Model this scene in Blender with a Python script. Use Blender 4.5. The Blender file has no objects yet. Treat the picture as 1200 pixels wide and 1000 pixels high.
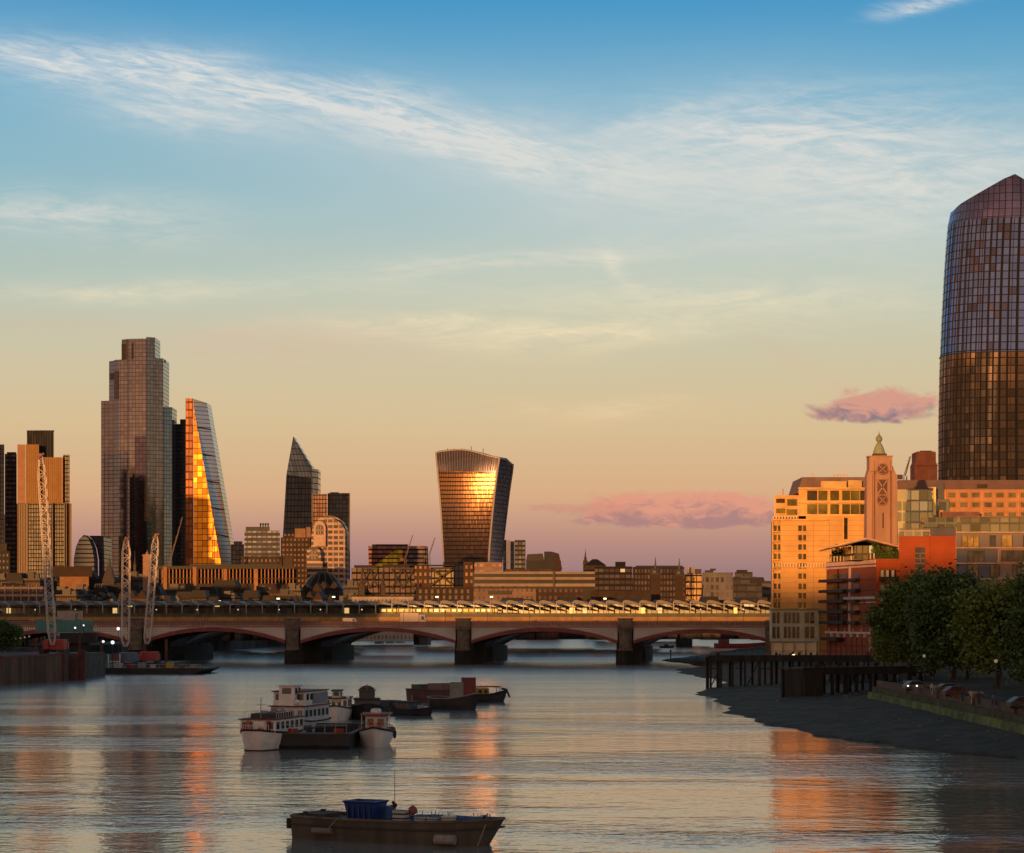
import bpy, bmesh, math, random
from mathutils import Vector, Matrix
R = math.radians
random.seed(7)
SC = bpy.context.scene
COL = SC.collection

# ---------------------------------------------------------------- camera
FPX = 2700.0; CAMH = 16.0; HOR = 722.0
cam_d = bpy.data.cameras.new('camera'); cam = bpy.data.objects.new('camera', cam_d); COL.objects.link(cam)
cam.location = (0, 0, CAMH); cam.rotation_euler = (R(90), 0, 0)
cam_d.sensor_width = 36.0; cam_d.lens = FPX/1200*36.0
cam_d.shift_y = (HOR-500)/1200.0
cam_d.clip_start = 1.0; cam_d.clip_end = 20000
SC.camera = cam

# ---------------------------------------------------------------- sun
SUN_AZ = 19.0      # degrees to the left of straight behind the camera
SUN_EL = 4.0
a, e = R(SUN_AZ), R(SUN_EL)
SDIR = Vector((-math.sin(a)*math.cos(e), -math.cos(a)*math.cos(e), math.sin(e)))   # towards the sun
sd = bpy.data.lights.new('sun', 'SUN'); sun = bpy.data.objects.new('sun', sd); COL.objects.link(sun)
sd.energy = 4.0; sd.angle = R(0.6); sd.color = (1.0, 0.42, 0.115)
sun.location = (0, 0, 200)
sun.rotation_euler = SDIR.to_track_quat('Z', 'Y').to_euler()

# ---------------------------------------------------------------- render / view
SC.render.engine = 'CYCLES'
SC.view_settings.view_transform = 'Standard'; SC.view_settings.look = 'None'
SC.view_settings.exposure = 0.0; SC.view_settings.gamma = 1.0
SC.cycles.max_bounces = 5; SC.cycles.diffuse_bounces = 2; SC.cycles.glossy_bounces = 4
SC.cycles.transparent_max_bounces = 6; SC.cycles.transmission_bounces = 2
SC.cycles.sample_clamp_indirect = 30; SC.cycles.sample_clamp_direct = 0
SC.cycles.use_denoising = True; SC.cycles.caustics_reflective = True

# ---------------------------------------------------------------- node helper
class NT:
    def __init__(s, tree): s.t = tree; s.n = tree.nodes; s.l = tree.links
    def new(s, typ, **kw):
        n = s.n.new(typ)
        for k, v in kw.items(): setattr(n, k, v)
        return n
    def link(s, a_, b_): s.l.new(a_, b_)
    def put(s, sock, v):
        if isinstance(v, bpy.types.NodeSocket): s.l.new(v, sock)
        elif isinstance(v, (tuple, list)):
            sock.default_value = tuple(v) + ((1.0,) if len(v) == 3 and len(sock.default_value) == 4 else ())
        else: sock.default_value = v
    def m(s, op, a_, b_=None, c_=None, clamp=False):
        n = s.n.new('ShaderNodeMath'); n.operation = op; n.use_clamp = clamp
        s.put(n.inputs[0], a_)
        if b_ is not None: s.put(n.inputs[1], b_)
        if c_ is not None: s.put(n.inputs[2], c_)
        return n.outputs[0]
    def sstep(s, x, lo, hi, o0=0.0, o1=1.0):
        n = s.n.new('ShaderNodeMapRange'); n.interpolation_type = 'SMOOTHSTEP'
        s.put(n.inputs[0], x); s.put(n.inputs[1], lo); s.put(n.inputs[2], hi); s.put(n.inputs[3], o0); s.put(n.inputs[4], o1)
        return n.outputs[0]
    def vec(s, x, y, z=0.0):
        n = s.n.new('ShaderNodeCombineXYZ'); s.put(n.inputs[0], x); s.put(n.inputs[1], y); s.put(n.inputs[2], z); return n.outputs[0]
    def noise(s, v, scale, detail=3.0, rough=0.5, dist=0.0, dims='3D'):
        n = s.n.new('ShaderNodeTexNoise'); n.noise_dimensions = dims
        s.put(n.inputs['Vector'], v); n.inputs['Scale'].default_value = scale
        n.inputs['Detail'].default_value = detail; n.inputs['Roughness'].default_value = rough
        n.inputs['Distortion'].default_value = dist
        return n.outputs[0]
    def mix(s, f, c1, c2, mode='MIX'):
        n = s.n.new('ShaderNodeMix'); n.data_type = 'RGBA'; n.blend_type = mode
        s.put(n.inputs[0], f); s.put(n.inputs[6], c1); s.put(n.inputs[7], c2); return n.outputs[2]
    def ramp(s, f, stops, interp='LINEAR'):
        n = s.n.new('ShaderNodeValToRGB'); r = n.color_ramp; r.interpolation = interp
        while len(r.elements) < len(stops): r.elements.new(0.5)
        for el, (p, c) in zip(r.elements, stops): el.position = p
        for el, (p, c) in zip(r.elements, stops): el.color = tuple(c) + (1.0,)
        s.put(n.inputs[0], f); return n.outputs[0]

def lin(r, g, b):
    f = lambda c: (c/255/12.92) if c/255 <= 0.04045 else ((c/255+0.055)/1.055)**2.4
    return (f(r), f(g), f(b))

# ---------------------------------------------------------------- world: dusk sky
W = bpy.data.worlds.new('World'); SC.world = W; W.use_nodes = True
w = NT(W.node_tree); w.n.clear()
tc = w.new('ShaderNodeTexCoord'); nv = w.new('ShaderNodeVectorMath', operation='NORMALIZE'); w.link(tc.outputs['Generated'], nv.inputs[0])
sp = w.new('ShaderNodeSeparateXYZ'); w.link(nv.outputs[0], sp.inputs[0])
dx, dy, dz = sp.outputs
ay = w.m('MAXIMUM', dy, 0.05)
U = w.m('MULTIPLY_ADD', w.m('DIVIDE', dx, ay), FPX, 600.0)          # bearing of a sky direction, in convenient units
V = w.m('SUBTRACT', HOR, w.m('MULTIPLY', w.m('DIVIDE', dz, ay), FPX))
def zel(py):
    v = (HOR-py)/FPX; return v/math.sqrt(1+v*v)
base = w.ramp(w.m('MAXIMUM', dz, 0.0), [
    (0.0, lin(134,108,116)), (zel(672), lin(152,119,123)), (zel(632), lin(182,137,126)), (zel(580), lin(212,168,130)),
    (zel(500), lin(211,184,143)), (zel(420), lin(200,190,160)), (zel(330), lin(174,190,180)), (zel(230), lin(142,181,192)),
    (zel(120), lin(110,170,198)), (zel(0), lin(66,146,194)), (0.40, lin(98,122,134)), (1.0, lin(46,54,62))])
westR = w.ramp(w.m('MAXIMUM', dz, 0.0), [(0.0, lin(214,128,74)), (0.08, lin(214,150,98)), (0.17, lin(182,150,128)), (0.32, lin(124,124,134)), (0.55, lin(82,86,94)), (1.0, lin(46,54,62))])
saz = Vector((SDIR.x, SDIR.y)).normalized()
wst = w.sstep(w.m('ADD', w.m('MULTIPLY', dx, saz.x), w.m('MULTIPLY', dy, saz.y)), -0.35, 0.55)
westR = w.mix(1.0, westR, (1.35,1.30,1.25), 'MULTIPLY')
base = w.mix(wst, base, westR)
front = w.sstep(dy, 0.1, 0.5)
P2 = w.vec(w.m('MULTIPLY', U, 0.01), w.m('MULTIPLY', V, 0.01))
def rotnoise(ang, sx, sy, det=5, rough=0.6, dist=0.6, off=0.0):
    c_, s_ = math.cos(R(ang)), math.sin(R(ang))
    uu = w.m('ADD', w.m('MULTIPLY', U, c_*sx), w.m('MULTIPLY', V, s_*sx))
    vv = w.m('ADD', w.m('MULTIPLY', U, -s_*sy), w.m('MULTIPLY', V, c_*sy))
    return w.noise(w.vec(uu, vv, off), 1.0, det, rough, dist)
warp = w.noise(P2, 0.55, 3.0, 0.5, 0.0)
warp2 = w.noise(w.vec(w.m('MULTIPLY', U, 0.004), w.m('MULTIPLY', V, 0.012), 3.3), 1.0, 4.0, 0.55, 0.0)
Uw = w.m('ADD', U, w.m('MULTIPLY', w.m('SUBTRACT', warp, 0.5), 90))
Vw = w.m('ADD', V, w.m('MULTIPLY', w.m('SUBTRACT', warp2, 0.5), 60))
def blob(px, py, ax, ay_, ang=0.0):
    c_, s_ = math.cos(R(ang)), math.sin(R(ang))
    du = w.m('SUBTRACT', Uw, px); dv = w.m('SUBTRACT', Vw, py)
    p = w.m('DIVIDE', w.m('ADD', w.m('MULTIPLY', du, c_), w.m('MULTIPLY', dv, s_)), ax)
    q = w.m('DIVIDE', w.m('SUBTRACT', w.m('MULTIPLY', dv, c_), w.m('MULTIPLY', du, s_)), ay_)
    r2 = w.m('ADD', w.m('MULTIPLY', p, p), w.m('MULTIPLY', q, q))
    return w.m('EXPONENT', w.m('MULTIPLY', r2, -1.0))
def addall(*xs):
    o = xs[0]
    for x in xs[1:]: o = w.m('ADD', o, x)
    return o
fib = rotnoise(12, 0.006, 0.036, 9, 0.68, 1.6)
fibS = w.sstep(fib, 0.30, 0.70)
wis = rotnoise(-4, 0.005, 0.028, 9, 0.68, 1.3, 5.0)
wisS = w.sstep(wis, 0.32, 0.66)
fine = rotnoise(9, 0.02, 0.10, 5, 0.65, 0.8, 2.0)
streakA = addall(blob(60, 75, 190, 22, 5), w.m('MULTIPLY', blob(220, 124, 130, 26, 8), 0.8), blob(330, 106, 190, 20, 10),
                 blob(500, 145, 160, 32, 15), w.m('MULTIPLY', blob(600, 184, 150, 30, 12), 0.8), w.m('MULTIPLY', blob(740, 206, 130, 24, 8), 0.7),
                 w.m('MULTIPLY', blob(770, 140, 90, 8, -14), 0.45), w.m('MULTIPLY', blob(1085, 6, 45, 9, -12), 1.1))
streakA = w.m('MULTIPLY', streakA, w.m('ADD', w.m('MULTIPLY', fibS, 0.62), w.m('MULTIPLY', w.sstep(fine, 0.32, 0.75), 0.55)))
veilB = addall(w.m('MULTIPLY', blob(1020, 205, 280, 66, 2), 1.15), w.m('MULTIPLY', blob(900, 150, 190, 34, -6), 0.6),
               w.m('MULTIPLY', blob(610, 300, 190, 14, -4), 0.8), w.m('MULTIPLY', blob(728, 312, 34, 11, 50), 0.8),
               w.m('MULTIPLY', blob(600, 388, 230, 16, 0), 1.0), w.m('MULTIPLY', blob(710, 480, 90, 14, 0), 0.6),
               w.m('MULTIPLY', blob(60, 250, 170, 28, 4), 0.8), w.m('MULTIPLY', blob(860, 350, 240, 26, 0), 0.6),
               w.m('MULTIPLY', blob(150, 340, 260, 16, 0), 0.6))
veilB = w.m('MULTIPLY', veilB, w.m('ADD', w.m('MULTIPLY', w.m('ADD', w.m('MULTIPLY', wisS, 0.75), w.m('MULTIPLY', w.sstep(fine, 0.35, 0.7), 0.35)), 1.2), 0.08))
pinkC = addall(w.m('MULTIPLY', blob(330, 405, 170, 26, 0), 0.55), w.m('MULTIPLY', blob(60, 385, 110, 14, 0), 0.3), w.m('MULTIPLY', blob(960, 440, 110, 10, 25), 0.25))
pinkC = w.m('MULTIPLY', pinkC, w.m('ADD', w.m('MULTIPLY', wisS, 0.6), 0.3))
wcol = w.ramp(w.m('DIVIDE', w.m('SUBTRACT', 600.0, V), 600.0), [(0.0, lin(226,178,156)), (0.22, lin(236,208,164)), (0.4, lin(232,218,184)), (0.55, lin(210,211,203)), (0.9, lin(214,216,216))])
soft = addall(w.m('MULTIPLY', blob(960, 225, 420, 105, 3), 0.42), w.m('MULTIPLY', blob(560, 330, 520, 120, 0), 0.20), w.m('MULTIPLY', blob(380, 150, 420, 70, 10), 0.30))
c = w.mix(w.m('MULTIPLY', soft, front), base, wcol)
c = w.mix(w.m('MULTIPLY', w.m('MULTIPLY', veilB, 0.85, clamp=True), front), c, wcol)
c = w.mix(w.m('MULTIPLY', w.m('MULTIPLY', streakA, 1.08, clamp=True), front), c, wcol)
c = w.mix(w.m('MULTIPLY', w.m('MULTIPLY', pinkC, 0.8, clamp=True), front), c, lin(214,172,150))
# lumpy low clouds
lump = w.noise(w.vec(w.m('MULTIPLY', U, 0.017), w.m('MULTIPLY', V, 0.040), 1.7), 1.0, 8.0, 0.66, 0.6)
lump2 = w.noise(w.vec(w.m('MULTIPLY', U, 0.030), w.m('MULTIPLY', V, 0.060), 4.1), 1.0, 6.0, 0.6, 0.8)
def bank(px, py, ax, up, dn, thr):
    du = w.m('DIVIDE', w.m('SUBTRACT', U, px), ax)
    dv = w.m('SUBTRACT', V, py)
    q = w.m('ADD', w.m('DIVIDE', w.m('MAXIMUM', w.m('MULTIPLY', dv, -1), 0.0), up), w.m('DIVIDE', w.m('MAXIMUM', dv, 0.0), dn))
    r2 = w.m('ADD', w.m('MULTIPLY', du, du), w.m('MULTIPLY', q, q))
    f = w.m('ADD', w.m('SUBTRACT', 1.0, r2), w.m('MULTIPLY', w.m('SUBTRACT', lump, 0.5), 3.2))
    return w.sstep(f, thr-0.15, thr+0.55), w.sstep(w.m('ADD', dv, w.m('MULTIPLY', w.m('SUBTRACT', lump2, 0.5), 95)), -14, 14)
m1, s1 = bank(1030, 484, 84, 30, 13, -0.05)
m2, s2 = bank(800, 602, 140, 26, 18, -0.15)
m3, s3 = bank(690, 596, 70, 8, 8, 0.15)
c1 = w.mix(s1, lin(208,146,130), lin(134,110,126))
c2 = w.mix(s2, lin(220,148,126), lin(166,122,124))
c = w.mix(w.m('MULTIPLY', w.m('MULTIPLY', m1, 0.93), front), c, c1)
c = w.mix(w.m('MULTIPLY', w.m('MULTIPLY', m2, 0.88), front), c, c2)
c = w.mix(w.m('MULTIPLY', w.m('MULTIPLY', m3, 0.45), front), c, lin(200,132,120))
# glow round the setting sun (behind the camera)
dt = w.new('ShaderNodeVectorMath', operation='DOT_PRODUCT'); w.link(nv.outputs[0], dt.inputs[0]); dt.inputs[1].default_value = tuple(SDIR)
dd = w.m('MAXIMUM', dt.outputs['Value'], 0.0)
low = w.m('EXPONENT', w.m('MULTIPLY', w.m('MAXIMUM', dz, 0.0), -7.0))
g1 = w.m('MULTIPLY', w.m('POWER', dd, 5.0), w.m('MULTIPLY', low, 1.1))
g2 = w.m('MULTIPLY', w.m('POWER', dd, 120.0), 0.8)
glow = w.mix(1.0, w.mix(1.0, (1.0,0.42,0.12), w.vec(g1, g1, g1), 'MULTIPLY'), w.mix(1.0, (1.0,0.55,0.14), w.vec(g2, g2, g2), 'MULTIPLY'), 'ADD')
c = w.mix(1.0, c, glow, 'ADD')
nish = w.new('ShaderNodeTexSky', sky_type='NISHITA'); nish.sun_disc = False; nish.sun_elevation = R(SUN_EL)
nish.sun_rotation = math.atan2(SDIR.x, SDIR.y); nish.altitude = 30
bg1 = w.new('ShaderNodeBackground'); w.link(c, bg1.inputs[0]); bg1.inputs[1].default_value = 1.02
bg2 = w.new('ShaderNodeBackground'); w.link(nish.outputs[0], bg2.inputs[0]); bg2.inputs[1].default_value = 0.006
ads = w.new('ShaderNodeAddShader'); w.link(bg1.outputs[0], ads.inputs[0]); w.link(bg2.outputs[0], ads.inputs[1])
wo = w.new('ShaderNodeOutputWorld'); w.link(ads.outputs[0], wo.inputs[0])

# ---------------------------------------------------------------- materials
KA = 1.0    # darkens city base colours behind the bridges in place of shade
MATS = {}
def _new(name):
    m = bpy.data.materials.new(name); m.use_nodes = True; t = NT(m.node_tree); t.n.clear()
    o = t.new('ShaderNodeOutputMaterial'); b = t.new('ShaderNodeBsdfPrincipled'); t.link(b.outputs[0], o.inputs[0])
    return m, t, b
def mat(name, col, rough=0.8, metal=0.0, var=0.25, vs=0.3, bump=0.0, bs=3.0, streak=False):
    if name in MATS: return MATS[name]
    col = tuple(c_*KA*(1.6 if max(col) > 0.7 and KA < 1 else 1) for c_ in col)  # pale city colours raised again to stand for sunlit highlights
    m, t, b = _new(name)
    co = t.new('ShaderNodeTexCoord').outputs['Object']
    if streak:
        mp = t.new('ShaderNodeMapping'); t.link(co, mp.inputs[0]); mp.inputs['Scale'].default_value = (1, 1, 0.15); cs = mp.outputs[0]
    else: cs = co
    n = t.noise(cs, vs, 5.0, 0.65)
    f = t.sstep(n, 0.3, 0.7)
    lo = tuple(c_*(1-var) for c_ in col); hi = tuple(min(1, c_*(1+var*0.6)) for c_ in col)
    t.put(b.inputs['Base Color'], t.mix(f, lo, hi))
    b.inputs['Roughness'].default_value = rough; b.inputs['Metallic'].default_value = metal
    if bump:
        bn = t.new('ShaderNodeBump'); t.put(bn.inputs['Height'], t.noise(co, bs, 4.0)); bn.inputs['Distance'].default_value = bump
        bn.inputs['Strength'].default_value = 1.0; t.link(bn.outputs[0], b.inputs['Normal'])
    MATS[name] = m; return m
def emit(name, col, strength):
    if name in MATS: return MATS[name]
    m, t, b = _new(name); b.inputs['Base Color'].default_value = tuple(col)+(1,)
    b.inputs['Emission Color'].default_value = tuple(col)+(1,); b.inputs['Emission Strength'].default_value = strength
    MATS[name] = m; return m
def facade(name, wall, glass, fh=3.6, bw=3.0, wy=(0.25, 0.85), wx=(0.15, 0.85), gm=0.5, gr=0.12, wr=0.75, wm=0.0, lit=0.0,
           gvar=0.5, jit=0.015, uv=False, zoff=0.0, wallvar=0.25, glass2=None, g2p=0.0, lowp=None, brick=False, tilt=0.0, spec=0.25):
    """wall with a grid of window panes; coordinates in metres of the object (or unit cells of its UV map)"""
    if name in MATS: return MATS[name]
    wall = tuple(c_*KA*(1.6 if max(wall) > 0.7 and KA < 1 else 1) for c_ in wall)  # same lift for pale walls, as sunlit highlights
    m, t, b = _new(name)
    tcn = t.new('ShaderNodeTexCoord'); co = tcn.outputs['Object']
    if uv:
        s = t.new('ShaderNodeSeparateXYZ'); t.link(tcn.outputs['UV'], s.inputs[0]); u_, v_ = s.outputs[0], s.outputs[1]
    else:
        s = t.new('ShaderNodeSeparateXYZ'); t.link(co, s.inputs[0])
        u_ = t.m('DIVIDE', t.m('ADD', t.m('ADD', s.outputs[0], s.outputs[1]), 1000.0), bw)
        v_ = t.m('DIVIDE', t.m('ADD', s.outputs[2], zoff), fh)
    fu, fv = t.m('FRACT', u_), t.m('FRACT', v_)
    mk = t.m('MULTIPLY', t.m('MULTIPLY', t.m('GREATER_THAN', fu, wx[0]), t.m('LESS_THAN', fu, wx[1])),
             t.m('MULTIPLY', t.m('GREATER_THAN', fv, wy[0]), t.m('LESS_THAN', fv, wy[1])))
    geo = t.new('ShaderNodeNewGeometry'); sn = t.new('ShaderNodeSeparateXYZ'); t.link(geo.outputs['Normal'], sn.inputs[0])
    mk = t.m('MULTIPLY', mk, t.m('LESS_THAN', sn.outputs[2], 0.8))
    wn = t.new('ShaderNodeTexWhiteNoise'); wn.noise_dimensions = '2D'
    t.put(wn.inputs['Vector'], t.vec(t.m('FLOOR', u_), t.m('FLOOR', v_)))
    rnd = wn.outputs[0]; rc = wn.outputs[1]
    n1 = t.sstep(t.noise(co, 0.12, 5.0, 0.65), 0.3, 0.7)
    wc = t.mix(n1, tuple(x*(1-wallvar) for x in wall), tuple(min(1, x*(1+wallvar*0.6)) for x in wall))
    if brick:
        n3 = t.noise(co, 2.2, 3.0, 0.7)
        wc = t.mix(t.sstep(n3, 0.35, 0.65), wc, tuple(x*0.72 for x in wall))
    gc = t.mix(rnd, tuple(x*(1-gvar) for x in glass), tuple(min(1, x*(1+gvar)) for x in glass))
    if glass2 is not None:
        sc_ = t.new('ShaderNodeSeparateXYZ'); t.link(rc, sc_.inputs[0])
        pr = t.m('LESS_THAN', sc_.outputs[1], g2p)
        if lowp is not None:
            sz = t.new('ShaderNodeSeparateXYZ'); t.link(co, sz.inputs[0])
            pr = t.m('LESS_THAN', sc_.outputs[1], t.sstep(sz.outputs[2], lowp[0], lowp[1], lowp[2], g2p))
        gc = t.mix(pr, gc, t.mix(sc_.outputs[0], glass2, tuple(x*0.5 for x in glass2)))
    t.put(b.inputs['Base Color'], t.mix(mk, wc, gc))
    t.put(b.inputs['Roughness'], t.m('MULTIPLY_ADD', mk, gr-wr, wr))
    t.put(b.inputs['Metallic'], t.m('MULTIPLY_ADD', mk, gm-wm, wm))
    b.inputs['Specular IOR Level'].default_value = spec
    if jit:
        va = t.new('ShaderNodeVectorMath', operation='MULTIPLY_ADD'); t.link(rc, va.inputs[0]); j = jit*2
        va.inputs[1].default_value = (j, j, j); va.inputs[2].default_value = (-jit, -jit, -jit+tilt)
        vm = t.new('ShaderNodeVectorMath', operation='SCALE'); t.link(va.outputs[0], vm.inputs[0]); t.put(vm.inputs['Scale'], mk)
        vv = t.new('ShaderNodeVectorMath', operation='ADD'); t.link(geo.outputs['Normal'], vv.inputs[0]); t.link(vm.outputs[0], vv.inputs[1])
        vz = t.new('ShaderNodeVectorMath', operation='NORMALIZE'); t.link(vv.outputs[0], vz.inputs[0]); t.link(vz.outputs[0], b.inputs['Normal'])
    if lit:
        ln = t.m('MULTIPLY', t.m('LESS_THAN', rnd, lit), mk)
        b.inputs['Emission Color'].default_value = (1.0, 0.62, 0.22, 1); t.put(b.inputs['Emission Strength'], t.m('MULTIPLY', ln, 0.8))
    MATS[name] = m; return m

# ---------------------------------------------------------------- mesh helper
class MB:
    def __init__(s): s.v = []; s.f = []; s.uv = None
    def add(s, vs, fs):
        o = len(s.v); s.v += [tuple(p) for p in vs]; s.f += [tuple(i+o for i in f) for f in fs]; return s
    def box(s, x0, x1, y0, y1, z0, z1):
        return s.add([(x0,y0,z0),(x1,y0,z0),(x1,y1,z0),(x0,y1,z0),(x0,y0,z1),(x1,y0,z1),(x1,y1,z1),(x0,y1,z1)],
                     [(0,3,2,1),(4,5,6,7),(0,1,5,4),(1,2,6,5),(2,3,7,6),(3,0,4,7)])
    def prism(s, poly, z0, z1, top=None):
        n = len(poly); tp = top or poly
        return s.add([(x,y,z0) for x,y in poly]+[(x,y,z1) for x,y in tp],
                     [tuple(range(n))[::-1], tuple(range(n,2*n))]+[(i,(i+1)%n,(i+1)%n+n,i+n) for i in range(n)])
    def slab(s, pts, y0, y1):
        """polygon in the x-z plane extruded in y (points counter-clockwise seen from -y)"""
        n = len(pts)
        return s.add([(x,y0,z) for x,z in pts]+[(x,y1,z) for x,z in pts],
                     [tuple(range(n)), tuple(range(n,2*n))[::-1]]+[((i+1)%n,i,i+n,(i+1)%n+n) for i in range(n)])
    def rev(s, prof, cx=0, cy=0, n=12):
        """prof: (r,z) pairs bottom to top"""
        vs = []
        for r, z in prof:
            for k in range(n):
                t = 2*math.pi*k/n; vs.append((cx+r*math.cos(t), cy+r*math.sin(t), z))
        fs = [tuple(range(n))[::-1], tuple(range((len(prof)-1)*n, len(prof)*n))]
        for j in range(len(prof)-1):
            for k in range(n): fs.append((j*n+k, j*n+(k+1)%n, (j+1)*n+(k+1)%n, (j+1)*n+k))
        return s.add(vs, fs)
    def tube(s, p0, p1, r, r1=None, n=6):
        p0, p1 = Vector(p0), Vector(p1); d = p1-p0
        if d.length < 1e-6: return s
        d.normalize(); up = Vector((0,0,1)) if abs(d.z) < 0.9 else Vector((1,0,0))
        a_ = d.cross(up).normalized(); b_ = d.cross(a_); r1 = r if r1 is None else r1
        vs = []
        for p, rr in ((p0, r), (p1, r1)):
            for k in range(n):
                t = 2*math.pi*(k+0.5)/n; vs.append(p + a_*rr*math.cos(t) + b_*rr*math.sin(t))
        return s.add(vs, [tuple(range(n)), tuple(range(n,2*n))[::-1]]+[((k+1)%n, k, k+n, (k+1)%n+n) for k in range(n)])
    def ring(s, c_, R0, r, ax='y', n=20, m=6):
        vs = []
        for i in range(n):
            t = 2*math.pi*i/n
            for j in range(m):
                q = 2*math.pi*j/m; rr = R0 + r*math.cos(q); h = r*math.sin(q)
                if ax == 'y': vs.append((c_[0]+rr*math.cos(t), c_[1]+h, c_[2]+rr*math.sin(t)))
                elif ax == 'x': vs.append((c_[0]+h, c_[1]+rr*math.cos(t), c_[2]+rr*math.sin(t)))
                else: vs.append((c_[0]+rr*math.cos(t), c_[1]+rr*math.sin(t), c_[2]+h))
        return s.add(vs, [(i*m+j, ((i+1)%n)*m+j, ((i+1)%n)*m+(j+1)%m, i*m+(j+1)%m) for i in range(n) for j in range(m)])
    def ball(s, c_, r, n=10, m=6, sz=1.0):
        return s.rev([(max(0.001, r*math.sin(math.pi*k/m)), c_[2]-r*sz*math.cos(math.pi*k/m)) for k in range(m+1)], c_[0], c_[1], n)
    def build(s, name, m, parent=None, smooth=False, fix=True):
        me = bpy.data.meshes.new(name); me.from_pydata(s.v, [], s.f)
        if s.uv:
            ul = me.uv_layers.new(name='UVMap')
            for lp in me.loops: ul.data[lp.index].uv = s.uv[lp.vertex_index]
        if fix:
            bm = bmesh.new(); bm.from_mesh(me); bmesh.ops.recalc_face_normals(bm, faces=bm.faces); bm.to_mesh(me); bm.free()
        me.materials.append(m)
        if smooth: me.polygons.foreach_set('use_smooth', [True]*len(me.polygons))
        me.update()
        o = bpy.data.objects.new(name, me); COL.objects.link(o)
        if parent: o.parent = parent
        return o
def bx(*args):
    return MB().box(*args)
def tag(o, label, cat, group=None, kind=None):
    if label: o['label'] = label
    if cat: o['category'] = cat
    if group: o['group'] = group
    if kind: o['kind'] = kind
    return o
def thing(name, label, cat, loc=(0,0,0), rz=0.0, group=None):
    o = bpy.data.objects.new(name, None); COL.objects.link(o); o.empty_display_size = 0.5
    o.location = loc; o.rotation_euler = (0, 0, rz); return tag(o, label, cat, group)
def struct(name, mb, m, **k):
    o = mb.build(name, m, None, **k); o['kind'] = 'structure'; return o
def dup(root, loc, rz=None, label=None, sc=None):
    r = root.copy(); COL.objects.link(r); r.location = loc
    if rz is not None: r.rotation_euler = (0, 0, rz)
    if sc: r.scale = (sc, sc, sc) if not isinstance(sc, tuple) else sc
    if label: r['label'] = label
    for ch in list(root.children):
        c_ = ch.copy(); COL.objects.link(c_); c_.parent = r
        for g in ch.children:
            d = g.copy(); COL.objects.link(d); d.parent = c_
    return r
def WX(px, Y): return (px-600)*Y/FPX
def WZ(py, Y): return CAMH+(HOR-py)*Y/FPX
class TH:
    """a thing standing at distance Y; P() turns a bearing/elevation pair into local coordinates at that distance"""
    def __init__(s, name, label, cat, pxc, Y, z0=6.0, group=None):
        s.Y = Y; s.X = WX(pxc, Y); s.z0 = z0
        s.r = thing(name, label, cat, (s.X, Y, z0), 0, group)
    def x(s, px, d=0.0): return WX(px, s.Y+d)-s.X
    def z(s, py, d=0.0): return WZ(py, s.Y+d)-s.z0
    def box(s, name, m, px0, px1, py0, py1, d0, d1, parent=None):
        z0 = 0.0 if py1 is None else s.z(py1, d0)
        xa, xb = s.x(px0,d0), s.x(px1,d0); ya, yb = xa, xb
        if d1-d0 > 5:      # flanks sheared along the view rays, so they stay hidden from the camera
            if px0 > 600: ya = min(s.x(px0,d1), xb-0.5)
            if px1 < 600: yb = max(s.x(px1,d1), xa+0.5)
        return MB().prism([(xa,d0),(xb,d0),(max(yb,ya+0.4),d1),(ya,d1)], z0, s.z(py0,d0)).build(name, m, parent or s.r)
    def plan(s, name, m, pts, py0, py1=None):
        """pts: (px, depth) corner list"""
        z0 = 0.0 if py1 is None else s.z(py1)
        return MB().prism([(s.x(p), d) for p, d in pts], z0, s.z(py0)).build(name, m, s.r)
# ================================================================ SETTING
# river
m, t, b = _new('river_water')
co = t.new('ShaderNodeTexCoord').outputs['Object']
def mapped(sc, rz=0.0):
    mp = t.new('ShaderNodeMapping'); t.link(co, mp.inputs[0]); mp.inputs['Scale'].default_value = sc; mp.inputs['Rotation'].default_value = (0, 0, rz); return mp.outputs[0]
big = t.noise(mapped((0.010, 0.028, 1), 0.1), 1.0, 4.0, 0.6)
calm = t.sstep(big, 0.42, 0.66, 0.45, 2.0)
h = addw = t.m('ADD', t.m('MULTIPLY', t.noise(mapped((0.24, 0.36, 1), 0.12), 1.0, 2.0, 0.5), 0.42),
        t.m('ADD', t.m('MULTIPLY', t.noise(mapped((0.8, 1.0, 1), -0.15), 1.0, 2.0, 0.5), 0.30),
                   t.m('MULTIPLY', t.noise(mapped((2.6, 3.2, 1), 0.2), 1.0, 2.0, 0.5), 0.05)))
h = t.m('MULTIPLY', h, calm)
bn = t.new('ShaderNodeBump'); bn.inputs['Strength'].default_value = 1.0; bn.inputs['Distance'].default_value = 0.22
t.link(h, bn.inputs['Height']); t.link(bn.outputs[0], b.inputs['Normal'])
b.inputs['Base Color'].default_value = (0.27, 0.265, 0.25, 1); sy = t.new('ShaderNodeSeparateXYZ'); t.link(co, sy.inputs[0]); t.put(b.inputs['Roughness'], t.sstep(sy.outputs[1], 120.0, 760.0, 0.055, 0.24)); b.inputs['IOR'].default_value = 1.5
struct('river', MB().add([(-7000,-400,0),(7000,-400,0),(7000,9000,0),(-7000,9000,0)], [(0,1,2,3)]), m)

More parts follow.
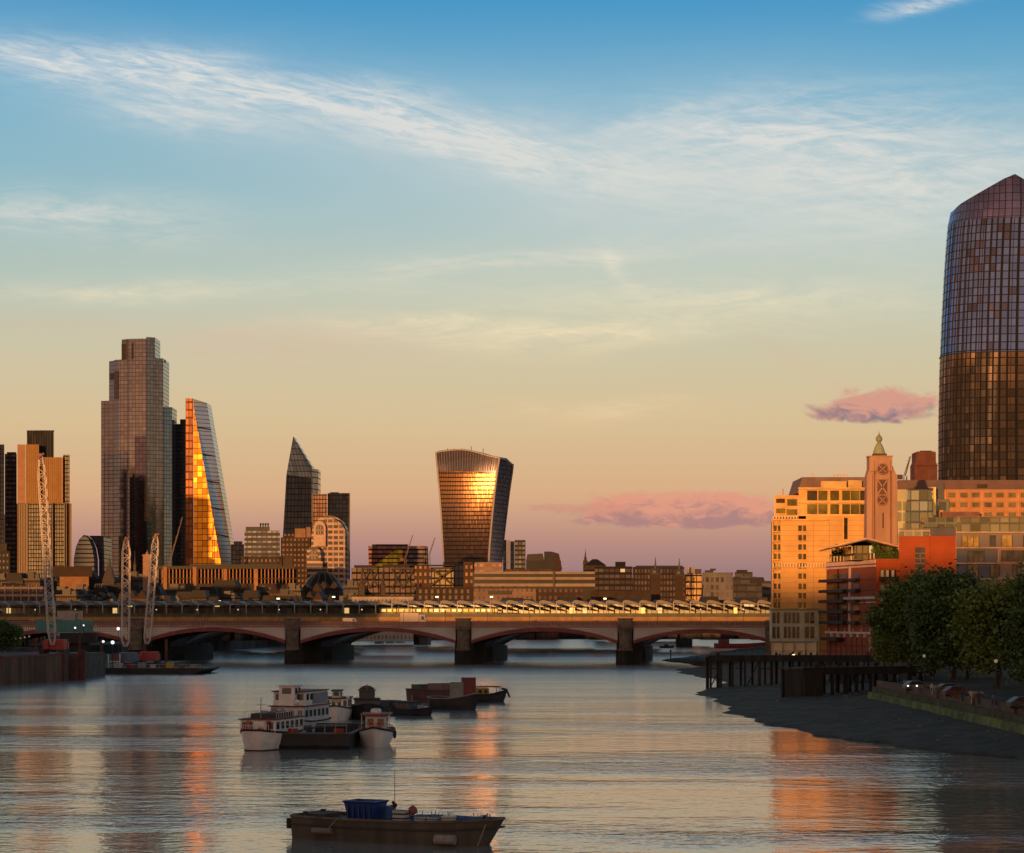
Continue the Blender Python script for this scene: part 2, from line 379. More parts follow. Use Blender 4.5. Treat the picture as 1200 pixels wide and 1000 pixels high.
groundM = mat('city_ground', (0.09,0.08,0.075), 0.9, var=0.5, vs=0.05)
stoneM = mat('embankment_stone', (0.20,0.18,0.16), 0.85, var=0.4, vs=0.3, streak=True)
def land(name, pts, z, m, bot=-1.5):
    return struct(name, MB().prism(pts, bot, z), m)
land('north_bank', [(-6800,-380),(-500,-380),(-420,60),(-300,380),(-215,640),(-163,745),(-146,860),(-128,1150),(-100,1480),(-20,1560),(70,1620),(150,1860),(300,2050),(800,2300),(6800,4200),(6800,8900),(-6800,8900)], 5.5, groundM)
land('south_bank', [(64,-380),(64,395),(76,402),(81,520),(85.5,620),(87,745),(96,860),(130,1150),(190,1500),(330,1850),(820,2150),(6800,3900),(6800,-380)], 4.6, mat('promenade_ground', (0.030,0.026,0.022), 0.9, var=0.5, vs=0.05))

# foreshore
waterline = [(72,90),(66,160),(57,257),(44,296),(38.8,337),(37,380),(39.5,432),(38.5,480),(46,515),(52.5,555),(51,590),(47.5,640),(49,682),(59,712),(60,760),(53,832),(66,880),(84,960),(118,1150)]
inner = [(78,90),(72,160),(63,257),(63,296),(63,337),(63,380),(72,432),(79,480),(80,515),(82,555),(84,590),(86,640),(87,682),(88,712),(89,760),(93,832),(98,880),(108,960),(132,1150)]
mb = MB(); rows = []
def lerp(a_, b_, t_): return a_+(b_-a_)*t_
NS = 8
for i in range(len(waterline)-1):
    for k in range(NS):
        q = k/NS
        w0 = (lerp(waterline[i][0], waterline[i+1][0], q), lerp(waterline[i][1], waterline[i+1][1], q))
        n0 = (lerp(inner[i][0], inner[i+1][0], q), lerp(inner[i][1], inner[i+1][1], q))
        rows.append((w0, n0))
NC = 14
for i, (w0, n0) in enumerate(rows):
    wob = 0.9*math.sin(i*0.9)+0.7*math.sin(i*2.3+1)+random.uniform(-.4,.4)
    for j in range(NC+1):
        q = j/NC; zz = 0.06 + 2.2*q**0.85 + (0.09*random.uniform(-1,1) if 1 < j else 0)
        if j == 0: zz = -0.5
        mb.v.append((lerp(w0[0]+wob-2.2, n0[0]+1.5, q), lerp(w0[1], n0[1], q), zz))
for i in range(len(rows)-1):
    for j in range(NC):
        a_ = i*(NC+1)+j; mb.f.append((a_, a_+1, a_+NC+2, a_+NC+1))
m, t, b = _new('foreshore_mud'); co = t.new('ShaderNodeTexCoord').outputs['Object']
n1 = t.noise(co, 0.22, 6.0, 0.7); n2 = t.noise(co, 2.5, 4.0, 0.7)
b.inputs['Roughness'].default_value = 0.8
cc = t.mix(t.sstep(n1, 0.35, 0.65), (0.014,0.011,0.006), (0.070,0.052,0.032)); cc = t.mix(t.sstep(n2, 0.55, 0.75), cc, (0.10,0.075,0.048))
t.put(b.inputs['Base Color'], cc); bn = t.new('ShaderNodeBump'); bn.inputs['Distance'].default_value = 0.25; t.link(t.noise(co, 1.2, 6.0, 0.7), bn.inputs['Height']); t.link(bn.outputs[0], b.inputs['Normal'])
struct('foreshore', mb, m, smooth=True)
# scattered stones on the foreshore (stuff)
mb = MB(); rs = random.Random(3)
for _ in range(900):
    i = rs.randrange(len(rows)); w0, n0 = rows[i]; q = rs.random()**0.7*0.75+0.05
    x_, y_ = lerp(w0[0], n0[0], q), lerp(w0[1], n0[1], q)+rs.uniform(-3,3)
    s_ = rs.uniform(0.08, 0.3)*(2.2 if rs.random() < 0.05 else 1); z_ = 0.06+2.2*q**0.85
    mb.rev([(s_*0.9, z_-0.1), (s_, z_+s_*0.2), (s_*0.5, z_+s_*0.5)], x_, y_, 5)
tag(mb.build('stones', mat('beach_stone', (0.16,0.14,0.12), 0.8, var=0.5, vs=0.6)), 'small pale and dark stones scattered over the muddy foreshore', 'stones', kind='stuff')

# river wall on the right bank
algae = mat('algae_wall', (0.15,0.18,0.04), 0.85, var=0.6, vs=0.35, bump=0.2, bs=1.0)
brickW = mat('wall_brick', (0.15,0.09,0.06), 0.85, var=0.35, vs=0.5, bump=0.05)
rw = thing('river_wall', 'long green algae-covered river wall with a brick parapet beside the trees', 'wall', (62, 240, 0))
MB().prism([(-1.6,-120),(1.5,-120),(1.5,155),(-1.6,155)], -0.5, 3.0, [(-0.9,-120),(1.5,-120),(1.5,155),(-0.9,155)]).build('algae_face', algae, rw)
bx(-0.3, 1.55, -120, 155, 3.004, 3.9).build('ledge', mat('moss_ledge', (0.085,0.085,0.035), 0.9, var=0.5, vs=0.5), rw)
bx(0.5, 1.0, -120, 155, 3.904, 4.95).build('parapet', brickW, rw)
for k in range(10):
    y_ = -110+26*k
    pp = bx(0.1, 1.5, y_-0.9, y_+0.9, 3.906, 5.5).build('pier', brickW, rw)
    bx(-0.05, 1.65, y_-1.05, y_+1.05, 5.5, 5.75).build('cap', mat('pier_cap', (0.28,0.22,0.17), 0.8), pp)
mb = MB()
for k in range(10):
    y0 = -110+26*k+0.9
    if k == 9: break
    mb.tube((0.75,y0,5.5),(0.75,y0+24.2,5.5),0.05,n=4)
    for q in range(24): mb.tube((0.75,y0+0.5+q,4.9),(0.75,y0+0.5+q,5.5),0.035,n=4)
mb.build('railing', mat('dark_rail', (0.02,0.02,0.02), 0.6), rw)

# timber jetties
timber = mat('wet_timber', (0.030,0.024,0.018), 0.85, var=0.5, vs=0.8, bump=0.05, streak=True)
timber2 = mat('grey_timber', (0.060,0.050,0.040), 0.85, var=0.5, vs=0.8, bump=0.05)
def jetty(label, p0, p1, width, zt, zb, nbay, skip=()):
    p0, p1 = Vector(p0), Vector(p1); L_ = (p1-p0).length; ang = math.atan2(p1.y-p0.y, p1.x-p0.x)
    r_ = thing('jetty', label, 'jetty', (p0.x, p0.y, 0), ang, 'timber jetties on the foreshore')
    bx(-0.6, L_, -0.2, width, zt-0.35, zt).build('deck', timber2, r_)
    bx(-0.6, L_, -0.45, -0.21, zt-1.3, zt+0.1).build('edge_beam', timber, r_)
    rj = random.Random(int(L_*10))
    for i in range(nbay+1):
        if i in skip: continue
        for w_ in (0.2, width-0.3):
            x_ = L_*i/nbay + rj.uniform(-.4,.4); s_ = rj.uniform(0.20, 0.34)
            if x_ > L_-0.5: x_ = L_-0.8
            bx(x_-s_, x_+s_, w_-s_, w_+s_, zb, zt-0.36+(0.9 if rj.random() < 0.25 else 0)).build('post', timber, r_)
    for i in range(nbay):
        x0, x1 = L_*i/nbay, L_*(i+1)/nbay
        if i % 3 == 0: MB().tube((x0, 0.0, zb+1.5), (x1, 0.0, zt-1.4), 0.14, n=4).build('brace', timber, r_)
        if i % 2 == 0: MB().tube((x0, 0.0, zt-2.8), (x1, 0.0, zt-2.8), 0.13, n=4).build('waling', timber, r_)
    mb = MB()
    for i in range(nbay*2+1): mb.tube((L_*i/nbay/2, 0, zt), (L_*i/nbay/2, 0, zt+1.0), 0.06, n=4)
    mb.tube((0,0,zt+1.0),(L_,0,zt+1.0),0.05,n=4)
    mb.build('railing', timber2, r_)
    return r_
jetty('long dark timber jetty with slim posts standing at the river edge', (43,499), (82,501), 8, 7.4, -1, 15)
j2 = jetty('short near timber jetty on chunky posts in front of the brick warehouse', (53.5,421), (80,436), 7, 6.5, 0, 10)
bx(-0.5, 3.6, -0.8, 5.5, -0.5, 6.0).build('timber_crib', timber, j2)

# promenade lamps
def lamp(label, x_, y_, z_, hgt, group, glow=1.2):
    r_ = thing('street_lamp', label, 'street lamp', (x_, y_, z_), 0, group)
    MB().rev([(0.22,0),(0.18,0.8),(0.09,1.0),(0.06,hgt-0.4),(0.12,hgt-0.35),(0.12,hgt-0.25)], n=8).build('post', mat('lamp_iron', (0.02,0.02,0.02), 0.5), r_)
    MB().ball((0,0,hgt), 0.24).build('globe', emit('lamp_globe', (0.6,0.5,0.38), glow), r_, smooth=True)
    return r_
lamp('globe lamp behind the river wall glowing under the right-hand tree crowns', WX(1167,296), 296, 4.6, WZ(775,296)-4.6, 'globe lamps on the promenade', 0.22)
lamp('globe lamp glowing faintly beside the thick trunk left of the wall piers', WX(1083,352), 352, 4.6, WZ(769,352)-4.6, 'globe lamps on the promenade', 0.22)

# trees
leafM = {}
def leaf_mat(name, c0, c1):
    m, t, b = _new(name); oi = t.new('ShaderNodeObjectInfo'); co = t.new('ShaderNodeTexCoord').outputs['Object']
    g = t.new('ShaderNodeNewGeometry')
    n = t.noise(co, 0.5, 4.0, 0.7)
    f = t.m('ADD', t.m('MULTIPLY', n, 0.7), t.m('MULTIPLY', g.outputs['Random Per Island'], 0.45))
    t.put(b.inputs['Base Color'], t.mix(t.sstep(f, 0.3, 0.8), c0, c1)); b.inputs['Roughness'].default_value = 0.7
    return m
leafA = leaf_mat('plane_leaves', (0.052,0.095,0.016), (0.140,0.215,0.034))
leafB = leaf_mat('dark_leaves', (0.036,0.074,0.016), (0.095,0.155,0.030))
bark = mat('bark', (0.06,0.05,0.04), 0.9, var=0.4, vs=1.0, bump=0.1)
def tree_proto(label, seed, H, Rr, z0c, leaf, n=20000, ls=0.85, loc=(0,0,0), group='trees on the right bank'):
    rr = random.Random(seed)
    root = thing('plane_tree', label, 'tree', loc, 0, group)
    tm = MB(); tm.tube((0,0,0),(0.2,0.1,z0c*0.6),0.55,0.42,8); tm.tube((0.2,0.1,z0c*0.6),(0.1,0,z0c*1.2),0.42,0.32,8)
    lobes = []
    nl = 34
    for k in range(nl):
        th = rr.uniform(0,2*math.pi); ph = rr.random(); zz = z0c + (H-z0c)*(0.0+0.92*ph)
        env = math.sin(math.pi*min(1,max(0.05,(0.26+0.68*ph))))**0.5
        rad = Rr*env*rr.uniform(0.35,0.85)
        c_ = Vector((rad*math.cos(th), rad*math.sin(th), zz)); lobes.append((c_, rr.uniform(0.20,0.38)*Rr))
    for c_, q in lobes[::2]:
        mid = Vector((c_.x*0.45, c_.y*0.45, lerp(z0c*0.8, c_.z, 0.5)))
        tm.tube((0.1,0,z0c*0.9), mid, 0.26, 0.16, 6); tm.tube(mid, c_, 0.16, 0.05, 5)
    tm.build('trunk', bark, root)
    cm = MB()
    for _ in range(n):
        c_, q = lobes[int(rr.random()**1.0*nl) % nl]
        d = Vector((rr.gauss(0,1), rr.gauss(0,1), rr.gauss(0,0.85))).normalized()*q*(rr.random()**0.42)*1.15
        if rr.random() < 0.16: d *= rr.uniform(1.1,1.9)
        p = c_+d; s_ = ls*rr.uniform(0.55,1.15)
        a_ = Vector((rr.gauss(0,1), rr.gauss(0,1), rr.gauss(0,0.6))).normalized(); b_ = a_.cross(Vector((rr.gauss(0,1),rr.gauss(0,1),rr.gauss(0,1)))).normalized()
        cm.add([p-a_*s_*0.5, p+b_*s_*0.34, p+a_*s_*0.5, p-b_*s_*0.34], [(0,1,2,3)])
    cm.build('crown', leaf, root, fix=False)
    return root
tA = tree_proto('broad tree at the left end of the right-bank row beside the brick warehouse', 11, 18.2, 8.2, 4.2, leafA, loc=(76, 436, 4.6))
tB = tree_proto('tall full tree second from the left beneath the brick stair tower', 12, 18.4, 8.0, 4.4, leafB, loc=(77, 402, 4.6))
leafC = leaf_mat('light_leaves', (0.075,0.115,0.016), (0.200,0.260,0.040))
tC = tree_proto('yellow-green tree with low hanging boughs above the third wall pier', 13, 17.6, 7.8, 3.8, leafC, loc=(77, 366, 4.6))
dup(tB, (78, 334, 4.6), 1.3, 'dark tree at the right edge above the globe lamp', 0.94)
dup(tA, (90, 470, 4.6), 2.1, 'tree behind the leftmost broad tree with its top under the brick stair tower', 0.98)
dup(tC, (91, 430, 4.6), 3.9, 'rear tree standing before the left bay of the grey apartment block', 1.04)
dup(tA, (92, 392, 4.6), 5.0, 'rear tree standing before the brown right bay of the apartment block', 1.0)
dup(tB, (80, 305, 4.6), 4.4, 'nearest tree cut by the right frame edge beside the river wall', 0.9)
dup(tC, (82, 415, 4.6), 0.6, 'low bushy tree filling the gap low in the middle of the row', 0.72)
dup(tB, (88, 352, 4.6), 2.6, 'rear tree topmost against the apartment windows at the right edge', 1.0)
dup(tC, (WX(1046,475), 475, 4.6), 1.9, 'low tree filling the lower left end of the row by the warehouse corner', 0.62)
# north bank trees
dup(tB, (WX(-6,600), 600, 5.5), 0.5, 'dark round tree at the left edge above the festoon lamps', (0.85,0.85,0.50))
dup(tA, (WX(14,660), 660, 5.5), 2.5, 'small dark tree in front of the banded red office at the left', (0.55,0.55,0.42))
# ================================================================ BRIDGES
BO = Vector((-16.0, 760.0, 0)); BA = R(-7)
def BP(u, w_, z): return Vector((BO.x+u*math.cos(BA)-w_*math.sin(BA), BO.y+u*math.sin(BA)+w_*math.cos(BA), z))
redI = mat('red_ironwork', (0.24,0.055,0.050), 0.6, var=0.3, vs=0.4)
redL = mat('pale_red_ironwork', (0.42,0.24,0.20), 0.6, var=0.3, vs=0.5)
stoneB = mat('bridge_granite', (0.17,0.13,0.10), 0.85, var=0.45, vs=0.6, bump=0.05)
stoneDk = mat('tide_stained_stone', (0.035,0.032,0.024), 0.85, var=0.5, vs=0.5, bump=0.1)
latt = facade('spandrel_lattice', (0.80,0.73,0.66), (0.20,0.16,0.15), fh=0.7, bw=0.8, wy=(0.2,0.75), wx=(0.2,0.75), gm=0, gr=0.8, jit=0, gvar=0.1)
darkU = mat('dark_underside', (0.035,0.035,0.04), 0.8)
br = thing('road_bridge', 'red and cream iron arch road bridge on granite piers across the whole river', 'bridge', BO, BA)
PU = [-164.5, -111.0, -57.4, 0.0, 53.5, 104.0]
def arch_z(u, u0, u1, zs, zc):
    h_ = zc-zs; c_ = (u1-u0)/2; r_ = (c_*c_+h_*h_)/(2*h_); x_ = u-(u0+u1)/2
    return zc - r_ + math.sqrt(max(0, r_*r_-x_*x_))
for i in range(5):
    u0, u1 = PU[i]+2.6, PU[i+1]-2.6; zc = 10.9 if i not in (0,4) else 10.4; zs = 6.9
    N = 28; us = [lerp(u0,u1,k/N) for k in range(N+1)]
    lo = [(u, arch_z(u,u0,u1,zs,zc)) for u in us]; hi = [(u, arch_z(u,u0,u1,zs+1.05,zc+1.35)+0.0) for u in us]
    a_ = MB()
    for k in range(N): a_.slab([lo[k], lo[k+1], hi[k+1], hi[k]], -0.25, 0.6)
    ar = a_.build('arch_rib', redI, br)
    s_ = MB()
    for k in range(N):
        if hi[k][1] < 12.35 or hi[k+1][1] < 12.35: s_.slab([hi[k], hi[k+1], (us[k+1], max(12.4,hi[k+1][1]+.02)), (us[k], max(12.4,hi[k][1]+.02))], 0.0, 0.4)
    s_.build('spandrel', latt, br)
    e_ = MB()
    for k in range(N): e_.slab([(hi[k][0],hi[k][1]-0.05),(hi[k+1][0],hi[k+1][1]-0.05),(hi[k+1][0],hi[k+1][1]+0.17),(hi[k][0],hi[k][1]+0.17)], -0.42, -0.26)
    e_.build('arch_rim', mat('pale_arch_rim', (0.50,0.33,0.28), 0.6), ar)
    # ribs behind, full depth
    d_ = MB()
    for w_ in range(4, 33, 4):
        for k in range(0, N, 2): d_.slab([lo[k], lo[k+2], (hi[k+2][0], 12.2), (hi[k][0], 12.2)], w_, w_+0.35)
    d_.build('inner_ribs', darkU, br)
    bp = MB()
    for k in range(0, N, 3): bp.ball(((us[k]), -0.32, lo[k][1]+0.7), 0.13, 6, 4)
    bp.build('rivet_lamps', mat('brass_boss', (0.6,0.3,0.15), 0.35, 0.8), ar)
bx(-165, 108, 0.4, 32, 12.4, 13.0).build('road_deck', mat('asphalt', (0.05,0.05,0.05), 0.9), br)
bx(-165, 108, -0.6, 0.39, 12.42, 12.95).build('cornice', redL, br)
bx(-165, 108, -0.35, 0.0, 12.951, 14.0).build('parapet', mat('maroon_parapet', (0.20,0.085,0.075), 0.6), br)
mb = MB()
for k in range(0, 273): mb.box(-165+k, -165+k+0.35, -0.42, -0.352, 13.05, 13.75)
mb.build('parapet_balusters', redL, br)
bx(-165, 108, -0.5, 0.1, 14.0, 14.2).build('handrail', redL, br)
bx(-165, 108, 32.0, 32.4, 12.4, 14.1).build('rear_parapet', redI, br)
for i, u in enumerate(PU[1:5]):
    p = MB().prism([(u-3.3,2),(u,-3.2),(u+3.3,2),(u+3.3,33),(u-3.3,33)], -2, 4.6).build('pier', stoneDk, br)
    MB().rev([(2.5,4.6),(2.5,5.2),(2.15,5.5),(2.1,11.0),(2.5,11.6),(2.6,12.3)], u, -0.4, 16).build('column', stoneB, p, smooth=False)
    bx(u-3.0, u+3.0, 0.7, 32, 4.61, 12.38).build('pier_wall', stoneDk, p)
    MB().box(u-2.3,u+2.3,-2.2,0.9,12.3,14.9).box(u-2.6,u+2.6,-2.5,1.1,14.9,15.3).build('pedestal', stoneB, br)
for u in (PU[0], PU[5]):
    bx(u-5, u+5, -2, 34, -2, 14.6).build('abutment', stoneB, br)
bl = MB()
for u in range(-160, 100, 14):
    if min(abs(u-p) for p in PU) < 4: continue
    bl = MB().rev([(0.12,14.2),(0.07,14.5),(0.05,17.8),(0.14,17.9)], u, -0.2, 6); q = bl.build('lamp_post', mat('lamp_iron', (0.02,0.02,0.02), 0.5), br)
    MB().ball((u,-0.2,18.1),0.22).build('lamp_globe', emit('bridge_globe', (1.0,0.8,0.6), 0.7), q)

# railway bridge and its glazed platforms
rb = thing('railway_bridge', 'long railway bridge station with a ribbed canopy behind the road bridge', 'railway bridge', BP(0,50,0), BA)
girderLit = mat('sunlit_girder', (0.50,0.27,0.08), 0.6, var=0.25, vs=0.3)  # sunset light put into the girder's orange base colour
bx(-190, 112, 0, 34, 14.56, 15.0).build('deck', mat('grey_deck', (0.12,0.12,0.12), 0.8), rb)
bx(-190, 112, -0.5, -0.01, 14.3, 15.6).build('edge_girder', girderLit, rb)
mb = MB()
for k in range(151): mb.box(-190+2*k, -190+2*k+0.25, -0.62, -0.501, 14.3, 15.6)
mb.build('girder_stiffeners', girderLit, rb)
bx(-190, 112, -0.7, -0.0, 15.6, 15.75).build('walkway_edge', mat('edge_steel', (0.26,0.20,0.15), 0.6), rb)
mb = MB()
for i in range(5):
    u0, u1 = PU[i]+3, PU[i+1]-3; N = 20
    for w_ in (2, 12, 22, 32):
        for k in range(N):
            ua, ub = lerp(u0,u1,k/N), lerp(u0,u1,(k+1)/N)
            za, zb = arch_z(ua,u0,u1,5.6,11.8), arch_z(ub,u0,u1,5.6,11.8)
            mb.slab([(ua,za),(ub,zb),(ub,zb+1.0),(ua,za+1.0)], w_, w_+0.6)
            if k % 2 == 0: mb.box(ua-.12, ua+.12, w_, w_+0.3, za+0.9, 14.6)
    mb.box(PU[i], PU[i+1], 1, 33, 14.0, 14.55)
mb.build('steel_arches', mat('blue_grey_steel', (0.11,0.15,0.17), 0.6), rb)
for u in PU[1:5]:
    MB().prism([(u-3.4,-1),(u,-5),(u+3.4,-1),(u+3.4,40),(u-3.4,40)], -2, 5.2).build('pier', stoneDk, rb)
    bx(u-2.8, u+2.8, 0, 38, 5.21, 13.9).build('pier_wall', mat('pier_blue_dark', (0.05,0.06,0.075), 0.8), rb)
canopyM = mat('canopy_panel', (0.13,0.13,0.135), 0.5, 0.0, var=0.15, vs=0.2)
whiteS = mat('white_steel', (0.42,0.40,0.38), 0.5)
pitch = 5.85
base_panel = base_col = None
nb = 50
for k in range(nb):
    u = -185+k*pitch
    if base_panel is None:
        mb = MB()
        for y0 in (1.0, 12.5, 24.0):
            xs = [0, 0.9, 2.2, 3.6, 4.9, 5.6]; zt = [21.1, 21.35, 21.2, 20.75, 20.3, 20.0]
            pts = [(x_, z_) for x_, z_ in zip(xs, zt)]+[(x_, z_-0.22) for x_, z_ in list(zip(xs, zt))[::-1]]
            mb.slab(pts[::-1], y0, y0+9.5)
        mb.slab([(0.0,20.55),(5.55,19.75),(5.6,20.1),(4.9,20.45),(3.6,20.95),(2.2,21.4),(0.9,21.55),(0.0,21.3)], 0.6, 0.95)
        base_panel = mb.build('canopy_panel', canopyM, rb)
        base_col = MB().box(-0.14,0.14,0.8,1.1,15.4,21.0).box(-0.12,0.12,0.8,33,20.85,21.1).tube((0,0.95,19.6),(2.6,0.95,21.0),0.07,n=4).build('canopy_column', whiteS, rb)
        p, c_ = base_panel, base_col
    else:
        p = base_panel.copy(); COL.objects.link(p); c_ = base_col.copy(); COL.objects.link(c_)
    p.location = (u, 0, 0); c_.location = (u, 0, 0)
bx(-186, 108, 0.4, 0.5, 15.76, 16.9).build('glass_balustrade', mat('green_glass', (0.06,0.07,0.035), 0.5, 0.0, var=0.5, vs=0.3), rb)
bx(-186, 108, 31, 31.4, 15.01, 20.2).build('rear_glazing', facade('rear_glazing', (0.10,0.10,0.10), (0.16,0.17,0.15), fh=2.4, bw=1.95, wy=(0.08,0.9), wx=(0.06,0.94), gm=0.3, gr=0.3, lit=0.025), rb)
bx(-186, 108, 11, 22, 15.002, 16.1).build('platform', mat('platform_grey', (0.2,0.2,0.19), 0.8), rb)
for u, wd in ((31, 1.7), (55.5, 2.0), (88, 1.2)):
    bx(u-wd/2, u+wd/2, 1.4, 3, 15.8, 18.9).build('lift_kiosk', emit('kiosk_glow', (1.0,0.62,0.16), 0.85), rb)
bx(-193, 114, -0.3, 34, 14.0, 14.55) and None

# train in the station
tr = thing('train', 'yellowish lit train standing under the station canopy above the middle piers', 'train', BP(-12,55,0), BA)
bx(-26, 16, 0, 2.8, 15.5, 18.6).build('carriage', facade('train_side', (0.30,0.30,0.16), (0.9,0.62,0.16), fh=3.3, bw=2.1, wy=(0.42,0.72), wx=(0.15,0.85), gm=0, gr=0.2, lit=0.45, zoff=0.4), tr)
bx(-26, 16, 0.2, 2.6, 18.6, 18.9).build('carriage_roof', mat('train_roof', (0.2,0.2,0.2), 0.6), tr)

# traffic on the road bridge
def wheels(root, xs, y0, y1, r_=0.5):
    for x_ in xs:
        for y_ in (y0, y1):
            MB().ring((x_, y_, r_), r_*0.68, r_*0.32, 'y', 14, 6).build('wheel', mat('tyre', (0.02,0.02,0.02), 0.9), root)
def lorry(label, u, L_, H_, boxc, cab, group):
    r_ = thing('lorry', label, 'lorry', BP(u, 4, 13.0), BA, group)
    bx(-L_/2, L_/2-2.4, 0, 2.4, 0.9, H_).build('cargo_box', boxc, r_)
    MB().slab([(L_/2-2.25,0.6),(L_/2,0.6),(L_/2,1.7),(L_/2-0.5,H_-0.7),(L_/2-2.25,H_-0.6)], 0.05, 2.35).build('cab', cab, r_)
    MB().slab([(L_/2-1.6,1.75),(L_/2-0.35,1.75),(L_/2-0.8,H_-1.0),(L_/2-1.6,H_-1.0)], 0.02, 0.045).build('window', mat('dark_glass', (0.03,0.03,0.035), 0.1), r_)
    wheels(r_, (-L_/2+1.5, L_/2-1.2), 0.1, 2.3)
    return r_
def car(label, loc, rz, paint, group, L_=4.3, H_=1.5, van=False):
    r_ = thing('van' if van else 'car', label, 'van' if van else 'car', loc, rz, group)
    h_ = L_/2
    if van: prof = [(-h_,0.35),(h_,0.35),(h_,1.1),(h_-0.7,1.3),(h_-1.4,H_),(-h_,H_)]
    else: prof = [(-h_,0.35),(h_,0.35),(h_,0.8),(h_-1.1,0.95),(h_-1.8,H_),(-h_+1.0,H_),(-h_+0.2,0.95),(-h_,0.85)]
    MB().slab(prof, -0.88, 0.88).build('body', paint, r_)
    g = mat('dark_glass', (0.03,0.03,0.035), 0.1)
    if van: MB().slab([(h_-1.9,1.25),(h_-0.85,1.25),(h_-1.45,H_-0.15),(h_-1.9,H_-0.15)], -0.9, 0.9).build('window', g, r_)
    else: MB().slab([(-h_+0.55,0.97),(h_-1.3,0.97),(h_-1.85,H_-0.08),(-h_+1.05,H_-0.08)], -0.9, 0.9).build('window', g, r_)
    wheels(r_, (-h_+0.8, h_-0.8), -0.8, 0.8, 0.33)
    return r_
wp = mat('white_paint', (0.62,0.60,0.57), 0.4, var=0.1)
GV = 'vehicles crossing the road bridge'
lorry('large cream lorry catching the sunset beside the middle pier of the road bridge', -17.5, 8.6, 4.0, mat('cream_box', (0.75,0.60,0.45), 0.45, var=0.1), wp, GV)
car('white van on the road bridge left of the sunlit lorry', BP(-38.5, 4, 13.0), BA, wp, GV, 5.2, 2.3, True)
car('silver car on the road bridge over the rightmost arch', BP(87, 3, 13.0), BA, mat('silver_paint', (0.5,0.5,0.5), 0.3, 0.4), GV)
car('dark car on the road bridge over the second arch from the right', BP(24, 3, 13.0), BA, mat('dark_paint', (0.04,0.04,0.05), 0.3), GV)
car('red car on the road bridge left of the pier nearest the brick warehouse', BP(44, 4, 13.0), BA, mat('red_paint', (0.35,0.04,0.03), 0.35), GV)
# floodlights glinting over the station roof
k = 0
for px, py, Y, what in ((257,705,900,'left of the red pier'), (326,702,900,'over the second arch'), (391,700,900,'beside the glass dome'), (512,700,900,'before the brown lattice office'),
                  (576,700,900,'before the banded office'), (709,702,900,'left of the brick station towers'), (120,709,900,'between the left crane booms')):
    fl = thing('floodlight', 'small bright floodlight on a mast over the station, '+what, 'floodlight', (WX(px,Y), Y, 5.5), 0, 'floodlights over the station')
    zz = WZ(py,Y)-5.5
    MB().tube((0,0,0),(0,0,zz),0.1,n=5).build('mast', mat('lamp_iron', (0.02,0.02,0.02), 0.5), fl)
    MB().box(-0.55,0.55,-0.25,0.2,zz-0.15,zz+0.35).build('lamp_head', emit('flood_glow', (1.0,0.72,0.38), 3.5), fl)
# ================================================================ SKYLINE
GZ = 5.5; KA = 0.14
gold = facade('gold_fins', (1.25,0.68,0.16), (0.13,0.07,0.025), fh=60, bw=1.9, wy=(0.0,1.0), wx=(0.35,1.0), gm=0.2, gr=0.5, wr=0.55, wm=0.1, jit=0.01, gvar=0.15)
brownfin = facade('brown_fins', (0.22,0.13,0.08), (0.07,0.05,0.035), fh=60, bw=2.2, wy=(0.0,1.0), wx=(0.3,1.0), gm=0.2, gr=0.4, wr=0.6, wm=0.0, jit=0.01, gvar=0.3)
greyfin = facade('grey_fins', (0.21,0.19,0.16), (0.10,0.10,0.095), fh=3.8, bw=2.4, wy=(0.2,0.95), wx=(0.3,1.0), gm=0.1, gr=0.4, jit=0.01)
darkg = facade('dark_glass_tower', (0.03,0.033,0.045), (0.014,0.018,0.034), fh=3.8, bw=3.0, wy=(0.1,0.95), wx=(0.06,0.94), gm=0.0, gr=0.15, jit=0.01, tilt=0.1, spec=0.22, wr=0.95)
glassA = facade('tall_tower_glass', (0.36,0.30,0.29), (0.185,0.155,0.16), fh=3.9, bw=3.0, wy=(0.14,1.0), wx=(0.08,0.97), gm=0.88, gr=0.10, wr=0.9, wm=0.0, jit=0.006, gvar=0.12, tilt=0.07)
glassB = facade('green_grey_glass', (0.30,0.27,0.23), (0.20,0.19,0.165), fh=3.9, bw=4.5, wy=(0.14,1.0), wx=(0.08,0.97), gm=0.88, gr=0.10, wr=0.9, wm=0.0, jit=0.006, gvar=0.15, tilt=0.06)
glassD = facade('umber_glass', (0.25,0.18,0.18), (0.16,0.11,0.115), fh=3.9, bw=3.0, wy=(0.14,1.0), wx=(0.08,0.97), gm=0.85, gr=0.10, wr=0.9, wm=0.0, jit=0.006, gvar=0.14, tilt=0.10)
# far-left pair
t_ = TH('office_tower','dark glass tower cut by the left frame edge','office tower',2,1850,GZ)
t_.box('tower_block', darkg, -30, 5, 521, None, 0, 30); t_.box('lower_block', darkg, -30, 5.5, 603, None, -12, -0.2)
t_ = TH('office_tower','plain grey-brown tower left of the golden finned tower','office tower',11,1900,GZ)
t_.box('tower_block', facade('greybrown_panels',(0.17,0.13,0.12),(0.14,0.11,0.105),fh=3.8,bw=3,wy=(0.3,0.8),wx=(0.1,0.9),gm=0.3,gr=0.4,jit=0.01), 5.6, 19.6, 532, None, 0, 26)
t_.box('roof_plant', mat('roof_grey',(0.14,0.12,0.12)), 8, 19, 530, 532, 1, 24)
t_ = TH('stone_tower','pale stone tower low at the left frame edge','tower',5,1500,GZ)
t_.box('shaft', facade('pale_stone_small',(0.25,0.23,0.20),(0.12,0.11,0.10),fh=4,bw=2.4,wy=(0.3,0.7),wx=(0.3,0.7),gm=0,gr=0.5,jit=0), -8, 11.5, 646, None, 0, 12)
t_.box('upper_stage', mat('pale_stone',(0.26,0.24,0.21)), -6, 8, 637, 646, 1, 10)
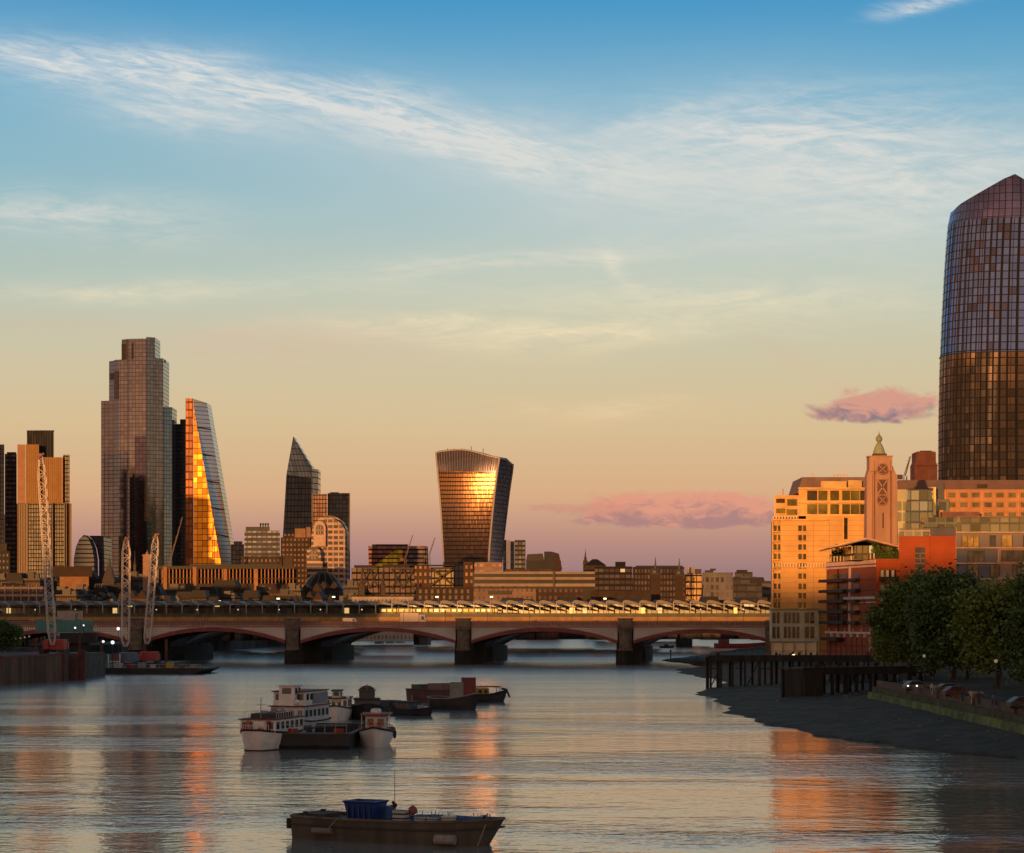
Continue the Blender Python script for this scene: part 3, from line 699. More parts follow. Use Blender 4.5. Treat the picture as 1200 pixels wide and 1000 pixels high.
# golden finned tower
t_ = TH('golden_tower','tall tower of golden vertical fins with a black block on top','skyscraper',50,2150,GZ)
t_.box('black_crown', facade('black_ribs',(0.025,0.025,0.035),(0.02,0.022,0.03),fh=60,bw=2.4,wy=(0,1),wx=(0.3,1),gm=0.0,gr=0.7,jit=0), 31.5, 63, 504.5, 620, 12, 34)
t_.box('orange_edge_wing', mat('sunlit_strip_panel',(1.0,0.34,0.09),0.5,0.0), 20.4, 29.6, 521, 590, 2, 12)  # sunlight on this edge strip put into its orange base colour
t_.box('gold_wing', gold, 30, 45.6, 521, 590, 0, 14)
t_.box('gold_wing', gold, 45.8, 73.3, 536, 590, 6, 20)
t_.box('corner_fin', mat('sunlit_corner',(1.4,0.62,0.2),0.5,0.0), 72.4, 73.6, 536, 590, 5, 6)  # sunlit corner, brightness put into the base colour
t_.box('grey_wing', greyfin, 73.7, 81.6, 533, 590, 9, 30)
t_.box('base_bay', brownfin, 17, 32, 590.2, None, 0, 26)
t_.box('base_bay', greyfin, 33, 61, 590.2, None, -3, 26)
t_.box('base_bay', greyfin, 62, 75.4, 590.2, None, 0, 26)
t_.box('base_bay', brownfin, 76, 84, 590.2, None, 3, 26)
for p_ in (17, 32.4, 61.5, 75.7): t_.box('column', mat('pale_column',(0.5,0.32,0.18),0.5), p_-0.5, p_+0.5, 589.5, None, -4, 0)
mb = MB()
for k in range(5): mb.tube((t_.x(38+k*5),20,t_.z(504.5)),(t_.x(38+k*5),20,t_.z(502)),0.3)
mb.build('roof_masts', mat('roof_grey',(0.14,0.12,0.12)), t_.r)
# curved-roof low tower
t_ = TH('curved_office','low dark blue office with a rounded vaulted top','office building',102,2000,GZ)
pts = [(86,668),(87,650),(90,638),(94,630),(98,626.5)]
def slabpx(t, pts, d0, d1, name, m): return MB().slab([(t.x(a_), t.z(b_)) for a_, b_ in pts][::-1], d0, d1).build(name, m, t.r)
slabpx(t_, [(86,690),(86.5,655),(89,641),(93,632),(98,627),(104,632),(108,642),(110,655),(110.5,690)], 0, 20, 'vaulted_front', facade('vault_glass',(0.16,0.17,0.20),(0.22,0.25,0.30),fh=3.8,bw=60,wy=(0.15,0.9),wx=(0,1),gm=0.7,gr=0.2,jit=0.0,gvar=0.1))
slabpx(t_, [(111,690),(111,656),(108.5,642),(104,632),(99,627),(113,627),(116.5,628),(118,690)][::1], 20.5, 60, 'vaulted_side', darkg)
# tallest stepped tower
t_ = TH('stepped_skyscraper','tallest stepped glass skyscraper at the left of the skyline','skyscraper',157,2300,GZ)
t_.plan('left_shaft', glassA, [(115.5,14),(156,2),(156,50),(115.5,50)], 468.5)
t_.plan('middle_shaft', glassA, [(124.5,16),(138,4.5),(171.4,0),(171.4,48),(124.5,48)], 421.5)
t_.plan('upper_shaft', glassA, [(141,8),(151.5,1.5),(171.4,-1),(171.4,40),(141,40)], 397)
t_.plan('right_shaft', glassB, [(171.6,0),(189.8,9),(189.8,48),(171.6,48)], 419)
t_.plan('right_upper_shaft', glassB, [(171.6,-1),(181,4),(181,38),(171.6,38)], 395.2)
t_.plan('right_outer_shaft', glassB, [(188,10),(198.6,18),(198.6,50),(188,50)], 475.5)
t_.plan('parapet_screen', mat('tower_screen',(0.30,0.24,0.23),0.4,0.5), [(141,7.5),(156,0.5),(156,0.2),(141,7.0)], 402, 421)
t_.plan('dark_bay', glassD, [(156,1.4),(171.3,-1.2),(171.3,-1.6),(156,1.0)], 511.5)
t_.plan('dark_bay', glassD, [(148,3.4),(155.8,1.4),(155.8,1.0),(148,3.0)], 538)
t_.plan('dark_bay', mat('maroon_screen',(0.20,0.07,0.08),0.5), [(125.5,14.5),(131.5,9.4),(131.5,9.0),(125.5,14.1)], 436, 443.5)
t_.plan('pale_bay', mat('pale_screen',(0.40,0.34,0.32),0.4,0.5), [(131.8,9.4),(138,4.0),(138,3.6),(131.8,9.0)], 434, 467)
mb = MB()
for p_ in (132,136,141,187,190): mb.tube((t_.x(p_),20,t_.z(423)),(t_.x(p_),20,t_.z(419)),0.5)
mb.tube((t_.x(130),18,t_.z(420.5)),(t_.x(141),18,t_.z(419.5)),0.5)
mb.build('roof_crane', mat('roof_grey',(0.14,0.12,0.12)), t_.r)
# dark tower behind the wedge
t_ = TH('dark_tower','black tower half hidden behind the golden wedge skyscraper','skyscraper',209,2350,GZ)
t_.box('tower_block', darkg, 206.6, 225, 497, None, 0, 30); t_.box('crown_block', darkg, 211, 222, 491.5, 497, 4, 26); t_.plan('curved_wing', darkg, [(198.5,20),(200,8),(203,4),(206.5,2),(206.5,30)], 529)
# wedge skyscraper
t_ = TH('wedge_skyscraper','wedge skyscraper with a blazing gold face and grey sloping side','skyscraper',243,2200,GZ)
t_.box('ladder_core', facade('orange_ladder',(0.75,0.28,0.10),(0.20,0.07,0.03),fh=7.4,bw=3.2,wy=(0.12,0.9),wx=(0.12,0.88),gm=0.3,gr=0.35,jit=0), 217.5, 226.6, 467, None, 0, 44)
X_, Z_ = t_.x, t_.z
sunsetG = facade('sunset_tint_glass', (0.22,0.12,0.03), (0.55,0.26,0.035), fh=5.5, bw=3.6, wy=(0.07,0.97), wx=(0.05,0.97), gm=1.0, gr=0.36, wr=0.5, wm=0.6, jit=0.045, gvar=0.28)  # sunset reflection put into the gold base colour
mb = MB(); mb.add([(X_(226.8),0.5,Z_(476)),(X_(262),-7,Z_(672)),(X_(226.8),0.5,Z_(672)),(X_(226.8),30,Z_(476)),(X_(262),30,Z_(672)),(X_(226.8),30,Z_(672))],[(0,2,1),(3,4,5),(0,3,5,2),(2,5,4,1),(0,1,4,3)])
mb.build('west_face', sunsetG, t_.r)
greyG = facade('sky_tint_glass', (0.60,0.58,0.52), (0.50,0.48,0.43), fh=3.9, bw=80, wy=(0.1,0.95), wx=(0,1), gm=0.55, gr=0.2, wr=0.35, wm=0.6, jit=0.004, gvar=0.08)  # pale sky reflection put into this face's base colour
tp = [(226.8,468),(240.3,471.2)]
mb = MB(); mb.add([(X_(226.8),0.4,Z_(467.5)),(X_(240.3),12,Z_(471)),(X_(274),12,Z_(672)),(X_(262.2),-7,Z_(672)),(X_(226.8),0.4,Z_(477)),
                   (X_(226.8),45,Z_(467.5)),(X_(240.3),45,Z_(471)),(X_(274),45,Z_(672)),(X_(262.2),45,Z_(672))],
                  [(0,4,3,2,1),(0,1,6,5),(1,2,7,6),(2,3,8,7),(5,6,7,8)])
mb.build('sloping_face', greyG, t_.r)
mb = MB()
for k in range(5):
    y_ = 500+k*31.5; f = (y_-471)/(672-471); xr = 240.3+f*(274-240.3); f2 = (y_-477)/(672-477); xl = 226.8+f2*(262-226.8)
    dl = lerp(0.4,-7,f2)-0.5; mb.add([(X_(xl),dl,Z_(y_+1.2)),(X_(xr),11.6,Z_(y_+3.0)),(X_(xr),11.6,Z_(y_+1.8)),(X_(xl),dl,Z_(y_)),(X_(xl),dl+1,Z_(y_+1.2)),(X_(xr),13,Z_(y_+3.0)),(X_(xr),13,Z_(y_+1.8)),(X_(xl),dl+1,Z_(y_))],[(0,1,2,3),(7,6,5,4),(0,4,5,1),(2,6,7,3),(1,5,6,2),(3,7,4,0)])
mb.build('mega_bands', mat('dark_band',(0.05,0.05,0.055),0.6), t_.r)
# mid-left blocks
t_ = TH('office_building','small black office right of the wedge skyscraper','office building',278,1900,GZ); t_.box('block', darkg, 270.5, 286, 638, None, 0, 20); t_.box('roof_plant', darkg, 274, 284, 634.5, 638, 3, 14)
t_ = TH('office_building','plain grey concrete office with rooftop plant left of the shard-like pointed tower','office building',307,1850,GZ)
t_.box('block', facade('concrete_grey',(0.50,0.54,0.62),(0.22,0.24,0.27),fh=4,bw=4,wy=(0.3,0.7),wx=(0.1,0.9),gm=0,gr=0.5,jit=0), 286.5, 328, 622, None, 0, 25)  # bluish base offsets the orange sunlight so the concrete reads grey
t_.box('upper_block', mat('concrete_plain',(0.50,0.54,0.60),0.8), 288, 316, 617.5, 622, 3, 20)
mb = MB()
for p_ in (304,307,310,313): mb.tube((t_.x(p_),8,t_.z(617.5)),(t_.x(p_),8,t_.z(612.5)),0.5)
mb.box(t_.x(303),t_.x(314),7,9,t_.z(614.5),t_.z(613.5)); mb.build('rooftop_frame', mat('roof_grey',(0.14,0.12,0.12)), t_.r)
t_ = TH('office_building','low pinkish stone blocks under the grey concrete office','office building',306,1650,GZ)
t_.box('block', facade('pink_stone',(0.36,0.26,0.20),(0.14,0.11,0.10),fh=4,bw=3,wy=(0.3,0.75),wx=(0.3,0.7),gm=0,gr=0.4,jit=0), 283, 330, 652, None, 0, 20); t_.box('roof_plant', mat('pink_plain',(0.38,0.28,0.22)), 330.5, 342, 651, None, 2, 18)
t_ = TH('office_building','brown and pink stepped offices before the dark pointed tower','office building',345,1800,GZ)
bp_ = facade('brown_pink',(0.33,0.20,0.15),(0.12,0.08,0.07),fh=4,bw=3,wy=(0.3,0.75),wx=(0.25,0.75),gm=0,gr=0.4,jit=0)
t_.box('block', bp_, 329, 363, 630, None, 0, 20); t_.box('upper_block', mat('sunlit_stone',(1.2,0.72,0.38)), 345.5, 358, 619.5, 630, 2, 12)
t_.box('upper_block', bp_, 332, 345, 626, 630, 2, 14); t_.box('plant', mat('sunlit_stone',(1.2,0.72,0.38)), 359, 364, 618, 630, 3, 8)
# pointed angular tower
t_ = TH('pointed_skyscraper','sharp pointed dark glass skyscraper with a slanted tip','skyscraper',350,2200,GZ); X_, Z_ = t_.x, t_.z
scU = facade('pointed_sky_tint',(0.12,0.12,0.10),(0.30,0.31,0.28),fh=5.5,bw=3.3,wy=(0.1,0.95),wx=(0.1,0.95),gm=0.85,gr=0.12,jit=0.008,gvar=0.2)  # reflected sky put into a lighter base colour
scL = facade('pointed_skyline_tint',(0.010,0.012,0.020),(0.010,0.014,0.030),fh=5.5,bw=3.3,wy=(0.1,0.95),wx=(0.1,0.95),gm=0.0,gr=0.12,jit=0.01,gvar=0.4,tilt=0.12,spec=0.25,wr=0.95)  # dark reflected skyline put into the base colour
mb = MB(); mb.add([(X_(342.4),10,Z_(510.5)),(X_(365),6,Z_(547)),(X_(365),0,Z_(560.5)),(X_(335.6),0,Z_(556.5)),(X_(342.4),40,Z_(510.5)),(X_(365),40,Z_(547)),(X_(365),40,Z_(560.5)),(X_(335.6),40,Z_(556.5))],
  [(0,3,2,1),(4,5,6,7),(0,1,5,4),(1,2,6,5),(2,3,7,6),(3,0,4,7)]); mb.build('tip_facet', scU, t_.r)
mb = MB(); mb.add([(X_(335.6),0,Z_(556.6)),(X_(365),0,Z_(560.6)),(X_(365),4,0),(X_(325),4,0),(X_(335.6),40,Z_(556.6)),(X_(365),40,Z_(560.6)),(X_(365),40,0),(X_(325),40,0)],
  [(0,3,2,1),(4,5,6,7),(0,1,5,4),(1,2,6,5),(2,3,7,6),(3,0,4,7)]); mb.build('lower_facet', scL, t_.r)
t_.plan('side_facet', scU, [(365.1,6),(371.3,16),(371.3,44),(365.1,44)], 549)
# dark box towers with bright edge
t_ = TH('office_tower','dark box tower with pale corner strip right of the pointed tower','office tower',388,2050,GZ)
t_.box('block', facade('brown_dark_glass',(0.05,0.035,0.035),(0.12,0.075,0.07),fh=3.8,bw=2.5,wy=(0.15,0.95),wx=(0.1,0.9),gm=0.5,gr=0.3,jit=0.01), 366.5, 383.6, 579, None, 0, 30)
t_.box('block', darkg, 384, 410, 578, None, 4, 30); t_.box('pale_corner_strip', mat('pale_strip',(0.5,0.42,0.38),0.4), 365.3, 366.4, 579, 612, -1, 0.5)
t_.box('edge_strip', mat('pale_strip_b',(0.22,0.20,0.20),0.4), 409, 410.2, 578, None, 3, 3.9); t_.box('roof_plant', darkg, 387, 397, 577, 578, 10, 20)
# banded postmodern building with arched gables
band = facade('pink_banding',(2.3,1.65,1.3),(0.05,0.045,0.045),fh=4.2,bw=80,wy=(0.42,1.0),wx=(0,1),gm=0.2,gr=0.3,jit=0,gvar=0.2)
t_ = TH('banded_office','striped stone and glass office with tall arched gables','office building',383,1750,GZ); X_, Z_ = t_.x, t_.z
def archpts(xc, hw, ytop, ybot, n=10):
    r_ = []
    hwm = X_(xc+hw)-X_(xc); 
    for k in range(n+1):
        q = math.pi*k/n; r_.append((X_(xc)-hwm*math.cos(q)*-1 if False else X_(xc)+hwm*math.cos(q), Z_(ytop)-hwm*1.15+hwm*1.15*math.sin(q)))
    return [(X_(xc)-hwm, Z_(ybot) if ybot else 0), (X_(xc)+hwm, Z_(ybot) if ybot else 0)] + r_
MB().slab(archpts(384, 21, 603, None), 14, 40).build('main_block', band, t_.r)
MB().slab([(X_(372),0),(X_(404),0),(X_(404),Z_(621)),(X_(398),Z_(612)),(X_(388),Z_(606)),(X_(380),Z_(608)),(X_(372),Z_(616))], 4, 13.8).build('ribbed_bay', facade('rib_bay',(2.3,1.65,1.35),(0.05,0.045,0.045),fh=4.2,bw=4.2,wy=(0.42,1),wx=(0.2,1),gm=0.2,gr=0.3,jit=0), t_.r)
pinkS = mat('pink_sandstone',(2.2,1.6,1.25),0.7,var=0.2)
for xc, hw, yt, yb in ((374.5,7,610.5,640),(368,8.3,640,None)):
    g = MB().slab(archpts(xc, hw, yt, yb), -3 if yb is None else 0, 4 if yb else 10).build('arched_gable', band if yb is None else pinkS, t_.r)
    MB().slab(archpts(xc, hw*0.62, yt+4.5, yt+16), -3.6 if yb is None else -0.6, -2.9 if yb is None else 0.1).build('arched_window', mat('arch_dark',(0.07,0.055,0.05),0.3), g)
    mb = MB(); hwm = X_(xc+hw*0.62)-X_(xc); dd_ = -4.0 if yb is None else -1.0
    for q in (-0.33,0.33): mb.box(X_(xc)+hwm*q-0.25, X_(xc)+hwm*q+0.25, dd_, dd_+0.3, Z_(yt+16), Z_(yt+6))
    mb.box(X_(xc)-hwm, X_(xc)+hwm, dd_, dd_+0.3, Z_(yt+11.5), Z_(yt+10.5)); mb.build('mullions', pinkS, g)
t_.box('lower_stage', band, 361, 378, 658, None, -5, 8)
# glass barrel dome
t_ = TH('glass_dome','dark blue glass dome with pale curved ribs','dome',376,1500,GZ); X_, Z_ = t_.x, t_.z
rx = X_(410)-X_(376); zt = Z_(669)
mb = MB(); pr = [(rx*math.cos(q*math.pi/2/8)+0.01, 4+ (zt-4)*math.sin(q*math.pi/2/8)) for q in range(9)]
mb.rev([(rx,0)]+pr, 0, rx, 32); mb.build('glass_shell', mat('dome_glass',(0.03,0.04,0.06),0.25,0.3), t_.r, smooth=True)
mb = MB()
for k in range(8):
    th_ = math.pi + math.pi*k/7
    for q in range(8):
        p0_, p1_ = pr[q], pr[q+1]
        mb.tube((p0_[0]*1.01*math.cos(th_), rx+p0_[0]*1.01*math.sin(th_), p0_[1]+.1), (p1_[0]*1.01*math.cos(th_), rx+p1_[0]*1.01*math.sin(th_), p1_[1]+.2), 0.22, n=4)
mb.build('ribs', mat('dome_rib',(0.35,0.25,0.20),0.5), t_.r)
# long colonnade
t_ = TH('colonnaded_hall','long low hall with orange sunlit columns under a flat roof','office building',262,1300,GZ)
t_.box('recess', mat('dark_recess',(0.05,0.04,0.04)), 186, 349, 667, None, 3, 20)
t_.box('roof_slab', mat('slate_roof',(0.10,0.10,0.12),0.6), 183, 345, 663.5, 666.8, -1, 20); t_.box('roof_slab', mat('slate_roof',(0.10,0.10,0.12),0.6), 222, 330, 661.5, 663.4, 2, 18)
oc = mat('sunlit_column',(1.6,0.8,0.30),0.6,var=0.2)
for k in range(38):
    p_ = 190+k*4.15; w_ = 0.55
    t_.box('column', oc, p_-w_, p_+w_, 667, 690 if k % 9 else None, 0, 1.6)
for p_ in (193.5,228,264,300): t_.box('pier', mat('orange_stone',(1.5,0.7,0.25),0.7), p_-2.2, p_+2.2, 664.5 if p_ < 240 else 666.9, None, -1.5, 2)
t_.box('balcony_band', mat('band_stone',(0.40,0.22,0.13)), 187, 349, 677.8, 679, -0.6, 0.5); t_.box('base_wall', mat('band_stone2',(0.28,0.17,0.12)), 187, 349, 684, None, -0.5, 2.8)
# church towers and spires
def spire(label, px, Y, ytop, ytow, hw, m_, m2=None, base_y=None):
    t = TH('church_tower', label, 'church tower', px, Y, GZ, 'church towers among the rooftops')
    w_ = t.x(px+hw); zt_, zw = t.z(ytop), t.z(ytow)
    MB().box(-w_,w_,-w_,w_,0,zw).box(-w_*1.12,w_*1.12,-w_*1.12,w_*1.12,zw,zw+0.8).build('tower', m_, t.r)
    h_ = zt_-zw
    MB().rev([(w_*0.95,zw+0.8),(w_*0.9,zw+h_*0.18),(w_*0.6,zw+h_*0.22),(w_*0.55,zw+h_*0.42),(w_*0.35,zw+h_*0.47),(w_*0.25,zw+h_*0.7),(0.25,zw+h_*0.75),(0.08,zt_)],0,0,8).build('spire', m2 or m_, t.r)
    for k in (-1,1):
        MB().rev([(w_*0.2,zw),(w_*0.2,zw+h_*0.12),(0.05,zw+h_*0.28)], k*w_*0.9, -w_*0.9, 6).build('pinnacle', m_, t.r)
    return t
palest = mat('church_stone',(0.42,0.36,0.30),0.8,var=0.3,vs=0.4)
warmst = mat('church_stone_warm',(0.55,0.36,0.25),0.8,var=0.3,vs=0.4)
t_ = TH('church_tower','slate pyramid steeple with a small white lantern left of the centre crane','church tower',128,1250,GZ,'church towers among the rooftops')
MB().prism([(-3.4,-3.4),(3.4,-3.4),(3.4,3.4),(-3.4,3.4)], t_.z(682), t_.z(663), [(-1,-1),(1,-1),(1,1),(-1,1)]).build('roof', mat('pale_slate',(0.32,0.28,0.26),0.7), t_.r)
bx(-3.0,3.0,-3,3,0,t_.z(681.9)).build('tower', palest, t_.r); MB().rev([(0.9,t_.z(663)),(0.9,t_.z(658)),(0.5,t_.z(656)),(0.1,t_.z(651))],0,0,8).build('lantern', mat('white_stone',(0.6,0.58,0.55)), t_.r)
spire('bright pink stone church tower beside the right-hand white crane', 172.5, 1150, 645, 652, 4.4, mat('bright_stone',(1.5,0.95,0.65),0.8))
spire('grey slim spire between the two right-hand cranes', 158, 1400, 645, 664, 1.5, palest)
spire('warm stone spire right of the glass dome', 424, 1150, 664, 688, 3.4, warmst)
spire('pinkish stone spire second to the right of the glass dome', 448.5, 1170, 667, 689, 3.2, warmst)
spire('thin tiered spire over the dark rooftops right of the concave tower', 686, 1900, 643, 661, 2.6, mat('spire_tan',(0.40,0.24,0.15),0.8))
# inverted-slant building
t_ = TH('slanted_office','dark flaring office with a yellow-green sunlit diagonal patch','office building',465,1900,GZ); X_, Z_ = t_.x, t_.z
def frust(t, name, m_, pts_bot, pts_top, y0, y1, yb=None):
    (a0,a1),(b0,b1) = pts_bot, pts_top; zb_ = t.z(yb) if yb else 0
    MB().slab([(t.x(a0),zb_),(t.x(a1),zb_),(t.x(b1),t.z(y1)),(t.x(b0),t.z(y1))], 0+y0, 30+y0).build(name, m_, t.r)
mz = facade('maroon_floors',(0.07,0.035,0.04),(0.16,0.08,0.07),fh=3.6,bw=4,wy=(0.3,0.9),wx=(0.03,0.97),gm=0.4,gr=0.3,jit=0.01)
frust(t_, 'main_block', mz, (434,500),(431.5,500), 0, 640); frust(t_, 'right_block', facade('blue_floors',(0.05,0.045,0.06),(0.10,0.09,0.12),fh=3.6,bw=4,wy=(0.3,0.9),wx=(0.03,0.97),gm=0.4,gr=0.3,jit=0.01), (474,496),(474,498.5), -2, 642)
MB().slab([(X_(437),Z_(664)),(X_(464),Z_(664)),(X_(472),Z_(656)),(X_(472),Z_(643.5)),(X_(465),Z_(643.5))], -0.6, -0.1).build('sunlit_glass', facade('sunlit_patch_glass',(0.22,0.16,0.02),(0.50,0.42,0.05),fh=3.6,bw=4,wy=(0.25,0.95),wx=(0.03,0.97),gm=0.7,gr=0.35,jit=0.02), t_.r)  # sunlit patch put in as a separate yellow panel
t_.box('roof_screen', mat('roof_grey',(0.14,0.12,0.12)), 436, 478, 638, 640, 6, 24)
def tcrane(label, px, ybase, ytop, px2, ytip, Y, m_):
    t = TH('tower_crane', label, 'tower crane', px, Y, GZ, 'tower cranes on the skyline')
    mb = MB(); 
    for s_ in (-0.7,0.7): mb.tube((s_,0,0),(s_,0,t.z(ytop)),0.28,n=4)
    for k in range(14): mb.tube((-0.7 if k%2 else 0.7,0,t.z(ytop)*k/14),(0.7 if k%2 else -0.7,0,t.z(ytop)*(k+1)/14),0.16,n=4)
    mb.build('mast', m_, t.r)
    tip = Vector((t.x(px2),0,t.z(ytip))); o_ = Vector((0,0,t.z(ytop))); n_ = (tip-o_).normalized(); pr_ = Vector((-n_.z,0,n_.x))*0.8
    mb = MB().tube(o_,tip,0.3,n=4).tube(o_+pr_,tip,0.2,n=4)
    for k in range(12): mb.tube(o_+(tip-o_)*(k/12)+(pr_ if k%2 else Vector((0,0,0))), o_+(tip-o_)*((k+1)/12)+(Vector((0,0,0)) if k%2 else pr_), 0.12, n=4)
    mb.box(-4,-1.4,-0.9,0.9,t.z(ytop)-1.6,t.z(ytop)+0.6); mb.build('jib', m_, t.r)
redc = mat('red_crane',(0.40,0.06,0.06),0.5); pinkc = mat('pink_crane',(0.5,0.22,0.20),0.5)
tcrane('red luffing crane between the tallest tower and the wedge skyscraper', 198, 690, 664, 214, 606, 1500, redc)
tcrane('thin dark red crane over the golden face of the wedge skyscraper', 250, 680, 630, 252, 597, 1600, redc)
tcrane('pink luffing crane right of the slanted office', 475, 690, 655, 484, 627, 1700, pinkc)
tcrane('thin grey crane left of the concave-topped tower', 503, 690, 652, 510, 630, 1700, mat('grey_crane',(0.25,0.22,0.22),0.5))
tcrane('slim grey crane rising behind the stone clock tower roofs', 1061, 600, 558, 1067, 535, 1100, mat('grey_crane',(0.25,0.22,0.22),0.5))
# lattice offices under the slanted one
def xframe(t, px0, px1, py0, py1, d, m_, n=2, r_=0.55):
    mb = MB()
    for k in range(n):
        a0, a1 = lerp(px0,px1,k/n), lerp(px0,px1,(k+1)/n)
        mb.tube((t.x(a0),d,t.z(py0)),(t.x(a1),d,t.z(py1)),r_,n=4).tube((t.x(a0),d,t.z(py1)),(t.x(a1),d,t.z(py0)),r_,n=4)
    mb.tube((t.x(px0),d,t.z(py0)),(t.x(px1),d,t.z(py0)),r_,n=4)
    mb.build('cross_bracing', m_, t.r)
t_ = TH('lattice_office','dark office with diagonal lattice bracing left of the brown block','office building',452,1280,GZ)
t_.box('block', facade('dark_lattice_glass',(0.06,0.045,0.045),(0.10,0.075,0.07),fh=3.8,bw=3,wy=(0.2,0.9),wx=(0.1,0.9),gm=0.2,gr=0.3,jit=0.01,lit=0.01), 412, 485.5, 665.5, None, 0, 30)
xframe(t_, 424, 443, 667, 690, -0.8, mat('bracing_dark',(0.20,0.14,0.12),0.6)); xframe(t_, 459, 485, 667, 690, -0.8, mat('bracing_dark',(0.20,0.14,0.12),0.6))
t_.box('roof_plant', mat('roof_brown',(0.20,0.14,0.12)), 415, 440, 662.5, 665.5, 4, 24); t_.box('roof_plant', mat('roof_brown',(0.20,0.14,0.12)), 449, 480, 661.5, 665.5, 4, 24)
t_ = TH('brown_office','brown office slab with a V-braced green glass bay','office building',522,1220,GZ)
brn = facade('brown_cladding',(0.50,0.30,0.18),(0.36,0.21,0.13),fh=3.8,bw=2.6,wy=(0.35,0.8),wx=(0.3,0.75),gm=0,gr=0.6,jit=0,gvar=0.3)
t_.box('left_block', brn, 486, 505, 663.5, None, 0, 25); t_.box('glass_bay', facade('olive_glass',(0.12,0.10,0.07),(0.24,0.20,0.12),fh=3.8,bw=3,wy=(0.15,0.9),wx=(0.1,0.9),gm=0.4,gr=0.3,jit=0.01), 505.2, 531.5, 665, None, 2, 25)
t_.box('dark_bay', darkg, 533, 542.5, 663, None, 1, 25); t_.box('right_block', brn, 543, 554.5, 658.5, None, -1, 25); t_.box('top_beam', mat('beam_brown',(0.25,0.18,0.13)), 486, 533, 662, 663.4, -0.5, 8)
xframe(t_, 505, 531, 666, 686, 0.6, mat('bracing_tan',(0.30,0.20,0.14),0.6), 1, 0.7)
t_ = TH('brick_office','brown brick office with pale sash windows above the station canopy','office building',521,1120,GZ)
t_.box('block', mat('brown_brick',(0.26,0.13,0.075),0.8,var=0.3,vs=0.4), 487.5, 555, 688, None, 0, 14)
for k in range(9):
    for j in range(2): t_.box('window', mat('pale_sash',(0.5,0.42,0.33) if k < 5 else (0.30,0.24,0.20),0.4), 491+k*7.0, 494+k*7.0, 691+j*7, 695.5+j*7, -0.3, 0.1)
# concave-topped tower ("front" bends slightly inwards)
t_ = TH('concave_skyscraper','bulging glass skyscraper with white rim fins and a blazing sun reflection','skyscraper',552,2100,GZ); X_, Z_ = t_.x, t_.z
lev = [(735,523.5,570.5,584),(690,521.5,571.8,586.5),(662,520.6,572.8,588),(640,519.4,574,590),(620,518.2,575.6,591.8),(600,517,577.4,594),(580,515.4,579.4,596.2),(565,514,581.2,598),(553,513,582.8,599.6),(545,512.2,584,600.8),(538,511.5,585.3,601.7),(532,511,586.3,602.2)]
NSs = 24
def topy(s): # roofline along the front
    return 530.5 - 3.5*math.sin(math.pi*min(1,s*1.25))*0.9 + 13*max(0,s-0.35)**1.5
def ydep(s, z): return 1.5*math.sin(math.pi*s) - 3.6*s - 0.0024*(z-131)**2
def widths(py):
    for k in range(len(lev)-1):
        if lev[k][0] >= py >= lev[k+1][0]:
            q = (lev[k][0]-py)/(lev[k][0]-lev[k+1][0]); return [lerp(lev[k][i], lev[k+1][i], q) for i in (1,2,3)]
    return lev[-1][1:] if py < lev[-1][0] else lev[0][1:]
NR = 40
mb = MB(); mb.uv = []
for j in range(NR+1):
    for i in range(NSs+1):
        s = i/NSs; py = lerp(735, topy(s), j/NR); l, r_, _ = widths(py); z = Z_(py)
        mb.v.append((lerp(X_(l),X_(r_),s), ydep(s,z), z)); mb.uv.append((s*34, z/3.9))
for j in range(NR):
    for i in range(NSs):
        a_ = j*(NSs+1)+i; mb.f.append((a_,a_+1,a_+NSs+2,a_+NSs+1))
wkG = facade('bronze_louvred_glass',(0.11,0.07,0.055),(0.19,0.115,0.07),uv=True,wy=(0.22,0.95),wx=(0.16,0.92),gm=0.9,gr=0.25,wr=0.9,wm=0.0,jit=0.022,gvar=0.22)
wkf = mb.build('front_glazing', wkG, t_.r, smooth=True, fix=False)
# side and roof
mb = MB(); mb.uv = []
for j in range(NR+1):
    for i in range(7):
        s = i/6; py = lerp(735, topy(1.0)+ (0.0 if s == 0 else 2.5*s*s + 3.5*s), j/NR); l, r_, r2 = widths(py); z = Z_(py)
        d_ = lerp(ydep(1,z), 34, s); mb.v.append((X_(r_)+(WX(r2,t_.Y+34)-t_.X - X_(r_))*s, d_, z)); mb.uv.append((s*10, z/3.9))
for j in range(NR):
    for i in range(6):
        a_ = j*7+i; mb.f.append((a_,a_+1,a_+8,a_+7))
mb.build('side_glazing', facade('dark_side_glass',(0.035,0.035,0.045),(0.07,0.07,0.085),uv=True,wy=(0.1,0.95),wx=(0.1,0.95),gm=0.3,gr=0.25,jit=0.01), t_.r, smooth=True, fix=False)
mb = MB()
n_ = 16
for i in range(n_+1):
    s = i/n_; py = topy(s); l, r_, r2 = widths(py); z = Z_(py)
    pF = (lerp(X_(l),X_(r_),s), ydep(s,z), z); zb2 = z+1.5-5.0*s*s
    pB = (lerp(X_(l)+3, WX(r2,t_.Y+34)-t_.X, s), 34, zb2); mb.v += [pF, ((pF[0]+pB[0])/2, 17, max(z,zb2)+1.2), pB]
for i in range(n_):
    for j in range(2): a_ = i*3+j; mb.f.append((a_,a_+3,a_+4,a_+1))
mb.build('roof', mat('blue_grey_roof',(0.16,0.16,0.20),0.4), t_.r, smooth=True)
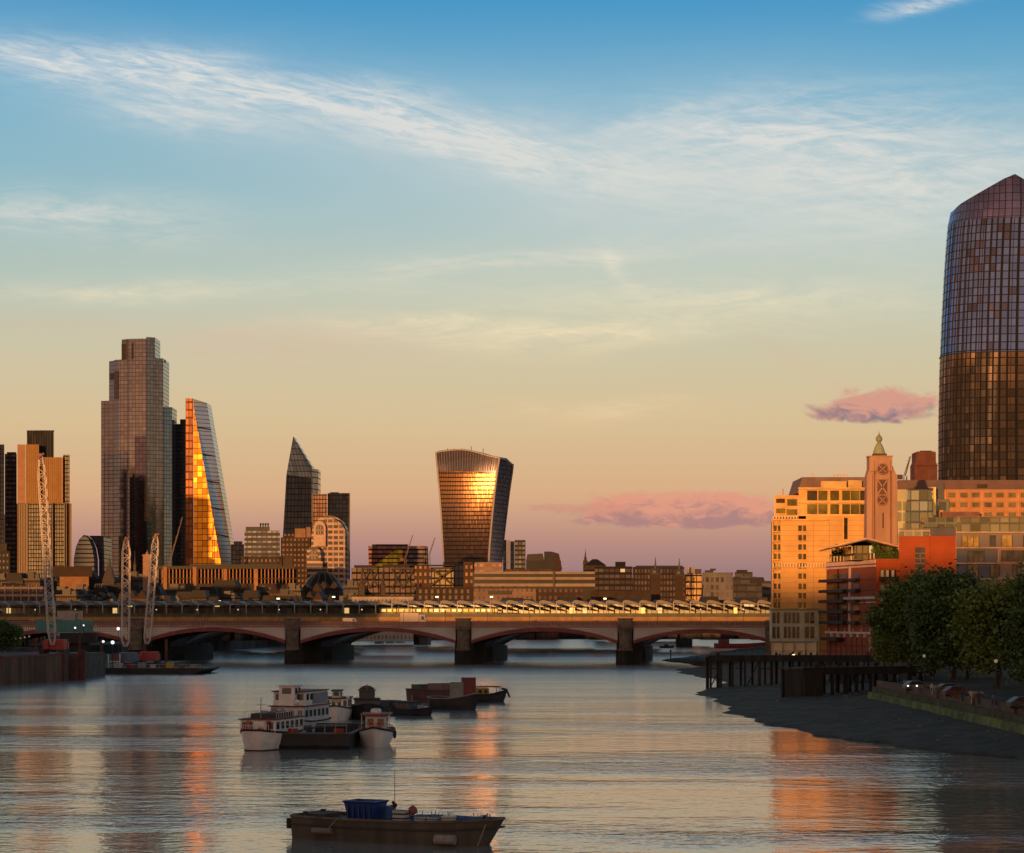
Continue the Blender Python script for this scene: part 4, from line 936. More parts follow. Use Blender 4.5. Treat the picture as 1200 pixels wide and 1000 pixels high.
# back and left shell so it is a closed body
mb = MB()
for j in range(NR+1):
    py = lerp(735, 531, j/NR); l, r_, r2 = widths(py); z = Z_(py)
    mb.v += [(X_(l), ydep(0,z), z), (X_(l)+3, 34, z), (WX(r2,t_.Y+34)-t_.X, 34, Z_(lerp(735, 541, j/NR)))]
for j in range(NR):
    for i in range(2): a_ = j*3+i; mb.f.append((a_,a_+1,a_+4,a_+3))
mb.build('rear_glazing', mat('rear_dark',(0.07,0.07,0.085),0.3,0.3), t_.r)
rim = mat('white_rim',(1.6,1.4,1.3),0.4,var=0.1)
mb = MB()
def pt(s, py):
    l, r_, _ = widths(py); z = Z_(py); return Vector((lerp(X_(l),X_(r_),s), ydep(s,z)-0.4, z))
for s in (0.0, 1.0):
    prev = None
    for j in range(26):
        p = pt(s, lerp(735, topy(s), j/25))
        if prev: mb.tube(prev, p, 1.0 if s else 0.8, n=6)
        prev = p
prev = None
for i in range(21):
    s = i/20; p = pt(s, topy(s))
    if prev: mb.tube(prev, p, 0.6, n=6)
    prev = p
prev = None
for i in range(15):
    s = i/14; py = topy(1.0)+2.5*s*s+3.5*s-1.2*math.sin(math.pi*s); l, r_, r2 = widths(py); p = Vector((X_(r_)+(WX(r2,t_.Y+34)-t_.X-X_(r_))*s, lerp(0,34,s)-0.5, Z_(py)))
    if prev: mb.tube(prev, p, 0.7, n=6)
    prev = p
prev = None
for j in range(26):
    py = lerp(735, topy(1.0)+6, j/25); r2 = widths(py)[2]; p = Vector((WX(r2,t_.Y+34)-t_.X, 33.5, Z_(py)))
    if prev: mb.tube(prev, p, 0.45, n=5)
    prev = p
mb.build('white_rim', rim, t_.r)
mb = MB()
vs_ = MB(); vs_.uv = []
for j in range(5):
    for i in range(25):
        s = i/24; p = pt(s, lerp(551+4*s, topy(s)+1, j/4)); vs_.v.append((p.x, p.y+0.1, p.z)); vs_.uv.append((s*34, j))
for j in range(4):
    for i in range(24): a_ = j*25+i; vs_.f.append((a_,a_+1,a_+26,a_+25))
vs_.build('sky_garden_glazing', facade('lilac_glazing',(0.10,0.10,0.14),(0.30,0.29,0.44),uv=True,wy=(0.0,1.0),wx=(0.25,1.0),gm=0.8,gr=0.10,wr=0.5,jit=0.0,gvar=0.1,tilt=0.25), t_.r, smooth=True, fix=False)
for i in range(1, 24):
    s = i/24; mb.tube(pt(s, 552), pt(s, topy(s)), 0.38, n=4)
mb.build('top_fins', mat('lilac_fin',(0.62,0.58,0.72),0.5,0.0), t_.r)
mb = MB()
for p_ in (524,532,541,552,566): mb.tube((X_(p_),12,Z_(530)),(X_(p_),12,Z_(524.5 if p_ != 552 else 522)),0.35,n=4)
mb.build('roof_masts', mat('roof_grey',(0.14,0.12,0.12)), t_.r)
# right of it
t_ = TH('office_tower','twin grey slab tower beside the concave skyscraper','office tower',603,1900,GZ)
t_.box('slab', darkg, 589.5, 593.5, 633, None, 0, 15); t_.box('pale_slab', mat('pale_grey_slab',(0.9,0.88,0.92),0.6), 594, 597.5, 633, None, 1, 16); t_.box('slab', darkg, 598, 602.5, 634.5, None, 0, 15)
t_.box('slab', facade('grey_tower_b',(0.20,0.20,0.22),(0.12,0.13,0.15),fh=3.8,bw=3,wy=(0.2,0.8),wx=(0.1,0.9),gm=0.2,gr=0.3,jit=0), 603, 615.8, 633, None, 2, 18)
t_ = TH('church','dark grey church with a steep pitched roof and a reddish gable','church',637,1700,GZ)
t_.box('nave', mat('church_grey',(0.13,0.13,0.15),0.7), 616.5, 638, 657, None, 4, 16); MB().slab([(t_.x(616.5),t_.z(657)),(t_.x(638),t_.z(657)),(t_.x(636),t_.z(648.5)),(t_.x(618),t_.z(649.5))], 5, 15).build('roof', mat('church_slate',(0.12,0.12,0.14),0.6), t_.r)
MB().slab([(t_.x(638),0),(t_.x(658),0),(t_.x(657.5),t_.z(658)),(t_.x(652),t_.z(648)),(t_.x(646),t_.z(646.5)),(t_.x(638),t_.z(646.5))], 0, 14).build('tower', mat('church_grey',(0.13,0.13,0.15),0.7), t_.r)
MB().slab([(t_.x(650),t_.z(668)),(t_.x(659),t_.z(668)),(t_.x(655),t_.z(649)),(t_.x(652),t_.z(648.5))], -0.8, -0.1).build('gable', mat('gable_red',(0.30,0.14,0.12),0.8), t_.r)
# white banded long office
t_ = TH('banded_long_office','long low office with bright white horizontal bands','office building',626,1150,GZ)
t_.box('block', mat('dark_window_band',(0.06,0.045,0.04),0.3), 553.5, 697, 670, None, 1, 22)
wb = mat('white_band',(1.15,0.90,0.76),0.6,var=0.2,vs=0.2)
for y0, y1 in ((670,672.8),(676.5,679.5),(684,687.5)): t_.box('white_band', wb, 556, 697.3, y0, y1, 0, 1)
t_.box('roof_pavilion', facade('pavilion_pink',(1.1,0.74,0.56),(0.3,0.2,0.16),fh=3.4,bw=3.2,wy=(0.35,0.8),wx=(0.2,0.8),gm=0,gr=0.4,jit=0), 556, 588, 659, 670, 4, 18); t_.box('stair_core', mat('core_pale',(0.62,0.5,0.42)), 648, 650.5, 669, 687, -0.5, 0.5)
for p_ in (558,592,607,632): t_.box('roof_plant', mat('roof_pink',(0.42,0.28,0.22)), p_, p_+14, 667, 670, 6, 14)
t_ = TH('pale_annexe','lower pinkish office row with small windows beneath the white bands','office building',590,1060,GZ)
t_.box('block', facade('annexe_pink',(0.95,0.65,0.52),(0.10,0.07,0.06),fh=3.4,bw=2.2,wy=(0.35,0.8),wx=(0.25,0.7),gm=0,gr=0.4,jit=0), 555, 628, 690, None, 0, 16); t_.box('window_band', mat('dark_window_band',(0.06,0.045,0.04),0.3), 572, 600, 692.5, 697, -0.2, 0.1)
for k in range(5): t_.box('roof_stack', mat('roof_pink',(0.42,0.28,0.22)), 560+k*14, 563+k*14, 687, 690, 2, 5)
t_.box('side_block', facade('brown_side',(0.36,0.22,0.16),(0.08,0.05,0.05),fh=3.4,bw=2.4,wy=(0.3,0.8),wx=(0.25,0.75),gm=0,gr=0.4,jit=0,lit=0.02), 629, 683, 690.5, None, 2, 18)
# dark flat blocks to the right
fl = facade('dark_stepped_glass',(0.11,0.085,0.085),(0.065,0.055,0.065),fh=3.7,bw=3.4,wy=(0.3,0.85),wx=(0.08,0.92),gm=0.2,gr=0.3,jit=0.01,lit=0.008)
t_ = TH('dark_office','broad dark office with a flat roof left of the station towers','office building',740,1450,GZ)
t_.box('block', fl, 697, 741, 664, None, 0, 30); t_.box('block', facade('brown_grid',(0.20,0.14,0.12),(0.09,0.07,0.07),fh=3.7,bw=2,wy=(0.2,0.8),wx=(0.2,0.8),gm=0,gr=0.3,jit=0), 741.5, 802, 664.5, None, 2, 30)
t_.box('roof_garden', mat('roof_plants',(0.04,0.05,0.03),0.9), 721, 733, 658.5, 664, 8, 20); t_.box('roof_rail', mat('roof_grey',(0.14,0.12,0.12)), 745, 800, 663, 664.4, 4, 5)
t_ = TH('slate_roof_house','small building with a dark conical slate roof beside the thin spire','building',697,1850,GZ)
MB().prism([(-9,-9),(9,-9),(9,9),(-9,9)], t_.z(663), t_.z(655.5), [(-2,-2),(2,-2),(2,2),(-2,2)]).build('roof', mat('slate_dark',(0.07,0.06,0.07)), t_.r); bx(-8.6,8.6,-8.6,8.6,0,t_.z(663)).build('wall', mat('tan_wall',(0.25,0.17,0.12)), t_.r)
# brick station towers with lead domes
def sttower(label, px, Y, hw, ydome, yend, ytip):
    t = TH('station_tower', label, 'tower', px, Y, GZ, 'pair of brick station towers')
    w_ = t.x(px+hw); zd = t.z(ydome)
    bx(-w_,w_,-w_,w_,0,zd).build('shaft', mat('station_brick',(0.36,0.19,0.10),0.85,var=0.25,vs=0.3), t.r)
    MB().box(-w_*1.12,w_*1.12,-w_*1.12,w_*1.12,zd,zd+1.0).build('cornice', mat('station_stone',(0.42,0.30,0.22)), t.r)
    hd = t.z(yend)-zd
    MB().rev([(w_*1.05,zd+1.0),(w_*1.0,zd+1+hd*0.35),(w_*0.75,zd+1+hd*0.7),(w_*0.3,zd+hd*0.95),(0.5,zd+hd*1.05),(0.45,zd+hd*1.5),(0.1,t.z(ytip))],0,0,12).build('dome', mat('lead_dome',(0.42,0.38,0.38),0.5), t.r, smooth=False)
    MB().slab([(-w_*0.3,zd-9),(w_*0.3,zd-9),(w_*0.3,zd-5),(0,zd-4),(-w_*0.3,zd-5)], -w_-0.1, -w_+0.1).build('window', mat('arch_dark',(0.07,0.055,0.05),0.3), t.r)
sttower('left brick station tower with a pale dome', 768, 1150, 5.6, 674, 666, 653); sttower('right slimmer brick station tower with a pale dome', 796, 1230, 4.6, 675, 667, 654)
t_ = TH('viaduct_wall','low brown brick wall with arched openings left of the station towers','viaduct',728,1120,GZ)
t_.box('wall', mat('viaduct_brick',(0.30,0.17,0.10),0.85,var=0.3,vs=0.2), 692, 763, 692.5, None, 0, 8)
for p_ in (728,743,757,710):
    hw_ = t_.x(728+4.2)-t_.x(728); MB().slab([(t_.x(p_)-hw_,t_.z(706))]+[(t_.x(p_)-hw_*math.cos(q*math.pi/8)*-1*-1, t_.z(702)+hw_*math.sin(q*math.pi/8)) for q in range(9)][::1]+[(t_.x(p_)+hw_,t_.z(706))], -0.2, 0.1).build('arch', mat('arch_dark',(0.07,0.055,0.05),0.3), t_.r)
t_ = TH('glass_office','small office with golden reflecting windows and a white cube on top','office building',812,1250,GZ)
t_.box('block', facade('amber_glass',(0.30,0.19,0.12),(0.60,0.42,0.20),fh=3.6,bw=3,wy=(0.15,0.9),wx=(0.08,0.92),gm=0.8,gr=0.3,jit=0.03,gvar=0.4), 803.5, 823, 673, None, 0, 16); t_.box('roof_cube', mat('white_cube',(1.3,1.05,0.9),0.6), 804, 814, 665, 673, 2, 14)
t_.box('roof_cube', mat('grey_cube',(0.30,0.28,0.29),0.6), 814.5, 822, 667, 673, 4, 14); t_.box('low_wing', mat('station_brick',(0.36,0.19,0.10)), 822, 832, 694, None, -4, 6)
t_ = TH('white_grid_office','pale grey office with a white window grid right of the station towers','office building',841,1200,GZ)
gg = facade('pale_grid',(0.75,0.70,0.68),(0.10,0.10,0.12),fh=3.9,bw=2.6,wy=(0.2,0.85),wx=(0.25,0.85),gm=0.1,gr=0.3,jit=0,gvar=0.6)
t_.box('block', gg, 823.5, 859, 671, None, 0, 20); t_.box('block', mat('grey_plain',(0.26,0.25,0.26)), 826, 836, 668.5, 671, 4, 15); t_.box('roof_stack', mat('grey_plain2',(0.32,0.28,0.27)), 832, 839, 666.5, 668.5, 5, 12)
t_ = TH('terraced_block','dark stepped block of terraces right of the pale grid office','apartment building',875,1150,GZ)
dk = facade('terrace_floors',(0.25,0.24,0.24),(0.06,0.06,0.07),fh=3.2,bw=5,wy=(0.22,0.9),wx=(0.04,0.96),gm=0.1,gr=0.3,jit=0,lit=0.01)
t_.box('block', dk, 859.3, 893, 684, None, 0, 22); t_.box('block', dk, 859.3, 887, 676, 684, 3, 22); t_.box('block', dk, 861, 882, 670.5, 676, 6, 22); t_.box('roof_plant', mat('roof_grey',(0.14,0.12,0.12)), 863, 876, 668, 670.5, 9, 20)
t_ = TH('banded_small_office','small white-banded building against the big sandstone hotel','office building',899,1300,GZ)
t_.box('block', facade('small_bands',(0.46,0.40,0.38),(0.10,0.09,0.10),fh=3.6,bw=30,wy=(0.4,0.95),wx=(0,1),gm=0,gr=0.4,jit=0), 892, 915, 683, None, 0, 20); t_.box('roof_plant', mat('grey_plain',(0.26,0.25,0.26)), 896, 912, 681, 683, 4, 18)

# mid-ground rooftops between skyline and bridge
rg = random.Random(21)
tones = [(0.20,0.14,0.11),(0.32,0.22,0.16),(0.12,0.14,0.19),(0.55,0.42,0.32),(0.22,0.24,0.28),(0.36,0.18,0.11)]
fM = [facade('rooftop_wall_%d'%i, c_, tuple(x*0.4 for x in c_), fh=0.22, bw=0.085, wy=(0.3,0.75), wx=(0.28,0.72), gm=0, gr=0.4, jit=0, lit=0.01) for i, c_ in enumerate(tones)]
rM = [mat('roof_slate_a',(0.09,0.085,0.09),0.7), mat('roof_tile_b',(0.24,0.12,0.08),0.8), mat('roof_lead_c',(0.20,0.19,0.20),0.5)]
protos = []
def rooftop(k):
    r_ = thing('rooftop_building', 'low building among the huddled city rooftops behind the railway station', 'building', (0,0,0), 0, 'low city rooftops behind the station')
    W_, D_, H_ = 1.0, 1.0, 1.0
    bx(-0.5,0.5,0,1,0,0.86).build('wall', fM[k % 6], r_)
    if k % 3 == 0: MB().slab([(-0.5,0.86),(0.5,0.86),(0.38,1.0),(-0.38,1.0)],0.02,0.98).build('roof', rM[k%3], r_)
    elif k % 3 == 1: MB().box(-0.52,0.52,-0.02,1.0,0.86,0.89).box(-0.3,0.1,0.3,0.8,0.89,1.0).box(0.2,0.4,0.2,0.5,0.89,0.96).build('roof', rM[2], r_)
    else: MB().slab([(-0.5,0.86),(0.0,0.86),(-0.25,1.0)],0,1).slab([(0.0,0.86),(0.5,0.86),(0.25,1.0)],0,1).build('roof', rM[1], r_)
    return r_
for k in range(6): protos.append(rooftop(k))
used = set()
def put_roof(px, Y, wpx, ytop, dep=18):
    k = rg.randrange(6); W_ = wpx*Y/FPX; H_ = WZ(ytop,Y)-GZ
    if k not in used:
        used.add(k); o = protos[k]; o.location = (WX(px,Y),Y,GZ)
    else: o = dup(protos[k], (WX(px,Y),Y,GZ))
    o.scale = (W_, dep, H_); o.rotation_euler = (0,0,rg.uniform(-0.06,0.06))
for px in range(-10, 420, 17): put_roof(px+rg.uniform(-5,5), rg.uniform(1000,1080), rg.uniform(14,26), rg.uniform(690,701))
for px in range(-10, 420, 21): put_roof(px+rg.uniform(-5,5), rg.uniform(1150,1240), rg.uniform(16,30), rg.uniform(679,690))
for px in range(-10, 200, 24): put_roof(px+rg.uniform(-5,5), rg.uniform(1340,1450), rg.uniform(16,30), rg.uniform(667,678))
for px in range(415, 900, 26): put_roof(px+rg.uniform(-6,6), rg.uniform(1960,2060), rg.uniform(20,34), rg.uniform(672,684), 24)
for px in range(0, 420, 11): put_roof(px+rg.uniform(-4,4), rg.uniform(955,990), rg.uniform(6,13), rg.uniform(698,705), 12)
for px in range(600, 900, 21): put_roof(px+rg.uniform(-6,6), rg.uniform(1000,1050), rg.uniform(16,30), rg.uniform(697,704))
for px in range(420, 600, 24): put_roof(px+rg.uniform(-6,6), rg.uniform(1560,1660) , rg.uniform(18,30), rg.uniform(700,706))
for k in range(6):
    if k not in used: put_roof(300, 1030, 20, 700)
t_ = TH('cream_terrace','long low cream terrace with small dark windows just above the station canopy','building',455,960,GZ)
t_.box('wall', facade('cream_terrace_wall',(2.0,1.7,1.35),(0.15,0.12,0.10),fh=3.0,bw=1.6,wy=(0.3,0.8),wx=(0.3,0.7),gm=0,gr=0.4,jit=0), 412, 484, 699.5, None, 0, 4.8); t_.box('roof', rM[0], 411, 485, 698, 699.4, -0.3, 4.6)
t_ = TH('orange_roof_hall','low hall whose long roof glows orange at the left behind the cranes','building',88,1300,GZ)
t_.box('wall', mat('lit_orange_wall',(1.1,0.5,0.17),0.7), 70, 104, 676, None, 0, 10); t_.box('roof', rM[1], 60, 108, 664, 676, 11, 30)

KA = 1.0
# ================================================================ RIGHT BANK
RZ = 4.6
# curved glass skyscraper cut by the right frame edge
t_ = TH('curved_skyscraper','huge curved dark glass skyscraper with a slanted crown at the right edge','skyscraper',1200,790,RZ); X_, Z_ = t_.x, t_.z
def lx(py): # left silhouette
    L_ = [(740,1106),(620,1101.5),(560,1100.6),(490,1101),(430,1102.2),(370,1104.6),(310,1107.8),(270,1110.5),(245,1113),(200,1116)]
    for k in range(len(L_)-1):
        if L_[k][0] >= py >= L_[k+1][0]: return lerp(L_[k][1], L_[k+1][1], (L_[k][0]-py)/(L_[k][0]-L_[k+1][0]))
    return L_[-1][1]
DEP = 34.0; NA = 44
def plan_pt(q, py):
    """q 0..1 round the left half-plan starting at back; returns bearing and depth"""
    l = lx(py); rr_ = 1288+ (740-py)*-0.02; cx = (l+rr_)/2; hw = (rr_-l)/2
    th_ = math.pi*2*q
    n_ = 2.6
    c_, s_ = math.cos(th_), math.sin(th_)
    ex = abs(c_)**(2/n_)*(1 if c_ >= 0 else -1); ey = abs(s_)**(2/n_)*(1 if s_ >= 0 else -1)
    return t_.x(cx, DEP/2)+(t_.x(cx+hw, DEP/2)-t_.x(cx, DEP/2))*ex, DEP/2 - DEP/2*ey
def crown(x): # slanting roof plane then fall to the right
    px = 600+(x+t_.X)*FPX/t_.Y
    if px < 1187: 
        q = max(0,(1187-px)/75.0); return 202 + 40*q + 50*max(0,q-0.8)
    q = (px-1187)/100.0; return 202 + 40*q + 60*q*q
NR = 56
obU = facade('curved_tower_sky_tint',(0.012,0.012,0.018),(0.27,0.31,0.45),uv=True,wy=(0.12,1.0),wx=(0.22,0.95),gm=0.85,gr=0.08,wr=0.9,wm=0.0,jit=0.006,gvar=0.18,
             glass2=(0.34,0.25,0.27), g2p=0.12, tilt=0.15)  # bluer base carries the reflected sky of the upper half
obL = facade('curved_tower_city_tint',(0.012,0.010,0.011),(0.17,0.155,0.16),uv=True,wy=(0.12,1.0),wx=(0.22,0.95),gm=0.8,gr=0.08,wr=0.9,wm=0.0,jit=0.006,gvar=0.25,
             glass2=(0.38,0.31,0.28), g2p=0.25, lowp=(15,85,0.6), tilt=-0.10)  # same glass, browner base carries the reflected city and horizon
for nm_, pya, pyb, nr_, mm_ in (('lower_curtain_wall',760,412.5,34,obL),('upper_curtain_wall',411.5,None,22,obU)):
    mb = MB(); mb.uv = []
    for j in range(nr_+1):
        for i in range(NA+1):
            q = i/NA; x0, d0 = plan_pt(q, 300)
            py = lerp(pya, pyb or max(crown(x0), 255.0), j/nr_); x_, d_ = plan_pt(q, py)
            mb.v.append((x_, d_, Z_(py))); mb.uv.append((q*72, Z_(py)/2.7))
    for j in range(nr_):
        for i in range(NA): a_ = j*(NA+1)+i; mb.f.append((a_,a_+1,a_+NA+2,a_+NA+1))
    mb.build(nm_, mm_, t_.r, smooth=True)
mb = MB(); mb.uv = []
NK = 10
for j in range(NK+1):
    for i in range(NA+1):
        q = i/NA; x0, d0 = plan_pt(q, 255); top = crown(x0)
        if top > 253.5: top = 253.5
        py = lerp(254.6, top, j/NK); x_, d_ = plan_pt(q, py); sh = 1-0.10*(j/NK)**2
        xc_ = X_(1187); mb.v.append((xc_+(x_-xc_)*(1-0.03*(j/NK)), DEP/2+(d_-DEP/2)*sh, Z_(py))); mb.uv.append((q*72, Z_(py)/2.7))
for j in range(NK):
    for i in range(NA): a_ = j*(NA+1)+i; mb.f.append((a_,a_+1,a_+NA+2,a_+NA+1))
mb.f.append(tuple(NK*(NA+1)+i for i in range(NA)))
mb.build('crown_screen', facade('crown_glass',(0.015,0.012,0.02),(0.44,0.34,0.44),uv=True,wy=(0.08,1.0),wx=(0.10,0.96),gm=0.95,gr=0.25,wr=0.9,wm=0.0,jit=0.01,gvar=0.18,tilt=0.22), t_.r)
mb = MB()
for py in (412,):
    prev = None
    for i in range(NA+1):
        x_, d_ = plan_pt(i/NA, py); cx_ = X_(1195); p = Vector((cx_+(x_-cx_)*1.004, DEP/2+(d_-DEP/2)*1.01, Z_(py)))
        if prev: mb.tube(prev, p, 0.2 if py > 300 else 0.25, n=4)
        prev = p
mb.build('reflection_edge', mat('tower_band',(0.015,0.015,0.02),0.8), t_.r)  # dark line drawn where the two painted reflections meet
for i in range(NA):
    q = i/NA; prev = None
    if math.sin(2*math.pi*q) < -0.05: continue
    mb = MB()
    for j in range(17):
        py = lerp(740, 256, j/16); x_, d_ = plan_pt(q, py); cx_ = X_(1195); p = Vector((cx_+(x_-cx_)*1.003, DEP/2+(d_-DEP/2)*1.012, Z_(py)))
        if prev: mb.tube(prev, p, 0.13, n=4)
        prev = p
    mb.build('facade_fin', mat('fin_dark',(0.015,0.013,0.016),0.8), t_.r)

# sandstone hotel
sandA = facade('sandstone', (0.74,0.445,0.155), (0.48,0.28,0.10), fh=1.5, bw=400, wy=(0.0,0.08), wx=(0,1), gm=0, gr=0.85, wr=0.85, jit=0, wallvar=0.18, gvar=0.05)
t_ = TH('hotel_building','big sunlit sandstone hotel with glazed top floors and a green glass bay at its foot','hotel',960,665,RZ); X_, Z_ = t_.x, t_.z
olive = mat('olive_glass_pane',(0.20,0.18,0.05),0.18,0.6,var=0.5,vs=0.25); darkp = mat('dark_pane',(0.05,0.045,0.03),0.15,0.3,var=0.5)
orangeF = mat('orange_frame',(0.82,0.46,0.13),0.6)
t_.box('wall', sandA, 914.6, 971.5, 610, 716, 0, 30); t_.box('wall', sandA, 960, 971.5, 716, None, 0.02, 30)
t_.box('wall', sandA, 971.6, 1018, 604.5, None, 0, 30); t_.box('wall', sandA, 944.5, 971.55, 604.5, 609.9, 0, 30)
t_.box('corner_strip', orangeF, 905, 906.3, 608, 716, -0.3, 0.3); t_.box('corner_bay', mat('sand_plain',(0.66,0.39,0.14),0.8), 906.4, 914.5, 610, 716, 0.5, 20)
rows_ = [616,627,638,649,660,672,684,695,706]
for y in rows_:
    for a0, a1 in ((906.8,914.2),(935.5,944.5)):
        q = t_.box('window', mat('bronze_pane',(0.11,0.095,0.035),0.2,0.4,var=0.6,vs=0.3) if y < 665 or a0 > 930 else darkp, a0, a1, y, y+6.6, -0.12, 0.0 if a0 > 930 else 0.5)
        t_.box('sill', orangeF, a0-0.4, a1+0.4, y+6.65, y+7.6, -0.5, 0.1, q); t_.box('mullion', orangeF, (a0+a1)/2-0.2, (a0+a1)/2+0.2, y, y+6.6, -0.3, -0.121, q)
t_.box('cornice', orangeF, 904, 971, 608.4, 610.2, -0.9, 0.0)
mb = MB()
for y, a0, a1 in ((660.5,905,968),(605,905,935)):
    k = a0
    while k < a1:
        mb.box(X_(k),X_(k+1.5),-0.9,-0.55,Z_(y+4.0),Z_(y)); k += 3.4
    mb.box(X_(a0),X_(a1),-0.95,-0.13,Z_(y+4.8),Z_(y+4.1))
mb.build('balustrade', mat('pale_baluster',(0.78,0.60,0.34),0.6), t_.r)
t_.box('upper_left_floors', orangeF, 907.5, 935.6, 580.5, 609.8, 1.5, 26)
for a0,a1,b0,b1,mm in ((909.5,919.5,584.5,589.5,darkp),(922.5,934,585,592.8,olive),(909.5,920,596,601.5,olive),(922,934,597,603.5,olive)): t_.box('window', mm, a0, a1, b0, b1, 1.2, 1.5)
t_.box('penthouse', orangeF, 936, 1018, 572, 604.4, 2.0, 28)
for k,(a0,a1) in enumerate(((946,957.5),(959,969.5),(973,983),(987,996),(997,1007),(1008,1015.5))):
    for b0,b1 in ((575,586.5),(591,602.5)): t_.box('window', darkp if (k == 0 and b0 < 580) or k == 5 else olive, a0, a1, b0, b1, 1.7, 2.0)
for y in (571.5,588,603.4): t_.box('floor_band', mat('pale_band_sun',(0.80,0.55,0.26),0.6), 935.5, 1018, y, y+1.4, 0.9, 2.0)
roofbr = mat('brown_mansard',(0.20,0.13,0.11),0.8,var=0.2,vs=0.3)
MB().slab([(X_(936),Z_(577.5)),(X_(1018),Z_(571.4)),(X_(1016),Z_(558.5)),(X_(942),Z_(558.5))], 3.2, 26).build('mansard_roof', roofbr, t_.r)
t_.box('dormer', mat('dormer_gold',(0.62,0.42,0.15),0.4,0.2), 962, 992, 564, 571.4, 1.6, 6); t_.box('dormer', mat('dormer_gold',(0.62,0.42,0.15),0.4,0.2), 994, 1010, 563, 571.4, 1.6, 6)
mb = MB()
for p_ in (983,987,991,995,999): mb.tube((X_(p_),10,Z_(558.5)),(X_(p_),10,Z_(553)),0.18,n=4)
mb.tube((X_(983),10,Z_(553.6)),(X_(999),10,Z_(553.6)),0.15,n=4).tube((X_(921),8,Z_(580.5)),(X_(921),8,Z_(571)),0.25,n=5).tube((X_(957),9,Z_(558.5)),(X_(957),9,Z_(552)),0.2,n=5)
mb.build('roof_rails', mat('pale_rail',(0.6,0.48,0.36),0.5), t_.r)
t_.box('slot_window', darkp, 989, 993.2, 607, 632, -0.1, 0.0); t_.box('slot_frame', orangeF, 988, 988.9, 606, 633, -0.25, 0.0)
mb = MB()
for p_ in (953, 971.6, 990): mb.box(X_(p_), X_(p_)+0.12, -0.05, 0.0, Z_(715), Z_(612))
mb.build('pilaster_joints', mat('joint',(0.45,0.26,0.12)), t_.r)
# green glass bay at the foot
gf = mat('pale_green_frame',(0.52,0.54,0.40),0.5,var=0.2)
q = t_.box('green_bay_frame', gf, 903.5, 959.5, 714.5, 752, -4.0, -0.3)
t_.box('bay_roof_edge', mat('ochre',(0.50,0.38,0.14),0.7), 903, 960.5, 713.4, 714.4, -4.6, -0.2)
for k,(a0,a1) in enumerate(((905,913.5),(918.5,926.5),(928.5,936.5),(943,954))):
    for b0,b1 in ((718,730.5),(734.5,748)):
        w_ = t_.box('window', mat('teal_dark_glass',(0.02,0.03,0.028),0.12,0.0,var=0.5), a0, a1, b0, b1, -4.15, -4.0); t_.box('mullion', gf, (a0+a1)/2-0.3, (a0+a1)/2+0.3, b0, b1, -4.3, -4.16, w_)
for k in range(5): t_.box('post', mat('ochre',(0.50,0.38,0.14),0.7), 904+k*13.3, 906+k*13.3, 752.1, None, -3.6, -2.6)
t_.box('shopfront', emit('shop_glow',(0.55,0.38,0.22),0.10), 906, 957, 753.5, None, -1.6, -0.4)
# right-hand wing of the hotel behind the tower
t_ = TH('hotel_wing','long sandstone hotel wing with rows of small windows under a brown roof','hotel',1130,700,RZ)
winM = facade('wing_grid',(0.62,0.33,0.17),(0.22,0.19,0.10),fh=2.94,bw=3.63,wy=(0.25,0.8),wx=(0.22,0.78),gm=0.3,gr=0.3,jit=0,gvar=0.7,zoff=1.0)
t_.box('wall', mat('wing_stone',(0.48,0.24,0.12),0.8,var=0.15), 1106, 1230, 573.8, None, 0, 22)
for j, y in enumerate((577.5,589,600.5)):
    for k in range(9): t_.box('window', mat('wing_window',(0.20,0.17,0.09),0.2,0.4,var=0.5) , 1111+k*14.2, 1119.5+k*14.2, y, y+5.5, -0.15, 0.0)
for k in range(10): t_.box('pilaster', mat('wing_pale',(0.60,0.33,0.16),0.7), 1107.6+k*14.2, 1108.9+k*14.2, 574.5, 625, -0.4, 0.0)
t_.box('string_course', mat('wing_pale',(0.60,0.33,0.16),0.7), 1106, 1230, 585.6, 587, -0.45, -0.41); t_.box('string_course', mat('wing_pale',(0.60,0.33,0.16),0.7), 1106, 1230, 597.4, 598.4, -0.45, -0.41)
MB().slab([(t_.x(1050),t_.z(574)),(t_.x(1230),t_.z(574)),(t_.x(1216),t_.z(562.6)),(t_.x(1054),t_.z(562.6))], 0.6, 20).build('mansard_roof', mat('purple_brown_roof',(0.15,0.095,0.09),0.75,var=0.2,vs=0.2), t_.r)
t_.box('roof_window', darkp, 1145, 1157, 567.5, 572, 0.3, 0.59)
t_.box('chimney_like_block', mat('wing_pale',(0.60,0.33,0.16),0.7), 1101, 1105.5, 598, None, -2, 1)
q = t_.box('glass_bay', facade('bay_glass',(0.60,0.50,0.28),(0.46,0.50,0.32),fh=3.3,bw=2.6,wy=(0.12,0.95),wx=(0.07,0.95),gm=0.6,gr=0.2,wr=0.4,jit=0.04,gvar=0.5), 1050, 1093.5, 573.8, None, -3, 0.5)
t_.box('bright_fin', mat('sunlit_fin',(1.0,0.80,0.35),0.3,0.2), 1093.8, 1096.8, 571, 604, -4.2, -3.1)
t_.box('balcony_edge', mat('bay_edge',(0.72,0.5,0.3),0.4), 1088, 1094, 570.8, 572.4, -3.8, -2.8)
t_.box('dark_roof_corner', mat('slate_blue',(0.09,0.09,0.11),0.6), 1096.5, 1106, 566, 585, -0.6, 10); t_.box('link_glass', facade('link_glass',(0.2,0.2,0.16),(0.14,0.17,0.14),fh=3.3,bw=2.6,wy=(0.1,0.95),wx=(0.07,0.95),gm=0.4,gr=0.2,jit=0.03,gvar=0.6), 1096.6, 1112, 585.1, 606, -1.2, 0)
t_.box('maroon_plant', mat('maroon_plant',(0.20,0.10,0.09),0.8), 1104, 1148, 600, 607, -5, -1)
